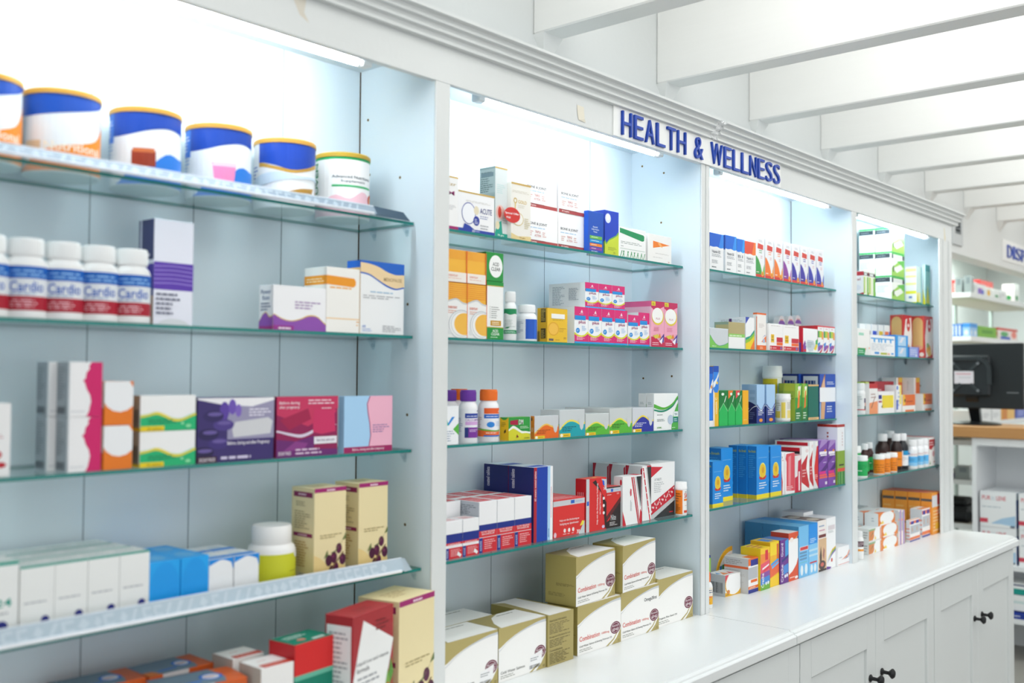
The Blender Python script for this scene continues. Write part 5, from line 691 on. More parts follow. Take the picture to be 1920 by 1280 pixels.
# ------------------------------------------------------------------ goods on the shelves (x, y, z of the base centre in metres)
CARTONS = [
 ('purple_band', 0.9424, 0.1362, 1.6795, 0.0761, 0.0524, 0.1857, 0, 'tall white carton with purple band behind the last bottle, second shelf, first bay', None, 'medicine_carton', 'box'),
 ('purple_wave', 1.1797, 0.0842, 1.6795, 0.1231, 0.0443, 0.0839, 0, 'low white carton with purple wave at its foot, second shelf, first bay', None, 'medicine_carton', 'box'),
 ('orange_bar', 1.2841, 0.0969, 1.6795, 0.0841, 0.0699, 0.1282, 0, 'white carton with orange bar near the top, second shelf, first bay', None, 'medicine_carton', 'box'),
 ('blue_wave', 1.3872, 0.0827, 1.6795, 0.1193, 0.0415, 0.1485, 0, 'white carton with blue and cream wave across the top, second shelf, first bay', None, 'medicine_carton', 'box'),
 ('red_splash', 0.6315, 0.1, 1.4402, 0.0489, 0.05, 0.1104, 0, 'white carton with red splashes at the left frame edge, third shelf, first bay', None, 'medicine_carton', 'box'),
 ('pink_torn', 0.7651, 0.0839, 1.4402, 0.0529, 0.0437, 0.0867, 0, 'white and magenta carton, bottom of the front stack, third shelf, first bay', 'white and magenta cartons', 'medicine_carton', 'box'),
 ('pink_torn', 0.7651, 0.0839, 1.5275, 0.0529, 0.0437, 0.0867, 0, 'white and magenta carton, top of the front stack, third shelf, first bay', 'white and magenta cartons', 'medicine_carton', 'box'),
 ('pink_torn', 0.753, 0.129, 1.4402, 0.0529, 0.0437, 0.0867, 0, 'white and magenta carton, bottom of the rear stack, third shelf, first bay', 'white and magenta cartons', 'medicine_carton', 'box'),
 ('pink_torn', 0.753, 0.129, 1.5275, 0.0529, 0.0437, 0.0867, 0, 'white and magenta carton, top of the rear stack, third shelf, first bay', 'white and magenta cartons', 'medicine_carton', 'box'),
 ('orange_circle', 0.8205, 0.102, 1.4402, 0.0492, 0.08, 0.0714, 0, 'orange carton with white circle, lower of two, third shelf, first bay', 'orange cartons with white circle', 'medicine_carton', 'box'),
 ('orange_circle', 0.8205, 0.102, 1.5122, 0.0492, 0.08, 0.0714, 0, 'orange carton with white circle, upper of two, third shelf, first bay', 'orange cartons with white circle', 'medicine_carton', 'box'),
 ('green_wave', 0.9096, 0.0741, 1.4402, 0.1028, 0.0243, 0.0595, 0, 'white carton with green and yellow wave, lower of two, third shelf, first bay', 'white and green wave cartons', 'medicine_carton', 'box'),
 ('green_wave', 0.9096, 0.0741, 1.5003, 0.1028, 0.0243, 0.0595, 0, 'white carton with green and yellow wave, upper of two, third shelf, first bay', 'white and green wave cartons', 'medicine_carton', 'box'),
 ('violet_floral', 1.0438, 0.1045, 1.4402, 0.1597, 0.085, 0.1136, 0, 'dark violet carton with flowers and silver patch, third shelf, first bay', None, 'medicine_carton', 'box'),
 ('maroon_fabric', 1.2019, 0.0678, 1.4402, 0.1448, 0.0116, 0.1144, 0, 'crimson and plum carton with white slogan box, third shelf, first bay', None, 'medicine_carton', 'box'),
 ('blue_pink', 1.3539, 0.0711, 1.4402, 0.1273, 0.0181, 0.1134, 0, 'half blue half pink carton with maroon foot, third shelf, first bay', None, 'medicine_carton', 'box'),
 ('twenty_four', 0.6396, 0.0815, 1.1969, 0.048, 0.055, 0.1198, 0, 'white carton with green 24 at the left frame edge, lowest glass shelf, first bay', None, 'medicine_carton', 'box'),
 ('green_edge', 0.6935, 0.0855, 1.1969, 0.0521, 0.055, 0.107, 0, 'white green-topped carton, first of the front row, lowest glass shelf, first bay', 'white green-edged cartons', 'medicine_carton', 'box'),
 ('green_edge', 0.7461, 0.0855, 1.1969, 0.0521, 0.055, 0.107, 0, 'white green-topped carton, second of the front row, lowest glass shelf, first bay', 'white green-edged cartons', 'medicine_carton', 'box'),
 ('green_edge', 0.7989, 0.0855, 1.1969, 0.0521, 0.055, 0.107, 0, 'white green-topped carton, third of the front row, lowest glass shelf, first bay', 'white green-edged cartons', 'medicine_carton', 'box'),
 ('green_edge', 0.8516, 0.0855, 1.1969, 0.0521, 0.055, 0.107, 0, 'white green-topped carton, last of the front row, lowest glass shelf, first bay', 'white green-edged cartons', 'medicine_carton', 'box'),
 ('green_edge', 0.6895, 0.142, 1.1969, 0.0521, 0.055, 0.107, 0, 'white green-topped carton, first of the middle row, lowest glass shelf, first bay', 'white green-edged cartons', 'medicine_carton', 'box'),
 ('green_edge', 0.7421, 0.142, 1.1969, 0.0521, 0.055, 0.107, 0, 'white green-topped carton, second of the middle row, lowest glass shelf, first bay', 'white green-edged cartons', 'medicine_carton', 'box'),
 ('green_edge', 0.7949, 0.142, 1.1969, 0.0521, 0.055, 0.107, 0, 'white green-topped carton, third of the middle row, lowest glass shelf, first bay', 'white green-edged cartons', 'medicine_carton', 'box'),
 ('green_edge', 0.8476, 0.142, 1.1969, 0.0521, 0.055, 0.107, 0, 'white green-topped carton, last of the middle row, lowest glass shelf, first bay', 'white green-edged cartons', 'medicine_carton', 'box'),
 ('green_edge', 0.6855, 0.1985, 1.1969, 0.0521, 0.055, 0.107, 0, 'white green-topped carton, first of the rear row, lowest glass shelf, first bay', 'white green-edged cartons', 'medicine_carton', 'box'),
 ('green_edge', 0.7381, 0.1985, 1.1969, 0.0521, 0.055, 0.107, 0, 'white green-topped carton, second of the rear row, lowest glass shelf, first bay', 'white green-edged cartons', 'medicine_carton', 'box'),
 ('green_edge', 0.7909, 0.1985, 1.1969, 0.0521, 0.055, 0.107, 0, 'white green-topped carton, third of the rear row, lowest glass shelf, first bay', 'white green-edged cartons', 'medicine_carton', 'box'),
 ('green_edge', 0.8436, 0.1985, 1.1969, 0.0521, 0.055, 0.107, 0, 'white green-topped carton, last of the rear row, lowest glass shelf, first bay', 'white green-edged cartons', 'medicine_carton', 'box'),
 ('sky_plain', 0.906, 0.093, 1.1969, 0.0559, 0.07, 0.085, 0, 'plain sky-blue carton, front left, lowest glass shelf, first bay', 'plain sky-blue cartons', 'medicine_carton', 'box'),
 ('sky_plain', 0.906, 0.1645, 1.1969, 0.0559, 0.07, 0.085, 0, 'plain sky-blue carton, rear left, lowest glass shelf, first bay', 'plain sky-blue cartons', 'medicine_carton', 'box'),
 ('sky_plain', 0.9625, 0.093, 1.1969, 0.0536, 0.07, 0.085, 0, 'plain sky-blue carton, front right, lowest glass shelf, first bay', 'plain sky-blue cartons', 'medicine_carton', 'box'),
 ('sky_plain', 0.9625, 0.1645, 1.1969, 0.0536, 0.07, 0.085, 0, 'plain sky-blue carton, rear right, lowest glass shelf, first bay', 'plain sky-blue cartons', 'medicine_carton', 'box'),
 ('sky_white', 1.0142, 0.0905, 1.1969, 0.049, 0.065, 0.075, 0, 'blue-rimmed white carton, front left, lowest glass shelf, first bay', 'blue-rimmed white cartons', 'medicine_carton', 'box'),
 ('sky_white', 1.0142, 0.157, 1.1969, 0.049, 0.065, 0.075, 0, 'blue-rimmed white carton, rear left, lowest glass shelf, first bay', 'blue-rimmed white cartons', 'medicine_carton', 'box'),
 ('sky_white', 1.0667, 0.0905, 1.1969, 0.0517, 0.065, 0.075, 0, 'blue-rimmed white carton, front right, lowest glass shelf, first bay', 'blue-rimmed white cartons', 'medicine_carton', 'box'),
 ('sky_white', 1.0667, 0.157, 1.1969, 0.0517, 0.065, 0.075, 0, 'blue-rimmed white carton, rear right, lowest glass shelf, first bay', 'blue-rimmed white cartons', 'medicine_carton', 'box'),
 ('berry_cream', 1.2507, 0.0877, 1.1969, 0.0775, 0.0713, 0.1811, 0, 'cream carton with dark berries, left of the pair, lowest glass shelf, first bay', 'tall cream berry cartons', 'medicine_carton', 'box'),
 ('berry_cream', 1.3605, 0.0895, 1.1969, 0.077, 0.075, 0.1827, 0, 'cream carton with dark berries, right of the pair, lowest glass shelf, first bay', 'tall cream berry cartons', 'medicine_carton', 'box'),
 ('grey_orange', 0.9443, 0.0174, 0.9137, 0.1436, 0.08, 0.1721, -9.6, 'flat grey and orange carton in front of its twin, counter, first bay', 'flat grey and orange cartons', 'medicine_carton', 'box'),
 ('grey_orange', 0.9564, 0.1218, 0.9137, 0.122, 0.08, 0.1721, -0.3, 'flat grey and orange carton at the back, blue stripe on top, counter, first bay', 'flat grey and orange cartons', 'medicine_carton', 'box'),
 ('grey_orange', 0.8283, 0.1324, 0.9137, 0.1333, 0.08, 0.1721, -4.4, 'flat grey and orange carton farthest left, counter, first bay', 'flat grey and orange cartons', 'medicine_carton', 'box'),
 ('red_strip', 1.0524, -0.0263, 0.9137, 0.067, 0.064, 0.1866, -0.3, 'white carton with red strip on top, front of two, counter, first bay', 'white cartons with red strips', 'medicine_carton', 'box'),
 ('red_strip', 1.0507, 0.0561, 0.9137, 0.0658, 0.06, 0.1866, 1.8, 'white carton with red strip on top, rear of two, counter, first bay', 'white cartons with red strips', 'medicine_carton', 'box'),
 ('red_lid', 1.1337, -0.0171, 0.9137, 0.0942, 0.066, 0.2116, 6.0, 'green carton with red lid band and green top, counter, first bay', None, 'medicine_carton', 'box'),
 ('red_iron', 1.2488, -0.0413, 0.9137, 0.13, 0.062, 0.2466, 13.9, 'dark red carton with white diamond reading Liquid iron and vitamin formula, counter, first bay', None, 'medicine_carton', 'box'),
 ('berry_cream', 1.3887, 0.0111, 0.9137, 0.1227, 0.1, 0.2446, 12.1, 'large cream berry carton against the first post, counter, first bay', None, 'medicine_carton', 'box'),
 ('white_m', 1.5739, 0.092, 1.9196, 0.0683, 0.06, 0.1178, 0, 'white carton with letter M and plum foot, top shelf, second bay', None, 'medicine_carton', 'box'),
 ('acute', 1.6684, 0.087, 1.9196, 0.1206, 0.05, 0.0914, 0, 'white carton reading ACUTE with blue foot, top shelf, second bay', None, 'medicine_carton', 'box'),
 ('tall_teal', 1.7615, 0.0947, 1.9196, 0.0438, 0.0493, 0.1662, 0, 'tall grey carton with teal foot, tallest, top shelf, second bay', None, 'medicine_carton', 'box'),
 ('gold_offer', 1.8197, 0.0665, 1.9196, 0.0719, 0.016, 0.1349, 0, 'beige carton reading GOLD with red offer spot, top shelf, second bay', None, 'medicine_carton', 'box'),
 ('bone_joint', 1.9188, 0.1155, 1.9196, 0.1257, 0.08, 0.0895, 0, 'BONE & JOINT carton, lower left, top shelf, second bay', 'BONE & JOINT cartons', 'medicine_carton', 'box'),
 ('bone_joint', 2.0458, 0.1155, 1.9196, 0.1242, 0.08, 0.0895, 0, 'BONE & JOINT carton, lower right, top shelf, second bay', 'BONE & JOINT cartons', 'medicine_carton', 'box'),
 ('bone_joint', 1.9178, 0.1175, 2.0096, 0.1257, 0.08, 0.0895, 0, 'BONE & JOINT carton, upper left, top shelf, second bay', 'BONE & JOINT cartons', 'medicine_carton', 'box'),
 ('bone_joint', 2.0478, 0.1155, 2.0096, 0.1242, 0.08, 0.0895, 0, 'BONE & JOINT carton, upper right, top shelf, second bay', 'BONE & JOINT cartons', 'medicine_carton', 'box'),
 ('azure_small', 2.1231, 0.0673, 1.9196, 0.0671, 0.0145, 0.106, 0, 'bright blue carton with coloured bars, top shelf, second bay', None, 'medicine_carton', 'box'),
 ('blue_lime', 2.1999, 0.094, 1.9196, 0.0637, 0.06, 0.1179, 0, 'royal blue and lime carton with curved foot, top shelf, second bay', None, 'medicine_carton', 'box'),
 ('leaf_white', 2.2959, 0.092, 1.9196, 0.1291, 0.06, 0.081, 0, 'white carton with green bar and grass blades, top shelf, second bay', None, 'medicine_carton', 'box'),
 ('orange_tri', 2.4331, 0.097, 1.9196, 0.1209, 0.07, 0.0778, 0, 'white carton with orange triangle, top shelf, second bay', None, 'medicine_carton', 'box'),
 ('stripe_tall', 1.6042, 0.102, 1.6798, 0.0684, 0.08, 0.1231, 0, 'orange-striped carton with yellow oval, left one, second shelf, second bay', 'orange striped cartons', 'medicine_carton', 'box'),
 ('stripe_tall', 1.671, 0.102, 1.6798, 0.0639, 0.08, 0.1231, 0, 'orange-striped carton with yellow oval, right one, second shelf, second bay', 'orange striped cartons', 'medicine_carton', 'box'),
 ('stripe_top', 1.6026, 0.102, 1.8036, 0.0684, 0.08, 0.0721, 0, 'short orange-striped carton on top, left one, second shelf, second bay', 'short orange striped cartons', 'medicine_carton', 'box'),
 ('stripe_top', 1.6691, 0.102, 1.8036, 0.0631, 0.08, 0.0721, 0, 'short orange-striped carton on top, right one, second shelf, second bay', 'short orange striped cartons', 'medicine_carton', 'box'),
 ('acid_tall', 1.7336, 0.097, 1.6798, 0.0575, 0.07, 0.1339, 0, 'tall white carton with green ACID CLEAR foot, second shelf, second bay', None, 'medicine_carton', 'box'),
 ('acid_cube', 1.7314, 0.097, 1.8144, 0.0607, 0.07, 0.0667, 0, 'green cube carton with white ACID CLEAR circle, second shelf, second bay', None, 'medicine_carton', 'box'),
 ('amber_box', 1.9661, 0.0777, 1.6798, 0.081, 0.0315, 0.0838, 0, 'yellow carton with white window and orange oval, second shelf, second bay', None, 'medicine_carton', 'box'),
 ('plus_pink', 2.0644, 0.127, 1.6798, 0.0582, 0.13, 0.0935, 0, 'pink plus carton, leftmost in the lower row, second shelf, second bay', 'pink and white plus cartons', 'medicine_carton', 'box'),
 ('plus_pink', 2.1234, 0.127, 1.6798, 0.0582, 0.13, 0.0935, 0, 'pink plus carton, second from left in the lower row, second shelf, second bay', 'pink and white plus cartons', 'medicine_carton', 'box'),
 ('plus_pink', 2.1824, 0.127, 1.6798, 0.0582, 0.13, 0.0935, 0, 'pink plus carton, third from left in the lower row, second shelf, second bay', 'pink and white plus cartons', 'medicine_carton', 'box'),
 ('plus_pink', 2.2414, 0.127, 1.6798, 0.0582, 0.13, 0.0935, 0, 'pink plus carton, fourth from left in the lower row, second shelf, second bay', 'pink and white plus cartons', 'medicine_carton', 'box'),
 ('plus_pink', 2.3034, 0.127, 1.6798, 0.0582, 0.13, 0.084, 0, 'shorter pink plus carton, fifth from left in the lower row, second shelf, second bay', 'pink and white plus cartons', 'medicine_carton', 'box'),
 ('plus_pink', 2.3606, 0.133, 1.6798, 0.0546, 0.13, 0.0935, 0, 'pink plus carton, last of the lower row, second shelf, second bay', 'pink and white plus cartons', 'medicine_carton', 'box'),
 ('plus_pink', 2.1171, 0.128, 1.7739, 0.059, 0.12, 0.0655, 0, 'pink plus carton, left of three in the upper row, second shelf, second bay', 'pink and white plus cartons', 'medicine_carton', 'box'),
 ('plus_pink', 2.1771, 0.128, 1.7739, 0.059, 0.12, 0.0655, 0, 'pink plus carton, middle of three in the upper row, second shelf, second bay', 'pink and white plus cartons', 'medicine_carton', 'box'),
 ('plus_pink', 2.2371, 0.128, 1.7739, 0.059, 0.12, 0.0655, 0, 'pink plus carton, right of three in the upper row, second shelf, second bay', 'pink and white plus cartons', 'medicine_carton', 'box'),
 ('oval_pink', 2.4218, 0.122, 1.6798, 0.0669, 0.12, 0.1285, 0, 'tall rose carton with yellow-ringed oval, left one, second shelf, second bay', 'tall rose oval cartons', 'medicine_carton', 'box'),
 ('oval_pink', 2.4912, 0.122, 1.6798, 0.0705, 0.12, 0.1285, 0, 'tall rose carton with yellow-ringed oval, right one, second shelf, second bay', 'tall rose oval cartons', 'medicine_carton', 'box'),
 ('white_v', 1.5842, 0.082, 1.4432, 0.0633, 0.04, 0.0852, 0, 'white carton with teal and green chevrons by the post, third shelf, second bay', None, 'medicine_carton', 'box'),
 ('dm_box', 1.8234, 0.0759, 1.4432, 0.0786, 0.0279, 0.0544, 0, 'yellow and green carton reading DM, third shelf, second bay', None, 'medicine_carton', 'box'),
 ('wave_orange', 1.9257, 0.0679, 1.4432, 0.0939, 0.0118, 0.0556, 0, 'grey carton with orange wave, third shelf, second bay', None, 'medicine_carton', 'box'),
 ('wave_teal', 2.0288, 0.0929, 1.4432, 0.1049, 0.0618, 0.0676, 0, 'grey carton with teal wave, third shelf, second bay', None, 'medicine_carton', 'box'),
 ('wave_green', 2.1362, 0.087, 1.4432, 0.1034, 0.05, 0.0556, 0, 'short grey carton with green wave, third shelf, second bay', None, 'medicine_carton', 'box'),
 ('wave_green', 2.2422, 0.137, 1.4432, 0.1037, 0.15, 0.067, 0, 'tall grey carton with green wave, third shelf, second bay', None, 'medicine_carton', 'box'),
 ('wave_navy', 2.3491, 0.097, 1.4432, 0.1031, 0.07, 0.0662, 0, 'grey carton with navy wave, third shelf, second bay', None, 'medicine_carton', 'box'),
 ('swoosh_green', 2.4668, 0.0745, 1.4432, 0.1267, 0.0249, 0.1044, 0, 'white carton with green swoosh, in front, third shelf, second bay', 'white green-swoosh cartons', 'medicine_carton', 'box'),
 ('swoosh_green', 2.4668, 0.1009, 1.4432, 0.1267, 0.0249, 0.1044, 0, 'white carton with green swoosh, behind its twin, third shelf, second bay', 'white green-swoosh cartons', 'medicine_carton', 'box'),
 ('mag_short', 1.5779, 0.0585, 1.1991, 0.0522, 0.045, 0.0815, 0, 'short white and red capsules carton, first by the post, lowest glass shelf, second bay', 'short white and red capsules cartons', 'medicine_carton', 'box'),
 ('mag_short', 1.6309, 0.0585, 1.1991, 0.0522, 0.045, 0.0815, 0, 'short white and red capsules carton, second by the post, lowest glass shelf, second bay', 'short white and red capsules cartons', 'medicine_carton', 'box'),
 ('mag_tall', 1.6913, 0.084, 1.1991, 0.0601, 0.088, 0.1135, 0, 'taller white and red magnesium carton, left of the front row, lowest glass shelf, second bay', 'white and red magnesium cartons', 'medicine_carton', 'box'),
 ('mag_tall', 1.7522, 0.084, 1.1991, 0.0601, 0.088, 0.1135, 0, 'taller white and red magnesium carton, middle of the front row, lowest glass shelf, second bay', 'white and red magnesium cartons', 'medicine_carton', 'box'),
 ('mag_tall', 1.8131, 0.084, 1.1991, 0.0601, 0.088, 0.1135, 0, 'taller white and red magnesium carton, right of the front row, lowest glass shelf, second bay', 'white and red magnesium cartons', 'medicine_carton', 'box'),
 ('mag_tall', 1.6881, 0.1735, 1.1991, 0.0584, 0.088, 0.1135, 0, 'taller white and red magnesium carton, left of the rear row, lowest glass shelf, second bay', 'white and red magnesium cartons', 'medicine_carton', 'box'),
 ('mag_tall', 1.7482, 0.1735, 1.1991, 0.0601, 0.088, 0.1135, 0, 'taller white and red magnesium carton, middle of the rear row, lowest glass shelf, second bay', 'white and red magnesium cartons', 'medicine_carton', 'box'),
 ('mag_tall', 1.8091, 0.1735, 1.1991, 0.0601, 0.088, 0.1135, 0, 'taller white and red magnesium carton, right of the rear row, lowest glass shelf, second bay', 'white and red magnesium cartons', 'medicine_carton', 'box'),
 ('mag_tall', 1.6293, 0.139, 1.1991, 0.0584, 0.088, 0.1135, 0, 'taller white and red magnesium carton behind the short pair, lowest glass shelf, second bay', 'white and red magnesium cartons', 'medicine_carton', 'box'),
 ('navy_tall', 1.8902, 0.082, 1.1991, 0.072, 0.08, 0.1781, 0, 'tall navy carton with red spine, in front, lowest glass shelf, second bay', 'tall navy cartons', 'medicine_carton', 'box'),
 ('navy_tall', 1.8902, 0.1635, 1.1991, 0.072, 0.08, 0.1781, 0, 'tall navy carton with red spine, behind its twin, lowest glass shelf, second bay', 'tall navy cartons', 'medicine_carton', 'box'),
 ('red_flat', 1.997, 0.076, 1.1991, 0.1275, 0.06, 0.0922, 0, 'wide red carton with white and grey bands, in front, lowest glass shelf, second bay', 'wide red cartons', 'medicine_carton', 'box'),
 ('red_flat', 1.997, 0.1375, 1.1991, 0.1275, 0.06, 0.0922, 0, 'wide red carton with white and grey bands, behind its twin, lowest glass shelf, second bay', 'wide red cartons', 'medicine_carton', 'box'),
 ('red_black', 2.1086, 0.061, 1.1991, 0.0878, 0.034, 0.1345, 0, 'upright red carton with black diagonal and grey spine, lowest glass shelf, second bay', None, 'medicine_carton', 'box'),
 ('nite', 2.1875, 0.0735, 1.1991, 0.0644, 0.055, 0.1068, 0, 'black and red carton reading Nite, lowest glass shelf, second bay', None, 'medicine_carton', 'box'),
 ('red_v_small', 2.2652, 0.0542, 1.1991, 0.0901, 0.0284, 0.1305, 0, 'white carton with thin red diagonals and red pill, lowest glass shelf, second bay', None, 'medicine_carton', 'box'),
 ('red_v_tall', 2.3533, 0.0795, 1.1991, 0.045, 0.055, 0.15, 0, 'white carton with red dotted diagonal, nearest, lowest glass shelf, second bay', 'white cartons with red dotted diagonal', 'medicine_carton', 'box'),
 ('red_v_tall', 2.3533, 0.136, 1.1991, 0.045, 0.055, 0.15, 0, 'white carton with red dotted diagonal, middle of three, lowest glass shelf, second bay', 'white cartons with red dotted diagonal', 'medicine_carton', 'box'),
 ('red_v_tall', 2.3533, 0.1925, 1.1991, 0.045, 0.055, 0.15, 0, 'white carton with red dotted diagonal, rear of three, lowest glass shelf, second bay', 'white cartons with red dotted diagonal', 'medicine_carton', 'box'),
 ('red_v_wide', 2.4463, 0.0871, 1.1991, 0.1265, 0.0558, 0.153, 0, 'wide white carton with red band and black corner, lowest glass shelf, second bay', None, 'medicine_carton', 'box'),
 ('salmon', 1.6055, 0.054, 0.9137, 0.166, 0.096, 0.1195, 0, 'gold and white carton beside the first post, price sticker on front, counter, second bay', 'gold and white salmon oil cartons', 'supplement_carton', 'box'),
 ('organic', 1.696, 0.1525, 0.9137, 0.168, 0.095, 0.1195, 0, 'gold and white carton standing behind the price-stickered pair, counter, second bay', 'gold and white salmon oil cartons', 'supplement_carton', 'box'),
 ('salmon', 1.7735, 0.053, 0.9137, 0.166, 0.096, 0.1195, 0, 'gold and white carton reading Cold Water Salmon, price sticker on front, counter, second bay', 'gold and white salmon oil cartons', 'supplement_carton', 'box'),
 ('gold_end', 1.9075, 0.09, 0.9137, 0.098, 0.18, 0.1195, 0, 'gold carton turned end-on, nutritional text on its front, counter, second bay', 'gold and white salmon oil cartons', 'supplement_carton', 'box'),
 ('combi', 2.072, 0.053, 0.9137, 0.183, 0.094, 0.1195, 0, 'gold and white Combination carton, lower left of the four, counter, second bay', 'gold and white salmon oil cartons', 'supplement_carton', 'box'),
 ('combi_omega', 2.254, 0.053, 0.9137, 0.178, 0.094, 0.1225, 0, 'gold and white Combination carton with black logo, lower right of the four, counter, second bay', 'gold and white salmon oil cartons', 'supplement_carton', 'box'),
 ('organic', 2.437, 0.059, 0.9137, 0.185, 0.094, 0.129, 0, 'gold and white carton reading Organic Flax Seed Oil, counter, second bay', 'gold and white salmon oil cartons', 'supplement_carton', 'box'),
 ('combi', 2.0591, 0.0562, 1.034, 0.181, 0.091, 0.1195, 4, 'gold and white Combination carton, upper left of the four, counter, second bay', 'gold and white salmon oil cartons', 'supplement_carton', 'box'),
 ('combi', 2.2522, 0.056, 1.037, 0.177, 0.091, 0.1195, 5, 'gold and white Combination carton, upper right of the four, counter, second bay', 'gold and white salmon oil cartons', 'supplement_carton', 'box'),
 ('vit_b2', 2.7538, 0.087, 1.9248, 0.0834, 0.05, 0.1134, 0, 'white carton with blue top reading Vitamin B2, top shelf, third bay', 'blue-topped vitamin cartons', 'medicine_carton', 'box'),
 ('vit_b6', 2.843, 0.0653, 1.9248, 0.0717, 0.0066, 0.1156, 0, 'white carton with blue top reading Vitamin B6, top shelf, third bay', 'blue-topped vitamin cartons', 'medicine_carton', 'box'),
 ('vit_b', 2.9061, 0.087, 1.9248, 0.051, 0.05, 0.1117, 0, 'shorter white carton with blue top, third of the blue trio, top shelf, third bay', 'blue-topped vitamin cartons', 'medicine_carton', 'box'),
 ('vit_a', 2.9705, 0.0795, 1.9248, 0.0742, 0.035, 0.1104, 0, 'white carton with red-orange top reading Vitamin A, top shelf, third bay', None, 'medicine_carton', 'box'),
 ('leaf_green', 3.0381, 0.122, 1.9248, 0.061, 0.12, 0.135, 0, 'white carton with green leaf, leftmost of eight, top shelf, third bay', 'white leaf-print supplement cartons', 'medicine_carton', 'box'),
 ('leaf_orange', 3.1045, 0.122, 1.9248, 0.061, 0.12, 0.135, 0, 'white carton with orange leaf, second from left of eight, top shelf, third bay', 'white leaf-print supplement cartons', 'medicine_carton', 'box'),
 ('leaf_orange', 3.1709, 0.122, 1.9248, 0.061, 0.12, 0.135, 0, 'white carton with orange leaf, third from left of eight, top shelf, third bay', 'white leaf-print supplement cartons', 'medicine_carton', 'box'),
 ('leaf_violet', 3.2373, 0.122, 1.9248, 0.061, 0.12, 0.135, 0, 'white carton with violet leaf, fourth from left of eight, top shelf, third bay', 'white leaf-print supplement cartons', 'medicine_carton', 'box'),
 ('leaf_navy', 3.3037, 0.122, 1.9248, 0.061, 0.12, 0.135, 0, 'white carton with purple leaf, fifth from left of eight, top shelf, third bay', 'white leaf-print supplement cartons', 'medicine_carton', 'box'),
 ('leaf_navy', 3.3701, 0.122, 1.9248, 0.061, 0.12, 0.135, 0, 'white carton with purple leaf, sixth from left of eight, top shelf, third bay', 'white leaf-print supplement cartons', 'medicine_carton', 'box'),
 ('leaf_indigo', 3.4365, 0.122, 1.9248, 0.061, 0.12, 0.135, 0, 'white carton with indigo leaf, seventh from left of eight, top shelf, third bay', 'white leaf-print supplement cartons', 'medicine_carton', 'box'),
 ('leaf_indigo', 3.5029, 0.122, 1.9248, 0.061, 0.12, 0.135, 0, 'white carton with indigo leaf, last of eight, top shelf, third bay', 'white leaf-print supplement cartons', 'medicine_carton', 'box'),
 ('grey_swoosh', 2.7691, 0.087, 1.6852, 0.1133, 0.05, 0.0608, 0, 'grey and green tray carton by the second post, second shelf, third bay', None, 'medicine_carton', 'box'),
 ('olive_lid', 2.8803, 0.087, 1.6852, 0.1057, 0.05, 0.0837, 0, 'white carton with olive open flap, second shelf, third bay', None, 'medicine_carton', 'box'),
 ('rainbow_white', 2.976, 0.116, 1.6852, 0.0597, 0.1, 0.1045, 0, 'white carton with rainbow curve on its edge, second shelf, third bay', None, 'medicine_carton', 'box'),
 ('orange_cap_box', 3.0678, 0.0792, 1.6852, 0.0641, 0.0145, 0.1231, 0, 'tall white carton with orange top and side, second shelf, third bay', None, 'medicine_carton', 'box'),
 ('gi_free', 3.1541, 0.112, 1.6852, 0.0982, 0.1, 0.0905, 0, 'white display carton with yellow GI FREE mark, left one, second shelf, third bay', 'white display cartons with red foot', 'medicine_carton', 'box'),
 ('gi_free', 3.266, 0.112, 1.6852, 0.1216, 0.1, 0.0893, 0, 'white display carton with yellow GI FREE mark, right one, second shelf, third bay', 'white display cartons with red foot', 'medicine_carton', 'box'),
 ('hex_white', 3.4204, 0.07, 1.6852, 0.1189, 0.016, 0.0844, 0, 'red and white carton with pale hexagon shape, second shelf, third bay', None, 'medicine_carton', 'box'),
 ('rainbow_slim', 3.5066, 0.1195, 1.6852, 0.049, 0.115, 0.099, 0, 'slim red-topped rainbow carton, left of three, second shelf, third bay', 'slim rainbow cartons', 'medicine_carton', 'box'),
 ('rainbow_slim', 3.5564, 0.1195, 1.6852, 0.049, 0.115, 0.099, 0, 'slim red-topped rainbow carton, middle of three, second shelf, third bay', 'slim rainbow cartons', 'medicine_carton', 'box'),
 ('rainbow_slim', 3.6062, 0.1195, 1.6852, 0.049, 0.115, 0.099, 0, 'slim red-topped rainbow carton, right of three, second shelf, third bay', 'slim rainbow cartons', 'medicine_carton', 'box'),
 ('white_blue_slim', 2.7209, 0.092, 1.444, 0.0224, 0.06, 0.1832, 0, 'slim blue carton against the second post, third shelf, third bay', None, 'medicine_carton', 'box'),
 ('vitamin_c', 2.7496, 0.092, 1.444, 0.0332, 0.06, 0.1851, 0, 'slim blue and yellow carton reading vitamin C, third shelf, third bay', None, 'medicine_carton', 'box'),
 ('fizz_green', 2.7957, 0.092, 1.444, 0.0538, 0.06, 0.109, 0, 'bright green carton with green corner and pointed panel, third shelf, third bay', 'bright green fizz cartons', 'medicine_carton', 'box'),
 ('fizz_orange', 2.848, 0.092, 1.444, 0.0443, 0.06, 0.109, 0, 'bright green carton with orange corner and pointed panel, third shelf, third bay', 'bright green fizz cartons', 'medicine_carton', 'box'),
 ('fizz_red', 2.8951, 0.092, 1.444, 0.0429, 0.06, 0.109, 0, 'bright green carton with red corner and pointed panel, third shelf, third bay', 'bright green fizz cartons', 'medicine_carton', 'box'),
 ('amber_plain', 2.9379, 0.092, 1.444, 0.0401, 0.06, 0.109, 0, 'plain amber yellow carton beside the green ones, third shelf, third bay', None, 'medicine_carton', 'box'),
 ('ice_blue', 3.0419, 0.0764, 1.444, 0.0551, 0.0288, 0.1271, 0, 'pale blue and navy carton, left one, third shelf, third bay', 'pale blue and navy cartons', 'medicine_carton', 'box'),
 ('ice_blue', 3.1132, 0.107, 1.444, 0.0635, 0.09, 0.1269, 0, 'pale blue and navy carton, right one, third shelf, third bay', 'pale blue and navy cartons', 'medicine_carton', 'box'),
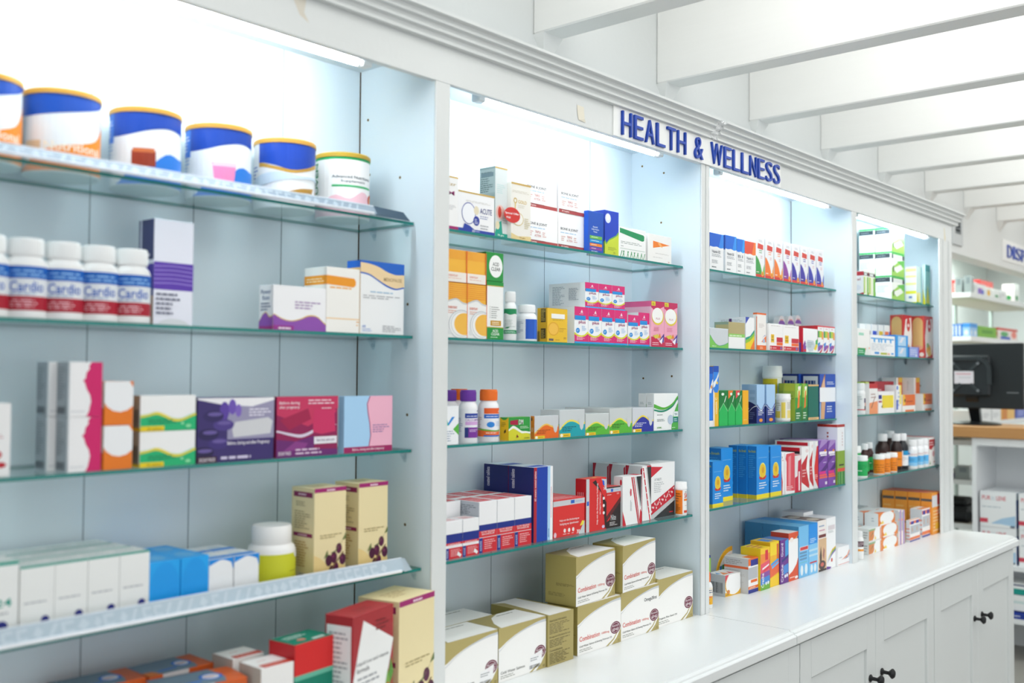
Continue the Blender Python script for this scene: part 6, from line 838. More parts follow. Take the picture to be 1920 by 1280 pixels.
 ('sport_green', 3.3227, 0.0839, 1.444, 0.0527, 0.0438, 0.1299, 0, 'green sport carton, left one, third shelf, third bay', 'green sport cartons', 'medicine_carton', 'box'),
 ('sport_green', 3.3748, 0.107, 1.444, 0.0431, 0.09, 0.1297, 0, 'green sport carton, right one, third shelf, third bay', 'green sport cartons', 'medicine_carton', 'box'),
 ('dark_teal', 3.444, 0.087, 1.444, 0.0865, 0.05, 0.1258, 0, 'dark teal carton with tan edges, third shelf, third bay', None, 'medicine_carton', 'box'),
 ('blue_sport', 3.5652, 0.0969, 1.444, 0.1376, 0.0698, 0.1642, 0, 'blue and white carton with runner figures, in front, third shelf, third bay', 'blue runner cartons', 'medicine_carton', 'box'),
 ('blue_sport', 3.5452, 0.1682, 1.444, 0.1376, 0.0698, 0.1642, 0, 'blue and white carton with runner figures, behind its twin, third shelf, third bay', 'blue runner cartons', 'medicine_carton', 'box'),
 ('strath', 2.7052, 0.055, 1.2043, 0.0638, 0.05, 0.1376, 0, 'shorter blue egg-emblem carton in front by the post, lowest glass shelf, third bay', 'blue egg-emblem cartons', 'medicine_carton', 'box'),
 ('strath', 2.8594, 0.115, 1.2043, 0.0747, 0.06, 0.1667, 0, 'tall blue egg-emblem carton behind the short ones, lowest glass shelf, third bay', 'blue egg-emblem cartons', 'medicine_carton', 'box'),
 ('strath', 3.0048, 0.0515, 1.2043, 0.0856, 0.0311, 0.169, 0, 'tall blue egg-emblem carton, front left of the right block, lowest glass shelf, third bay', 'blue egg-emblem cartons', 'medicine_carton', 'box'),
 ('strath', 3.0972, 0.0515, 1.2043, 0.0787, 0.0311, 0.1643, 0, 'tall blue egg-emblem carton, front right of the right block, lowest glass shelf, third bay', 'blue egg-emblem cartons', 'medicine_carton', 'box'),
 ('strath', 3.0008, 0.0837, 1.2043, 0.0856, 0.0311, 0.169, 0, 'tall blue egg-emblem carton, middle left of the right block, lowest glass shelf, third bay', 'blue egg-emblem cartons', 'medicine_carton', 'box'),
 ('strath', 3.0932, 0.0837, 1.2043, 0.0787, 0.0311, 0.1643, 0, 'tall blue egg-emblem carton, middle right of the right block, lowest glass shelf, third bay', 'blue egg-emblem cartons', 'medicine_carton', 'box'),
 ('strath', 2.9968, 0.1158, 1.2043, 0.0856, 0.0311, 0.169, 0, 'tall blue egg-emblem carton, rear left of the right block, lowest glass shelf, third bay', 'blue egg-emblem cartons', 'medicine_carton', 'box'),
 ('strath', 3.0892, 0.1158, 1.2043, 0.0787, 0.0311, 0.1643, 0, 'tall blue egg-emblem carton, rear right of the right block, lowest glass shelf, third bay', 'blue egg-emblem cartons', 'medicine_carton', 'box'),
 ('red_arrow', 3.1467, 0.066, 1.2043, 0.0159, 0.06, 0.1372, 0, 'slim white carton with red arrow, lowest glass shelf, third bay', None, 'medicine_carton', 'box'),
 ('red_person', 3.1893, 0.055, 1.2043, 0.0685, 0.05, 0.137, 0, 'white carton with pink standing figure, lowest glass shelf, third bay', None, 'medicine_carton', 'box'),
 ('red_vert', 3.2504, 0.055, 1.2043, 0.0494, 0.05, 0.125, 0, 'crimson carton with white vertical words, lowest glass shelf, third bay', None, 'medicine_carton', 'box'),
 ('red_hook', 3.3163, 0.099, 1.2043, 0.0613, 0.13, 0.1513, 0, 'white carton with dark red side band, left one, lowest glass shelf, third bay', 'white cartons with dark red band', 'medicine_carton', 'box'),
 ('red_hook', 3.3698, 0.101, 1.2043, 0.0324, 0.13, 0.1664, 0, 'white carton with dark red side band, right one, lowest glass shelf, third bay', 'white cartons with dark red band', 'medicine_carton', 'box'),
 ('red_arrow_wide', 3.4062, 0.096, 1.2043, 0.036, 0.12, 0.1667, 0, 'pale grey carton with big red arrow, lowest glass shelf, third bay', None, 'medicine_carton', 'box'),
 ('purple_ortho', 3.4621, 0.109, 1.2043, 0.0751, 0.15, 0.1671, 0, 'purple carton with white wordmark, left one, lowest glass shelf, third bay', 'purple cartons', 'medicine_carton', 'box'),
 ('purple_ortho', 3.5351, 0.109, 1.2043, 0.0659, 0.15, 0.1635, 0, 'purple carton with white wordmark, right one, lowest glass shelf, third bay', 'purple cartons', 'medicine_carton', 'box'),
 ('bamboo_box', 3.6012, 0.0653, 1.2043, 0.0655, 0.0766, 0.2193, 0, 'tall white and green carton with red rim and bamboo foot, lowest glass shelf, third bay', None, 'medicine_carton', 'box'),
 ('syrup_box', 2.72, 0.11, 0.9137, 0.06, 0.06, 0.135, 0, 'blue, red and green carton behind the spray bottle, counter, third bay', None, 'medicine_carton', 'box'),
 ('baby_round', 2.858, 0.093, 0.9137, 0.0861, 0.062, 0.066, -4, 'low cream carton with yellow corner and barcode side, counter, third bay', None, 'medicine_carton', 'box'),
 ('orange_flash', 2.934, 0.0755, 0.9137, 0.065, 0.085, 0.1086, 0, 'orange and grey carton with navy corner, counter, third bay', None, 'medicine_carton', 'box'),
 ('creche_yellow', 3.0013, 0.061, 0.9137, 0.0642, 0.07, 0.1335, 0, 'yellow and rainbow carton reading Creche, counter, third bay', None, 'medicine_carton', 'box'),
 ('creche_orange', 3.0708, 0.063, 0.9137, 0.0631, 0.07, 0.1445, 0, 'yellow and orange carton with blue ribbons, counter, third bay', None, 'medicine_carton', 'box'),
 ('creche_purple', 3.1333, 0.059, 0.9137, 0.0611, 0.07, 0.1445, 0, 'purple and blue carton reading Creche Guard, counter, third bay', None, 'medicine_carton', 'box'),
 ('white_flame', 3.2014, 0.0565, 0.9137, 0.0711, 0.065, 0.1604, 0, 'white carton with orange red top and swoosh, counter, third bay', None, 'medicine_carton', 'box'),
 ('sky_tall', 3.2761, 0.055, 0.9137, 0.0777, 0.066, 0.1742, 0, 'light blue carton, front of the left column, counter, third bay', 'light blue cartons', 'medicine_carton', 'box'),
 ('sky_tall', 3.2755, 0.1225, 0.9137, 0.079, 0.066, 0.1742, 0, 'light blue carton, middle of the left column, counter, third bay', 'light blue cartons', 'medicine_carton', 'box'),
 ('sky_tall', 3.2755, 0.19, 0.9137, 0.079, 0.066, 0.1742, 0, 'light blue carton, rear of the left column, counter, third bay', 'light blue cartons', 'medicine_carton', 'box'),
 ('sky_front', 3.3511, 0.055, 0.9137, 0.0696, 0.066, 0.1742, 0, 'bright blue carton, front of the right column, counter, third bay', 'light blue cartons', 'medicine_carton', 'box'),
 ('sky_front', 3.3511, 0.1225, 0.9137, 0.0696, 0.066, 0.1742, 0, 'bright blue carton, middle of the right column, counter, third bay', 'light blue cartons', 'medicine_carton', 'box'),
 ('sky_front', 3.3511, 0.19, 0.9137, 0.0696, 0.066, 0.1742, 0, 'bright blue carton, rear of the right column, counter, third bay', 'light blue cartons', 'medicine_carton', 'box'),
 ('gym_box', 3.4219, 0.056, 0.9137, 0.0695, 0.07, 0.1783, 0, 'tan carton with exercising figures, in front, counter, third bay', 'tan exercise cartons', 'medicine_carton', 'box'),
 ('gym_box', 3.4219, 0.1275, 0.9137, 0.0695, 0.07, 0.1783, 0, 'tan carton with exercising figures, behind its twin, counter, third bay', 'tan exercise cartons', 'medicine_carton', 'box'),
 ('rainbow_tail', 3.4957, 0.0625, 0.9137, 0.0779, 0.085, 0.1805, 0, 'white carton with rainbow tail near its foot, counter, third bay', None, 'medicine_carton', 'box'),
 ('stripe_low', 3.4963, 0.149, 0.9137, 0.0792, 0.085, 0.1925, 0, 'white carton behind the rainbow-tail one, counter, third bay', None, 'medicine_carton', 'box'),
 ('stripe_low', 3.5868, 0.047, 0.9137, 0.0997, 0.07, 0.0681, 0, 'low white carton with orange stripe, in front, counter, third bay', 'low white striped cartons', 'medicine_carton', 'box'),
 ('stripe_low', 3.5871, 0.1185, 0.9137, 0.0991, 0.07, 0.0681, 0, 'low white carton with orange stripe, lower rear, counter, third bay', 'low white striped cartons', 'medicine_carton', 'box'),
 ('stripe_low', 3.5864, 0.1185, 0.9824, 0.1003, 0.07, 0.0681, 0, 'low white carton with orange stripe, upper rear, counter, third bay', 'low white striped cartons', 'medicine_carton', 'box'),
 ('herb_green', 4.2883, 0.0998, 1.9237, 0.1476, 0.0675, 0.1005, 0, 'white and green herbal carton, bottom of the front stack, top shelf, fourth bay', 'green herbal tea cartons', 'medicine_carton', 'box'),
 ('herb_green', 4.2883, 0.0998, 2.0247, 0.1476, 0.0675, 0.1005, 0, 'white and green herbal carton, middle of the front stack, top shelf, fourth bay', 'green herbal tea cartons', 'medicine_carton', 'box'),
 ('herb_green', 4.2883, 0.0998, 2.1257, 0.1476, 0.0675, 0.1005, 0, 'white and green herbal carton, top of the front stack, top shelf, fourth bay', 'green herbal tea cartons', 'medicine_carton', 'box'),
 ('herb_green', 4.2843, 0.1688, 1.9237, 0.1476, 0.0675, 0.1005, 0, 'white and green herbal carton, bottom of the rear stack, top shelf, fourth bay', 'green herbal tea cartons', 'medicine_carton', 'box'),
 ('herb_green', 4.2843, 0.1688, 2.0247, 0.1476, 0.0675, 0.1005, 0, 'white and green herbal carton, middle of the rear stack, top shelf, fourth bay', 'green herbal tea cartons', 'medicine_carton', 'box'),
 ('herb_green', 4.2843, 0.1688, 2.1257, 0.1476, 0.0675, 0.1005, 0, 'white and green herbal carton, top of the rear stack, top shelf, fourth bay', 'green herbal tea cartons', 'medicine_carton', 'box'),
 ('herb_slim', 3.9299, 0.0895, 1.9237, 0.0459, 0.055, 0.095, 0, 'slim green and white carton, left of the pair, top shelf, fourth bay', 'slim green herbal cartons', 'medicine_carton', 'box'),
 ('herb_slim', 3.9915, 0.0895, 1.9237, 0.0663, 0.055, 0.095, 0, 'slim green and white carton, right of the pair, top shelf, fourth bay', 'slim green herbal cartons', 'medicine_carton', 'box'),
 ('teal_yellow', 4.5434, 0.0912, 1.9237, 0.0671, 0.0465, 0.164, 0, 'pale teal and yellow carton with wide striped side, top shelf, fourth bay', None, 'medicine_carton', 'box'),
 ('teal_slim', 4.6443, 0.0698, 1.9237, 0.0626, 0.0117, 0.1798, 0, 'slim teal and yellow carton, rightmost, top shelf, fourth bay', None, 'medicine_carton', 'box'),
 ('peach_green', 3.9052, 0.087, 1.6849, 0.1228, 0.05, 0.1036, 0, 'white carton with peach swoosh and green foot, second shelf, fourth bay', None, 'medicine_carton', 'box'),
 ('display_white', 4.1043, 0.107, 1.6849, 0.2646, 0.09, 0.083, 0, 'wide white display carton with blue drips, second shelf, fourth bay', None, 'medicine_carton', 'box'),
 ('pot_black', 4.1257, 0.17, 1.6849, 0.062, 0.03, 0.1356, 0, 'small white pack with black patch standing in the display, second shelf, fourth bay', 'small packs with colour patches', 'medicine_carton', 'box'),
 ('pot_grey', 4.1883, 0.17, 1.6849, 0.0519, 0.03, 0.1367, 0, 'small white pack with grey patch standing in the display, second shelf, fourth bay', 'small packs with colour patches', 'medicine_carton', 'box'),
 ('pot_blue', 4.2554, 0.17, 1.6849, 0.059, 0.03, 0.1375, 0, 'small white pack with blue patch standing in the display, second shelf, fourth bay', 'small packs with colour patches', 'medicine_carton', 'box'),
 ('pot_yellow', 4.3256, 0.17, 1.6849, 0.0574, 0.03, 0.1387, 0, 'small white pack with yellow patch standing in the display, second shelf, fourth bay', 'small packs with colour patches', 'medicine_carton', 'box'),
 ('pot_orange', 4.3914, 0.17, 1.6849, 0.0557, 0.03, 0.1396, 0, 'small white pack with orange patch standing in the display, second shelf, fourth bay', 'small packs with colour patches', 'medicine_carton', 'box'),
 ('pot_violet', 4.457, 0.1743, 1.6849, 0.0506, 0.0214, 0.1406, 0, 'small white pack with violet patch standing in the display, second shelf, fourth bay', 'small packs with colour patches', 'medicine_carton', 'box'),
 ('blue_carton', 4.3155, 0.092, 1.6849, 0.1459, 0.06, 0.0452, 0, 'small bright blue carton, lower of two, second shelf, fourth bay', 'small bright blue cartons', 'medicine_carton', 'box'),
 ('blue_carton', 4.3155, 0.092, 1.7306, 0.1459, 0.06, 0.0452, 0, 'small bright blue carton, upper of two, second shelf, fourth bay', 'small bright blue cartons', 'medicine_carton', 'box'),
 ('lilac_carton', 4.4631, 0.081, 1.6849, 0.1176, 0.038, 0.0448, 0, 'small lilac carton right of the blue ones, second shelf, fourth bay', None, 'medicine_carton', 'box'),
 ('red_cereal', 4.6448, 0.0901, 1.6849, 0.1112, 0.0562, 0.1875, 0, 'tall red carton with cream panel, right one, second shelf, fourth bay', 'tall red cereal cartons', 'medicine_carton', 'box'),
 ('red_cereal', 4.5098, 0.1351, 1.6849, 0.1112, 0.0562, 0.1875, 0, 'tall red carton with cream panel, left one, second shelf, fourth bay', 'tall red cereal cartons', 'medicine_carton', 'box'),
 ('lime_slim', 4.0542, 0.138, 1.4508, 0.0361, 0.06, 0.1272, 0, 'slim lime carton beside the small bottle, third shelf, fourth bay', None, 'medicine_carton', 'box'),
 ('salmon_box', 4.0015, 0.082, 1.4508, 0.086, 0.04, 0.1214, 0, 'white and salmon carton with red rim, third shelf, fourth bay', None, 'medicine_carton', 'box'),
 ('yellow_label', 4.1306, 0.0755, 1.4508, 0.1716, 0.035, 0.089, 0, 'white carton with yellow label, third shelf, fourth bay', None, 'medicine_carton', 'box'),
 ('dark_red', 4.1763, 0.135, 1.4508, 0.1047, 0.06, 0.1293, 0, 'dark red carton behind the yellow label one, left, third shelf, fourth bay', 'dark red cartons', 'medicine_carton', 'box'),
 ('dark_red', 4.2983, 0.1387, 1.4508, 0.1154, 0.0526, 0.1292, 0, 'dark red carton behind the yellow label one, right, third shelf, fourth bay', 'dark red cartons', 'medicine_carton', 'box'),
 ('blue_tilt', 4.2789, 0.087, 1.4508, 0.055, 0.05, 0.114, 0, 'slim white and blue carton, third shelf, fourth bay', None, 'medicine_carton', 'box'),
 ('grey_orange_spine', 4.6094, 0.128, 1.4508, 0.0747, 0.0511, 0.1457, 0, 'grey carton with orange spine, in front, third shelf, fourth bay', 'grey cartons with orange spine', 'medicine_carton', 'box'),
 ('grey_orange_spine', 4.5393, 0.1867, 1.4508, 0.0747, 0.0635, 0.1457, 0, 'grey carton with orange spine, behind its twin, third shelf, fourth bay', 'grey cartons with orange spine', 'medicine_carton', 'box'),
 ('flame_low', 4.3968, 0.072, 1.4508, 0.1498, 0.02, 0.073, 0, 'low orange and white flame carton, left one, third shelf, fourth bay', 'low orange flame cartons', 'medicine_carton', 'box'),
 ('flame_low', 4.6303, 0.082, 1.4508, 0.1173, 0.04, 0.075, 0, 'low orange and white flame carton, right one, third shelf, fourth bay', 'low orange flame cartons', 'medicine_carton', 'box'),
 ('red_tonic', 4.586, 0.09, 1.2085, 0.0738, 0.12, 0.1265, 0, 'white tonic carton with red top, lowest glass shelf, fourth bay', None, 'medicine_carton', 'box'),
 ('amber_c', 4.5946, 0.0359, 0.9137, 0.1314, 0.0478, 0.1795, 0, 'orange carton with large C, front right, counter, fourth bay', 'orange vitamin cartons', 'medicine_carton', 'box'),
 ('amber_carton', 4.5916, 0.0883, 0.9137, 0.1314, 0.054, 0.1795, 0, 'orange carton with grey band, second of the row from the front, counter, fourth bay', 'orange vitamin cartons', 'medicine_carton', 'box'),
 ('amber_carton', 4.5886, 0.1438, 0.9137, 0.1314, 0.054, 0.1795, 0, 'orange carton with grey band, third of the row from the front, counter, fourth bay', 'orange vitamin cartons', 'medicine_carton', 'box'),
 ('amber_carton', 4.5856, 0.1993, 0.9137, 0.1314, 0.054, 0.1795, 0, 'orange carton with grey band, rearmost of the row, counter, fourth bay', 'orange vitamin cartons', 'medicine_carton', 'box'),
 ('oval_photo', 3.9078, 0.0495, 0.9137, 0.1238, 0.055, 0.0485, 0, 'white carton with fruit photo, lower left of the stack, counter, fourth bay', 'white oval-print cartons', 'medicine_carton', 'box'),
 ('oval_photo', 3.9184, 0.0535, 0.9627, 0.121, 0.055, 0.0485, 0, 'white carton with fruit photo, upper left of the stack, counter, fourth bay', 'white oval-print cartons', 'medicine_carton', 'box'),
 ('oval_orange', 4.061, 0.0495, 0.9137, 0.1767, 0.055, 0.0485, 0, 'white carton with orange oval, lower right of the stack, counter, fourth bay', 'white oval-print cartons', 'medicine_carton', 'box'),
 ('oval_orange', 4.0663, 0.0515, 0.9627, 0.174, 0.055, 0.0485, 0, 'white carton with orange oval, middle right of the stack, counter, fourth bay', 'white oval-print cartons', 'medicine_carton', 'box'),
 ('oval_orange', 4.041, 0.0535, 1.0117, 0.1767, 0.055, 0.0485, 0, 'white carton with orange oval, top of the stack, counter, fourth bay', 'white oval-print cartons', 'medicine_carton', 'box'),
 ('oval_orange', 4.041, 0.1135, 0.9137, 0.1767, 0.055, 0.0485, 0, 'white carton with orange oval, bottom right rear, counter, fourth bay', 'white oval-print cartons', 'medicine_carton', 'box'),
 ('oval_orange', 4.041, 0.1135, 0.9627, 0.1767, 0.055, 0.0485, 0, 'white carton with orange oval, middle right rear, counter, fourth bay', 'white oval-print cartons', 'medicine_carton', 'box'),
 ('oval_orange', 4.041, 0.1135, 1.0117, 0.1767, 0.055, 0.0485, 0, 'white carton with orange oval, top rear, counter, fourth bay', 'white oval-print cartons', 'medicine_carton', 'box'),
 ('oval_orange', 3.8778, 0.1135, 0.9137, 0.1238, 0.055, 0.0485, 0, 'white carton with orange oval, bottom left rear, counter, fourth bay', 'white oval-print cartons', 'medicine_carton', 'box'),
 ('oval_orange', 3.8778, 0.1135, 0.9627, 0.1238, 0.055, 0.0485, 0, 'white carton with orange oval, middle left rear, counter, fourth bay', 'white oval-print cartons', 'medicine_carton', 'box'),
 ('violet_spine', 4.1734, 0.072, 0.9137, 0.0356, 0.1, 0.1408, 0, 'slim carton with violet spine, left one, counter, fourth bay', 'slim violet-spine cartons', 'medicine_carton', 'box'),
 ('violet_spine', 4.2094, 0.072, 0.9137, 0.0361, 0.1, 0.1374, 0, 'slim carton with violet spine, right one, counter, fourth bay', 'slim violet-spine cartons', 'medicine_carton', 'box'),
 ('twin_box', 4.3286, 0.0237, 0.9137, 0.1197, 0.0154, 0.0885, 0, 'white carton with two navy corners, front one, counter, fourth bay', 'white cartons with navy corners', 'medicine_carton', 'box'),
 ('twin_box', 4.476, 0.045, 0.9137, 0.0993, 0.05, 0.1193, 0, 'white carton with two navy corners, taller one, counter, fourth bay', 'white cartons with navy corners', 'medicine_carton', 'box'),
 ('grey_pack', 4.1057, 0.175, 0.9137, 0.1169, 0.05, 0.1481, 0, 'grey pack behind the stacked cartons, counter, fourth bay', None, 'medicine_carton', 'box'),
]
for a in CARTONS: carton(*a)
FLASKS = [
 ('tin', 'tin_orange', 0.6355, 0.166, 1.9202, 0.0597, 0.1375, 24, 'blue and white tin, gold lid, leftmost of six, top shelf, first bay', 'nutrition powder tins', 'formula_tin', 'tin'),
 ('tin', 'tin_orange', 0.7653, 0.166, 1.9202, 0.0597, 0.1375, 24, 'blue and white tin, gold lid, orange swoosh, top shelf, first bay', 'nutrition powder tins', 'formula_tin', 'tin'),
 ('tin', 'tin_choc', 0.9154, 0.166, 1.9202, 0.0597, 0.1375, 24, 'blue and white tin, gold lid, brown chocolate glass, top shelf, first bay', 'nutrition powder tins', 'formula_tin', 'tin'),
 ('tin', 'tin_pink', 1.0639, 0.166, 1.9202, 0.0597, 0.1375, 24, 'blue and white tin, gold lid, pink glass, top shelf, first bay', 'nutrition powder tins', 'formula_tin', 'tin'),
 ('tin', 'tin_gold', 1.2155, 0.166, 1.9202, 0.0597, 0.1375, 24, 'blue and white tin, gold lid, no glass printed, top shelf, first bay', 'nutrition powder tins', 'formula_tin', 'tin'),
 ('tin', 'tin_green', 1.3636, 0.166, 1.9202, 0.0565, 0.1355, 24, 'white powder tin with green rim and pink splash, gold lid, top shelf, first bay', 'nutrition powder tins', 'formula_tin', 'tin'),
 ('pill', 'cardio', 0.6236, 0.096, 1.6795, 0.0312, 0.1245, 28, 'white bottle, red and blue label, first in the row, second shelf, first bay', 'white pill bottles with red and blue labels', 'pill_bottle', 'bottle'),
 ('pill', 'cardio', 0.6815, 0.096, 1.6795, 0.0312, 0.1245, 28, 'white bottle, red and blue label, second in the row, second shelf, first bay', 'white pill bottles with red and blue labels', 'pill_bottle', 'bottle'),
 ('pill', 'cardio', 0.7399, 0.096, 1.6795, 0.0312, 0.1245, 28, 'white bottle, red and blue label, third in the row, second shelf, first bay', 'white pill bottles with red and blue labels', 'pill_bottle', 'bottle'),
 ('pill', 'cardio', 0.7977, 0.096, 1.6795, 0.0312, 0.1245, 28, 'white bottle, red and blue label, fourth in the row, second shelf, first bay', 'white pill bottles with red and blue labels', 'pill_bottle', 'bottle'),
 ('pill', 'cardio', 0.8554, 0.096, 1.6795, 0.0312, 0.1245, 28, 'white bottle, red and blue label, last in the row, second shelf, first bay', 'white pill bottles with red and blue labels', 'pill_bottle', 'bottle'),
 ('jar', 'lime_jar', 1.1531, 0.105, 1.1969, 0.045, 0.115, 30, 'white tablet jar with lime-yellow label, lowest glass shelf, first bay', None, 'pill_bottle', 'bottle'),
 ('pill', 'green_bottle', 1.8038, 0.0769, 1.6798, 0.0149, 0.1158, 48, 'white bottle with green label bands, second shelf, second bay', None, 'pill_bottle', 'bottle'),
 ('pill', 'blue_bottle', 1.8814, 0.0911, 1.6798, 0.0251, 0.0889, 40, 'white bottle with blue label panel, second shelf, second bay', None, 'pill_bottle', 'bottle'),
 ('pill', 'purple_cap', 1.6866, 0.165, 1.4432, 0.0225, 0.1185, 48, 'white bottle with purple cap, behind the other, third shelf, second bay', 'white bottles with purple caps', 'pill_bottle', 'bottle'),
 ('pill', 'purple_cap', 1.6737, 0.0886, 1.4432, 0.0216, 0.1198, 36, 'white bottle with purple cap, in front, third shelf, second bay', 'white bottles with purple caps', 'pill_bottle', 'bottle'),
 ('pill', 'orange_cap', 1.7425, 0.0883, 1.4432, 0.0243, 0.1206, 34, 'white bottle with orange cap, in front, third shelf, second bay', 'white bottles with orange caps', 'pill_bottle', 'bottle'),
 ('pill', 'orange_cap', 1.7305, 0.1723, 1.4432, 0.0243, 0.1206, 34, 'white bottle with orange cap, behind its twin, third shelf, second bay', 'white bottles with orange caps', 'pill_bottle', 'bottle'),
 ('tub', 'sa_tub', 2.5192, 0.044, 1.1991, 0.016, 0.0946, 48, 'small white tub with orange label reading SA, lowest glass shelf, second bay', None, 'pill_tub', 'bottle'),
 ('tub', 'yellow_tub', 3.3809, 0.19, 1.444, 0.0333, 0.192, 55, 'tall white tub with yellow label behind the pale blue cartons, third shelf, third bay', None, 'pill_tub', 'bottle'),
 ('tub', 'cream_tub', 3.2708, 0.0942, 1.444, 0.0242, 0.0943, 50, 'short white tub with cream and yellow label, third shelf, third bay', None, 'pill_tub', 'bottle'),
 ('drop', 'nasal_yellow', 2.654, 0.035, 0.9137, 0.0144, 0.105, 58, 'white bottle with orange nozzle and yellow label by the second post, counter, third bay', None, 'spray_bottle', 'bottle'),
 ('pill', 'small_white_bottle', 3.9259, 0.0845, 1.4508, 0.0185, 0.1233, 62, 'small white bottle by the third post, third shelf, fourth bay', None, 'pill_bottle', 'bottle'),
 ('tub', 'green_tub', 3.8593, 0.055, 1.2085, 0.0226, 0.0845, 62, 'green and white tub by the third post, lower, lowest glass shelf, fourth bay', None, 'pill_tub', 'bottle'),
 ('tub', 'green_tub', 3.9449, 0.115, 1.2085, 0.0217, 0.115, 62, 'green and white tub behind the post, taller, lowest glass shelf, fourth bay', None, 'pill_tub', 'bottle'),
 ('syrup', 'green_syrup', 4.0051, 0.1, 1.2085, 0.0178, 0.122, 62, 'brown syrup bottle with green label, left one, lowest glass shelf, fourth bay', 'brown syrup bottles', 'syrup_bottle', 'bottle'),
 ('syrup', 'green_syrup', 4.0901, 0.115, 1.2085, 0.0181, 0.122, 62, 'brown syrup bottle with green label, right one, lowest glass shelf, fourth bay', 'brown syrup bottles', 'syrup_bottle', 'bottle'),
 ('tub', 'orange_tub', 4.0452, 0.058, 1.2085, 0.0218, 0.0785, 62, 'low orange and white tub, left of three, lowest glass shelf, fourth bay', 'low orange tubs', 'pill_tub', 'bottle'),
 ('tub', 'orange_tub', 4.1122, 0.058, 1.2085, 0.0205, 0.0785, 62, 'low orange and white tub, middle of three, lowest glass shelf, fourth bay', 'low orange tubs', 'pill_tub', 'bottle'),
 ('tub', 'orange_tub', 4.1868, 0.058, 1.2085, 0.0202, 0.0785, 62, 'low orange and white tub, right of three, lowest glass shelf, fourth bay', 'low orange tubs', 'pill_tub', 'bottle'),
 ('syrup', 'dark_syrup', 4.2575, 0.125, 1.2085, 0.0285, 0.15, 62, 'brown syrup bottle with plain dark label, lowest glass shelf, fourth bay', 'brown syrup bottles', 'syrup_bottle', 'bottle'),
 ('syrup', 'dark_syrup', 4.5041, 0.185, 1.2085, 0.0285, 0.15, 62, 'brown syrup bottle with plain dark label, half hidden, lowest glass shelf, fourth bay', 'brown syrup bottles', 'syrup_bottle', 'bottle'),
 ('syrup', 'orange_syrup', 4.3064, 0.085, 1.2085, 0.024, 0.15, 62, 'brown syrup bottle with orange label, lowest glass shelf, fourth bay', 'brown syrup bottles', 'syrup_bottle', 'bottle'),
 ('syrup', 'blue_syrup', 4.3514, 0.075, 1.2085, 0.024, 0.15, 62, 'brown syrup bottle with white and blue label, lowest glass shelf, fourth bay', 'brown syrup bottles', 'syrup_bottle', 'bottle'),
 ('pill', 'white_blue_bottle', 4.3925, 0.047, 1.2085, 0.0202, 0.122, 62, 'white bottle with sky-blue label, left of three, lowest glass shelf, fourth bay', 'white bottles with sky-blue labels', 'pill_bottle', 'bottle'),
 ('pill', 'white_blue_bottle', 4.4668, 0.047, 1.2085, 0.0202, 0.122, 62, 'white bottle with sky-blue label, middle of three, lowest glass shelf, fourth bay', 'white bottles with sky-blue labels', 'pill_bottle', 'bottle'),
 ('pill', 'white_blue_bottle', 4.5299, 0.047, 1.2085, 0.0202, 0.122, 62, 'white bottle with sky-blue label, right of three, lowest glass shelf, fourth bay', 'white bottles with sky-blue labels', 'pill_bottle', 'bottle'),
 ('slim', 'nasal_white', 3.747, 0.02, 0.9137, 0.0163, 0.104, 62, 'slim white bottle with dark label by the third post, counter, fourth bay', None, 'spray_bottle', 'bottle'),
]
for a in FLASKS: flask(*a)
PACKS = [
 (3.4662, 0.205, 1.6849, 0.052, 0.02, 0.1376, 'rounded white pack top standing in the display cartons, left of three, second shelf, third bay', 'rounded white packs'),
 (3.541, 0.205, 1.6849, 0.052, 0.02, 0.1412, 'rounded white pack top standing in the display cartons, middle of three, second shelf, third bay', 'rounded white packs'),
 (3.6043, 0.205, 1.6849, 0.052, 0.02, 0.1463, 'rounded white pack top standing in the display cartons, right of three, second shelf, third bay', 'rounded white packs'),
]
def rounded_pack(x, y, z, W, D_, H, lab, grp):
    n = 18; P = [(-W/2, 0), (W/2, 0), (W/2, H-W/2)]+[(W/2*math.cos(math.pi*i/n), H-W/2+W/2*math.sin(math.pi*i/n)) for i in range(1, n)]+[(-W/2, H-W/2)]
    b = MB(); k = len(P); b.mesh([(a, -D_/2, c) for a, c in P]+[(a, D_/2, c) for a, c in P], [(i, (i+1) % k, (i+1) % k+k, i+k) for i in range(k)]+[tuple(range(k))[::-1], tuple(range(k, 2*k))], mat('e9e6e6'))
    b.mesh([(W*.5*math.cos(math.pi*(1+i/n)), -D_/2-.0003, H-W*.62+W*.3*math.sin(math.pi*i/n)) for i in range(n+1)], [tuple(range(n+1))], mat('8a5ab0'))
    b.mesh([(W*.28*math.cos(math.tau*i/n), -D_/2-.0004, H-W*.3+W*.05*math.sin(math.tau*i/n)) for i in range(n)], [tuple(range(n))], mat('e0a8a0'))
    tag(b.build('rounded_pack', None, (x, y, z+.0003)), lab, 'pack', grp)
for a in PACKS: rounded_pack(*a)
# sticker on the beige carton, arched card on the counter
for o in list(C.objects):
    if o.name.startswith('medicine_carton') and 'red offer spot' in o.get('label', ''):
        W, D_, H = o.dimensions; b = MB(); red = mat('d12f2a', .35); n = 28
        A = [(.40*W*math.cos(math.tau*i/n), .135*H*math.sin(math.tau*i/n)) for i in range(n)]
        b.mesh([(x, 0, z) for x, z in A]+[(x, -.0004, z) for x, z in A], [tuple(range(n))[::-1], tuple(range(n, 2*n))]+[(i, (i+1) % n, (i+1) % n+n, i+n) for i in range(n)], red)
        for s, x, z, w_, h_ in (('Special Offer', -.35*W, .0*H, .7*W, .045*H), ('FREE', -.28*W, -.065*H, .2*W, .03*H)):
            V, F = text_mesh(s); b.mesh([(x+w_*p_, -.0006, z+h_*q_) for p_, q_ in V], F, mat('ffffff'))
        c_ = b.build('sticker', o, (-W/2+.002, -D_/2-.0006, .41*H)); c_['label'] = 'red oval offer sticker'
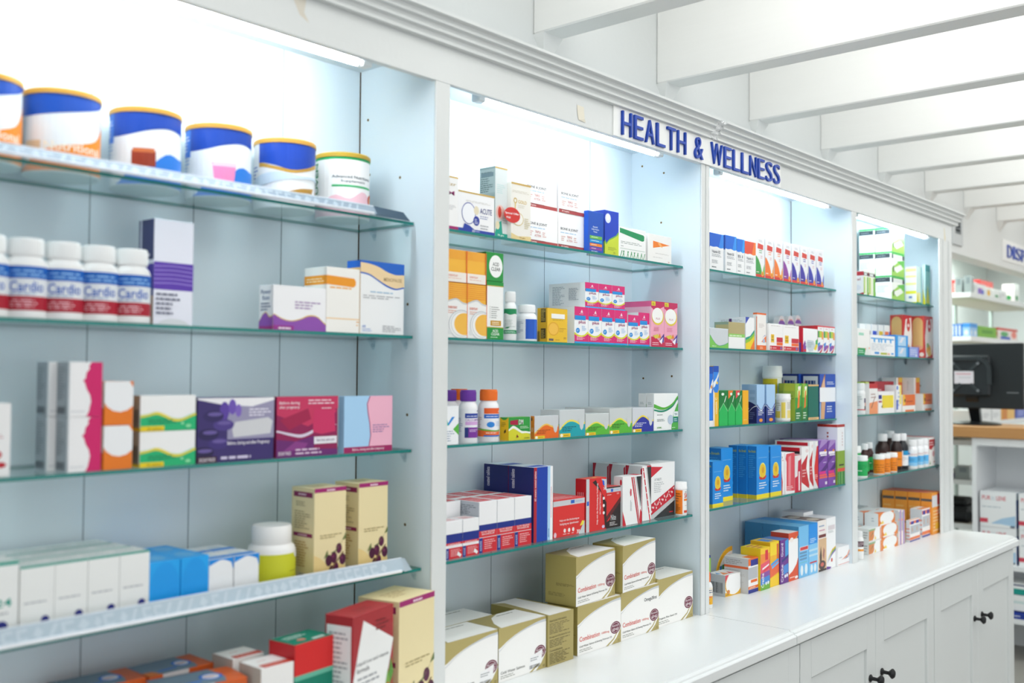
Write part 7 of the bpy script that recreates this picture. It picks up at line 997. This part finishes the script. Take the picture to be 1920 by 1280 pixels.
# ------------------------------------------------------------------ dispensary end of the room
o = empty('storage_rack', (7.5, .66, 0), 'white metal storage rack behind the oak worktop', 'rack'); inv = Vector((-7.5, -.66, 0))
steel = mat('b9b3a4', .45, .2); wl = mat('eceeee', .4)
for z in (2.132, 1.856, 1.31, 1.20, .955, .68):
    b = MB(); b.box(6.66, 8.4, .484, .84, z-.02, z, steel); b.box(6.656, 8.4, .478, .484, z-.028, z+.004, wl, .001); b.box(6.656, 6.66, .484, .84, z-.028, z+.002, wl, .001)
    b.build('shelf', o, inv)
for x, y in ((6.70, .83), (8.36, .83), (7.5, .83)):
    b = MB(); b.box(x, x+.03, y, y+.02, 0, 2.18, mat('a3b0ab', .5), .002); b.build('upright', o, inv)
FAR = [
 ('plain_grey', 6.70, .545, .05, .042, .10, 2.132, 'small grey carton at the end of the top rack shelf, left one', 'small grey cartons'),
 ('plain_grey', 6.70, .488, .05, .042, .112, 2.132, 'small grey carton at the end of the top rack shelf, right one', 'small grey cartons'),
 ('plain_white', 6.765, .49, .05, .12, .075, 2.132, 'small white carton right of the grey ones on the rack', None),
 ('lilac_block', 6.825, .49, .18, .12, .07, 2.132, 'white carton with lilac block on the top rack shelf', None),
 ('yellow_dot', 7.02, .49, .14, .10, .062, 2.132, 'low white carton with yellow spot on the top rack shelf', None),
 ('green_dot', 7.18, .49, .15, .10, .06, 2.132, 'low white carton with green spot on the top rack shelf', None),
 ('plain_white', 7.35, .49, .14, .07, .065, 2.132, 'low plain white carton before the red ones on the rack', None),
 ('red_block', 6.98, .60, .28, .12, .115, 2.132, 'red carton at the back of the top rack shelf, left one', 'red cartons on the rack'),
 ('red_block', 7.27, .60, .30, .12, .135, 2.132, 'red carton at the back of the top rack shelf, right one', 'red cartons on the rack'),
 ('green_dot', 7.68, .49, .12, .08, .13, 2.132, 'tall white carton with green spot on the top rack shelf', None),
 ('blue_stripe', 6.67, .535, .05, .07, .08, 1.856, 'blue and white striped carton on the second rack shelf', None),
 ('sky_block', 6.67, .488, .06, .045, .085, 1.856, 'light blue carton on the second rack shelf, left one', 'light blue cartons on the rack'),
 ('sky_block', 6.735, .488, .085, .10, .085, 1.856, 'light blue carton on the second rack shelf, right one', 'light blue cartons on the rack'),
 ('green_flat', 6.84, .49, .40, .12, .075, 1.856, 'long green carton on the second rack shelf', None),
 ('confetti', 7.29, .49, .46, .12, .082, 1.856, 'multicoloured carton with red top on the second rack shelf', None),
 ('plain_white', 6.69, .49, .20, .12, .08, 1.31, 'white carton on the third rack shelf, left one', 'white cartons on the third rack shelf'),
 ('plain_white', 6.91, .49, .20, .12, .085, 1.31, 'white carton on the third rack shelf, middle one', 'white cartons on the third rack shelf'),
 ('plain_white', 7.13, .49, .20, .12, .08, 1.31, 'white carton on the third rack shelf, right one', 'white cartons on the third rack shelf'),
 ('orange_block', 7.36, .49, .30, .12, .09, 1.31, 'orange carton on the third rack shelf under the screen', None),
 ('violet_block', 7.70, .49, .24, .12, .09, 1.31, 'violet-blue carton on the third rack shelf', None),
 ('plain_grey', 6.68, .50, .10, .09, .085, .955, 'grey carton low on the rack left of the white cabinet, upper one', None),
 ('lilac_block', 6.68, .60, .10, .09, .06, .955, 'pale carton low on the rack beside the grey one', None),
]
for de, x0, y0, W, D_, H, z, lab, grp in FAR:
    carton(de, x0+W/2, y0+D_/2, z+.0003, W, D_, H, 0, lab, grp)
b = MB(); b.box(6.70, 6.95, .50, .74, .6803, .78, mat('1b1f22', .6), .03); b.box(6.74, 6.9, .54, .70, .78, .83, mat('15181a', .6), .015)
tag(b.build('storage_box'), 'black box low on the rack left of the white cabinet', 'box')
b = MB(); W, H = .105, .125; n = 16
out = lambda k: [(W*(1-k*.0), 0), (W, H*(1-k))]+[(W-W*(1-k)*math.sin(math.pi/2*i/n), H*.25+(H*.75-H*k)*math.cos(math.pi/2*i/n)) for i in range(1, n+1)]+[(W*k, 0)]
for k, y0_, y1_, c_ in ((0, 0, .0035, 'ecb02c'), (.11, -.0003, 0, 'f4f3ef')):
    P = out(k); m = len(P); b.mesh([(x, y0_, z) for x, z in P]+[(x, y1_, z) for x, z in P], [tuple(range(m)), tuple(range(m, 2*m))[::-1]]+[(i, i+m, (i+1) % m+m, (i+1) % m) for i in range(m)], mat(c_))
for i, c_ in enumerate(('3f8fd0', '4faa5a', 'e9a03a', 'e06a34', 'b83a3a')):
    x = W*(.2+.155*i); b.mesh([(x, -.0005, H*(.38+.02*i)), (x+W*.14, -.0005, H*(.385+.02*i)), (x+W*.14, -.0005, H*(.56+.02*i)), (x, -.0005, H*(.555+.02*i))], [(0, 1, 2, 3)], mat(c_))
for q_ in (.74, .68): b.mesh([(W*.62, -.0005, H*q_), (W*.93, -.0005, H*(q_+.02)), (W*.93, -.0005, H*(q_+.05)), (W*.62, -.0005, H*(q_+.03))], [(0, 1, 2, 3)], mat('9a9ca0'))
tag(b.build('display_card', None, (2.8983, .145, ZC+.0003)), 'arched yellow-rimmed display card behind the low cream carton', 'card')
# worktop, cabinet with glove cartons, monitor
b = MB(); b.box(6.18, 6.64, -2.2, 1.0, 1.2508, 1.317, OAK, .004); tag(b.build('worktop'), 'oak worktop at the far end carrying the black screen', 'worktop')
o = empty('open_cabinet', (6.4, -.4, 0), 'white open-fronted cabinet under the oak worktop', 'cabinet'); inv = Vector((-6.4, .4, 0)); cw = mat('e9ecee', .45)
def cb(name, *a):
    b = MB(); b.box(*a, cw, .0015); b.build(name, o, inv)
cb('side_panel', 6.2, 6.6, .319, .343, 0, 1.25); cb('side_panel', 6.2, 6.6, -1.3, -1.276, 0, 1.25); cb('back_panel', 6.585, 6.6, -1.276, .319, 0, 1.25)
cb('top_panel', 6.2, 6.585, -1.276, .319, 1.205, 1.25)
for z in (.535, .24): cb('shelf', 6.2, 6.585, -1.276, .319, z-.03, z)
for i, y0 in enumerate((.113, -.095, -.30)):
    for j in range(2):
        carton('glove_case', 6.22+.15, y0+.0965, .5353+.205*j, .30, .194, .203, 0, 'white glove carton with red lettering, %s row, %s' % (('lower', 'upper')[j], ('nearest the cabinet side', 'second along', 'third along')[i]), 'white glove cartons', 'glove_carton')
carton('teal_case', 6.32, .11, .2753, .2, .16, .16, 0, 'white carton with teal band on the low cabinet shelf')
carton('navy_case', 6.30, .12, .2403, .2, .2, .034, 0, 'flat navy blue carton under the teal-banded one')
o = empty('monitor', (6.35, .38, 1.317), 'black computer screen seen from behind on the oak worktop', 'screen')
blk = mat('1c2225', .45, bump=.05, scale=300); blk2 = mat('23292c', .3); sil = mat('8c9194', .3, .7)
b = MB(); b.box(-.006, .03, -.28, .28, .098, .485, blk, .006); b.box(.03, .034, -.265, .265, .11, .473, mat('101214', .15)); b.build('back_shell', o)
b = MB(); b.box(-.03, -.006, -.105, .115, .17, .415, blk2, .012); b.build('rear_hump', o)
n = 14; br = mat('2d3437', .35); b = MB()
pts = [[(-.04 if q < 2 else -.028, -.03-.085*rr*math.sin(math.pi/2*i/n), .322+.085*rr*math.cos(math.pi/2*i/n)) for q, rr in enumerate((1, .72, .72, 1))] for i in range(n+1)]
b.mesh([x for q in pts for x in q], [(i*4+k, i*4+(k+1) % 4, i*4+4+(k+1) % 4, i*4+4+k) for i in range(n) for k in range(4)]+[(3, 2, 1, 0), tuple(n*4+k for k in range(4))], br); b.build('cable_guide', o, smooth=True)
b = MB(); b.box(-.04, -.028, -.115, -.091, .24, .322, br, .002); b.build('guide_end', o)
b = MB(); b.box(-.04, -.028, -.03, .1, .383, .407, br, .002); b.build('guide_end', o)
for s, u_ in ((-1, -1), (-1, 1), (1, -1), (1, 1)):
    b = MB(); b.mesh([(x, .03+s*y, .285+u_*z) for x in (-.037, -.03) for y, z in ((.035, .035), (.085, .085), (.07, .095), (.02, .045))],
                     [(0, 1, 2, 3), (4, 5, 6, 7), (0, 1, 5, 4), (1, 2, 6, 5), (2, 3, 7, 6), (3, 0, 4, 7)], mat('343b3e', .3)); m_ = b.build('mount_arm', o)
    b = MB(); b.lathe([(.008, -.039), (.008, -.037)], sil, 12, (0, .03+s*.07, .285+u_*.08), 'x'); b.build('screw', m_)
b = MB(); b.box(-.033, -.0302, -.015, .095, .245, .32, mat('d9d5dc', .5)); b.box(-.0334, -.033, .0, .085, .30, .306, mat('c88a94', .5)); b.box(-.0334, -.033, .0, .07, .28, .284, mat('a9adb2', .5)); b.build('label', o)
b = MB(); b.box(-.0065, -.006, -.255, -.19, .192, .197, sil); b.build('badge', o)
b = MB(); b.mesh([(x+k*dx, y, z) for k, dx in ((0, 0), (1, .035)) for x, y, z in ((-.028, -.03, .19), (-.028, .03, .19), (-.02, .035, .165), (.05, .028, .02), (.05, -.028, .02), (-.02, -.035, .165))],
                  [(0, 1, 2, 5), (5, 2, 3, 4), (6, 11, 8, 7), (11, 10, 9, 8), (0, 6, 7, 1), (1, 7, 8, 2), (2, 8, 9, 3), (4, 10, 11, 5), (5, 11, 6, 0), (3, 9, 10, 4)], mat('15181a', .2))
b.build('stand_neck', o, smooth=True)
b = MB(); b.lathe([(.14, .0003), (.14, .008), (.12, .014), (.05, .022)], mat('15181a', .25), 40, (.06, 0, 0)); b.build('stand_base', o, smooth=True)
# vent on the wall
o = empty('air_vent', (5.68, .26, 2.405), 'grey wall vent with dark louvres beside the cornice end', 'vent')
b = MB(); gm = mat('c9cdce', .45)
b.box(-.095, -.05, -.012, 0, -.092, .092, gm, .002); b.box(.05, .08, -.012, 0, -.092, .092, gm, .002); b.box(-.05, .05, -.012, 0, .075, .092, gm, .002); b.box(-.05, .05, -.012, 0, -.092, -.03, gm, .002); b.build('frame', o)
b = MB(); b.box(-.05, .05, -.002, -.0005, -.03, .075, mat('2f3436', .7))
for i in range(5): b.mesh([(-.05, -.010, -.028+.021*i), (.05, -.010, -.028+.021*i), (.05, -.003, -.012+.021*i), (-.05, -.003, -.012+.021*i), (-.05, -.0085, -.028+.021*i), (.05, -.0085, -.028+.021*i), (.05, -.0015, -.012+.021*i), (-.05, -.0015, -.012+.021*i)], [(0, 1, 2, 3), (5, 4, 7, 6), (0, 4, 5, 1), (3, 2, 6, 7)], mat('6a7072', .5))
b.build('louvre', o)
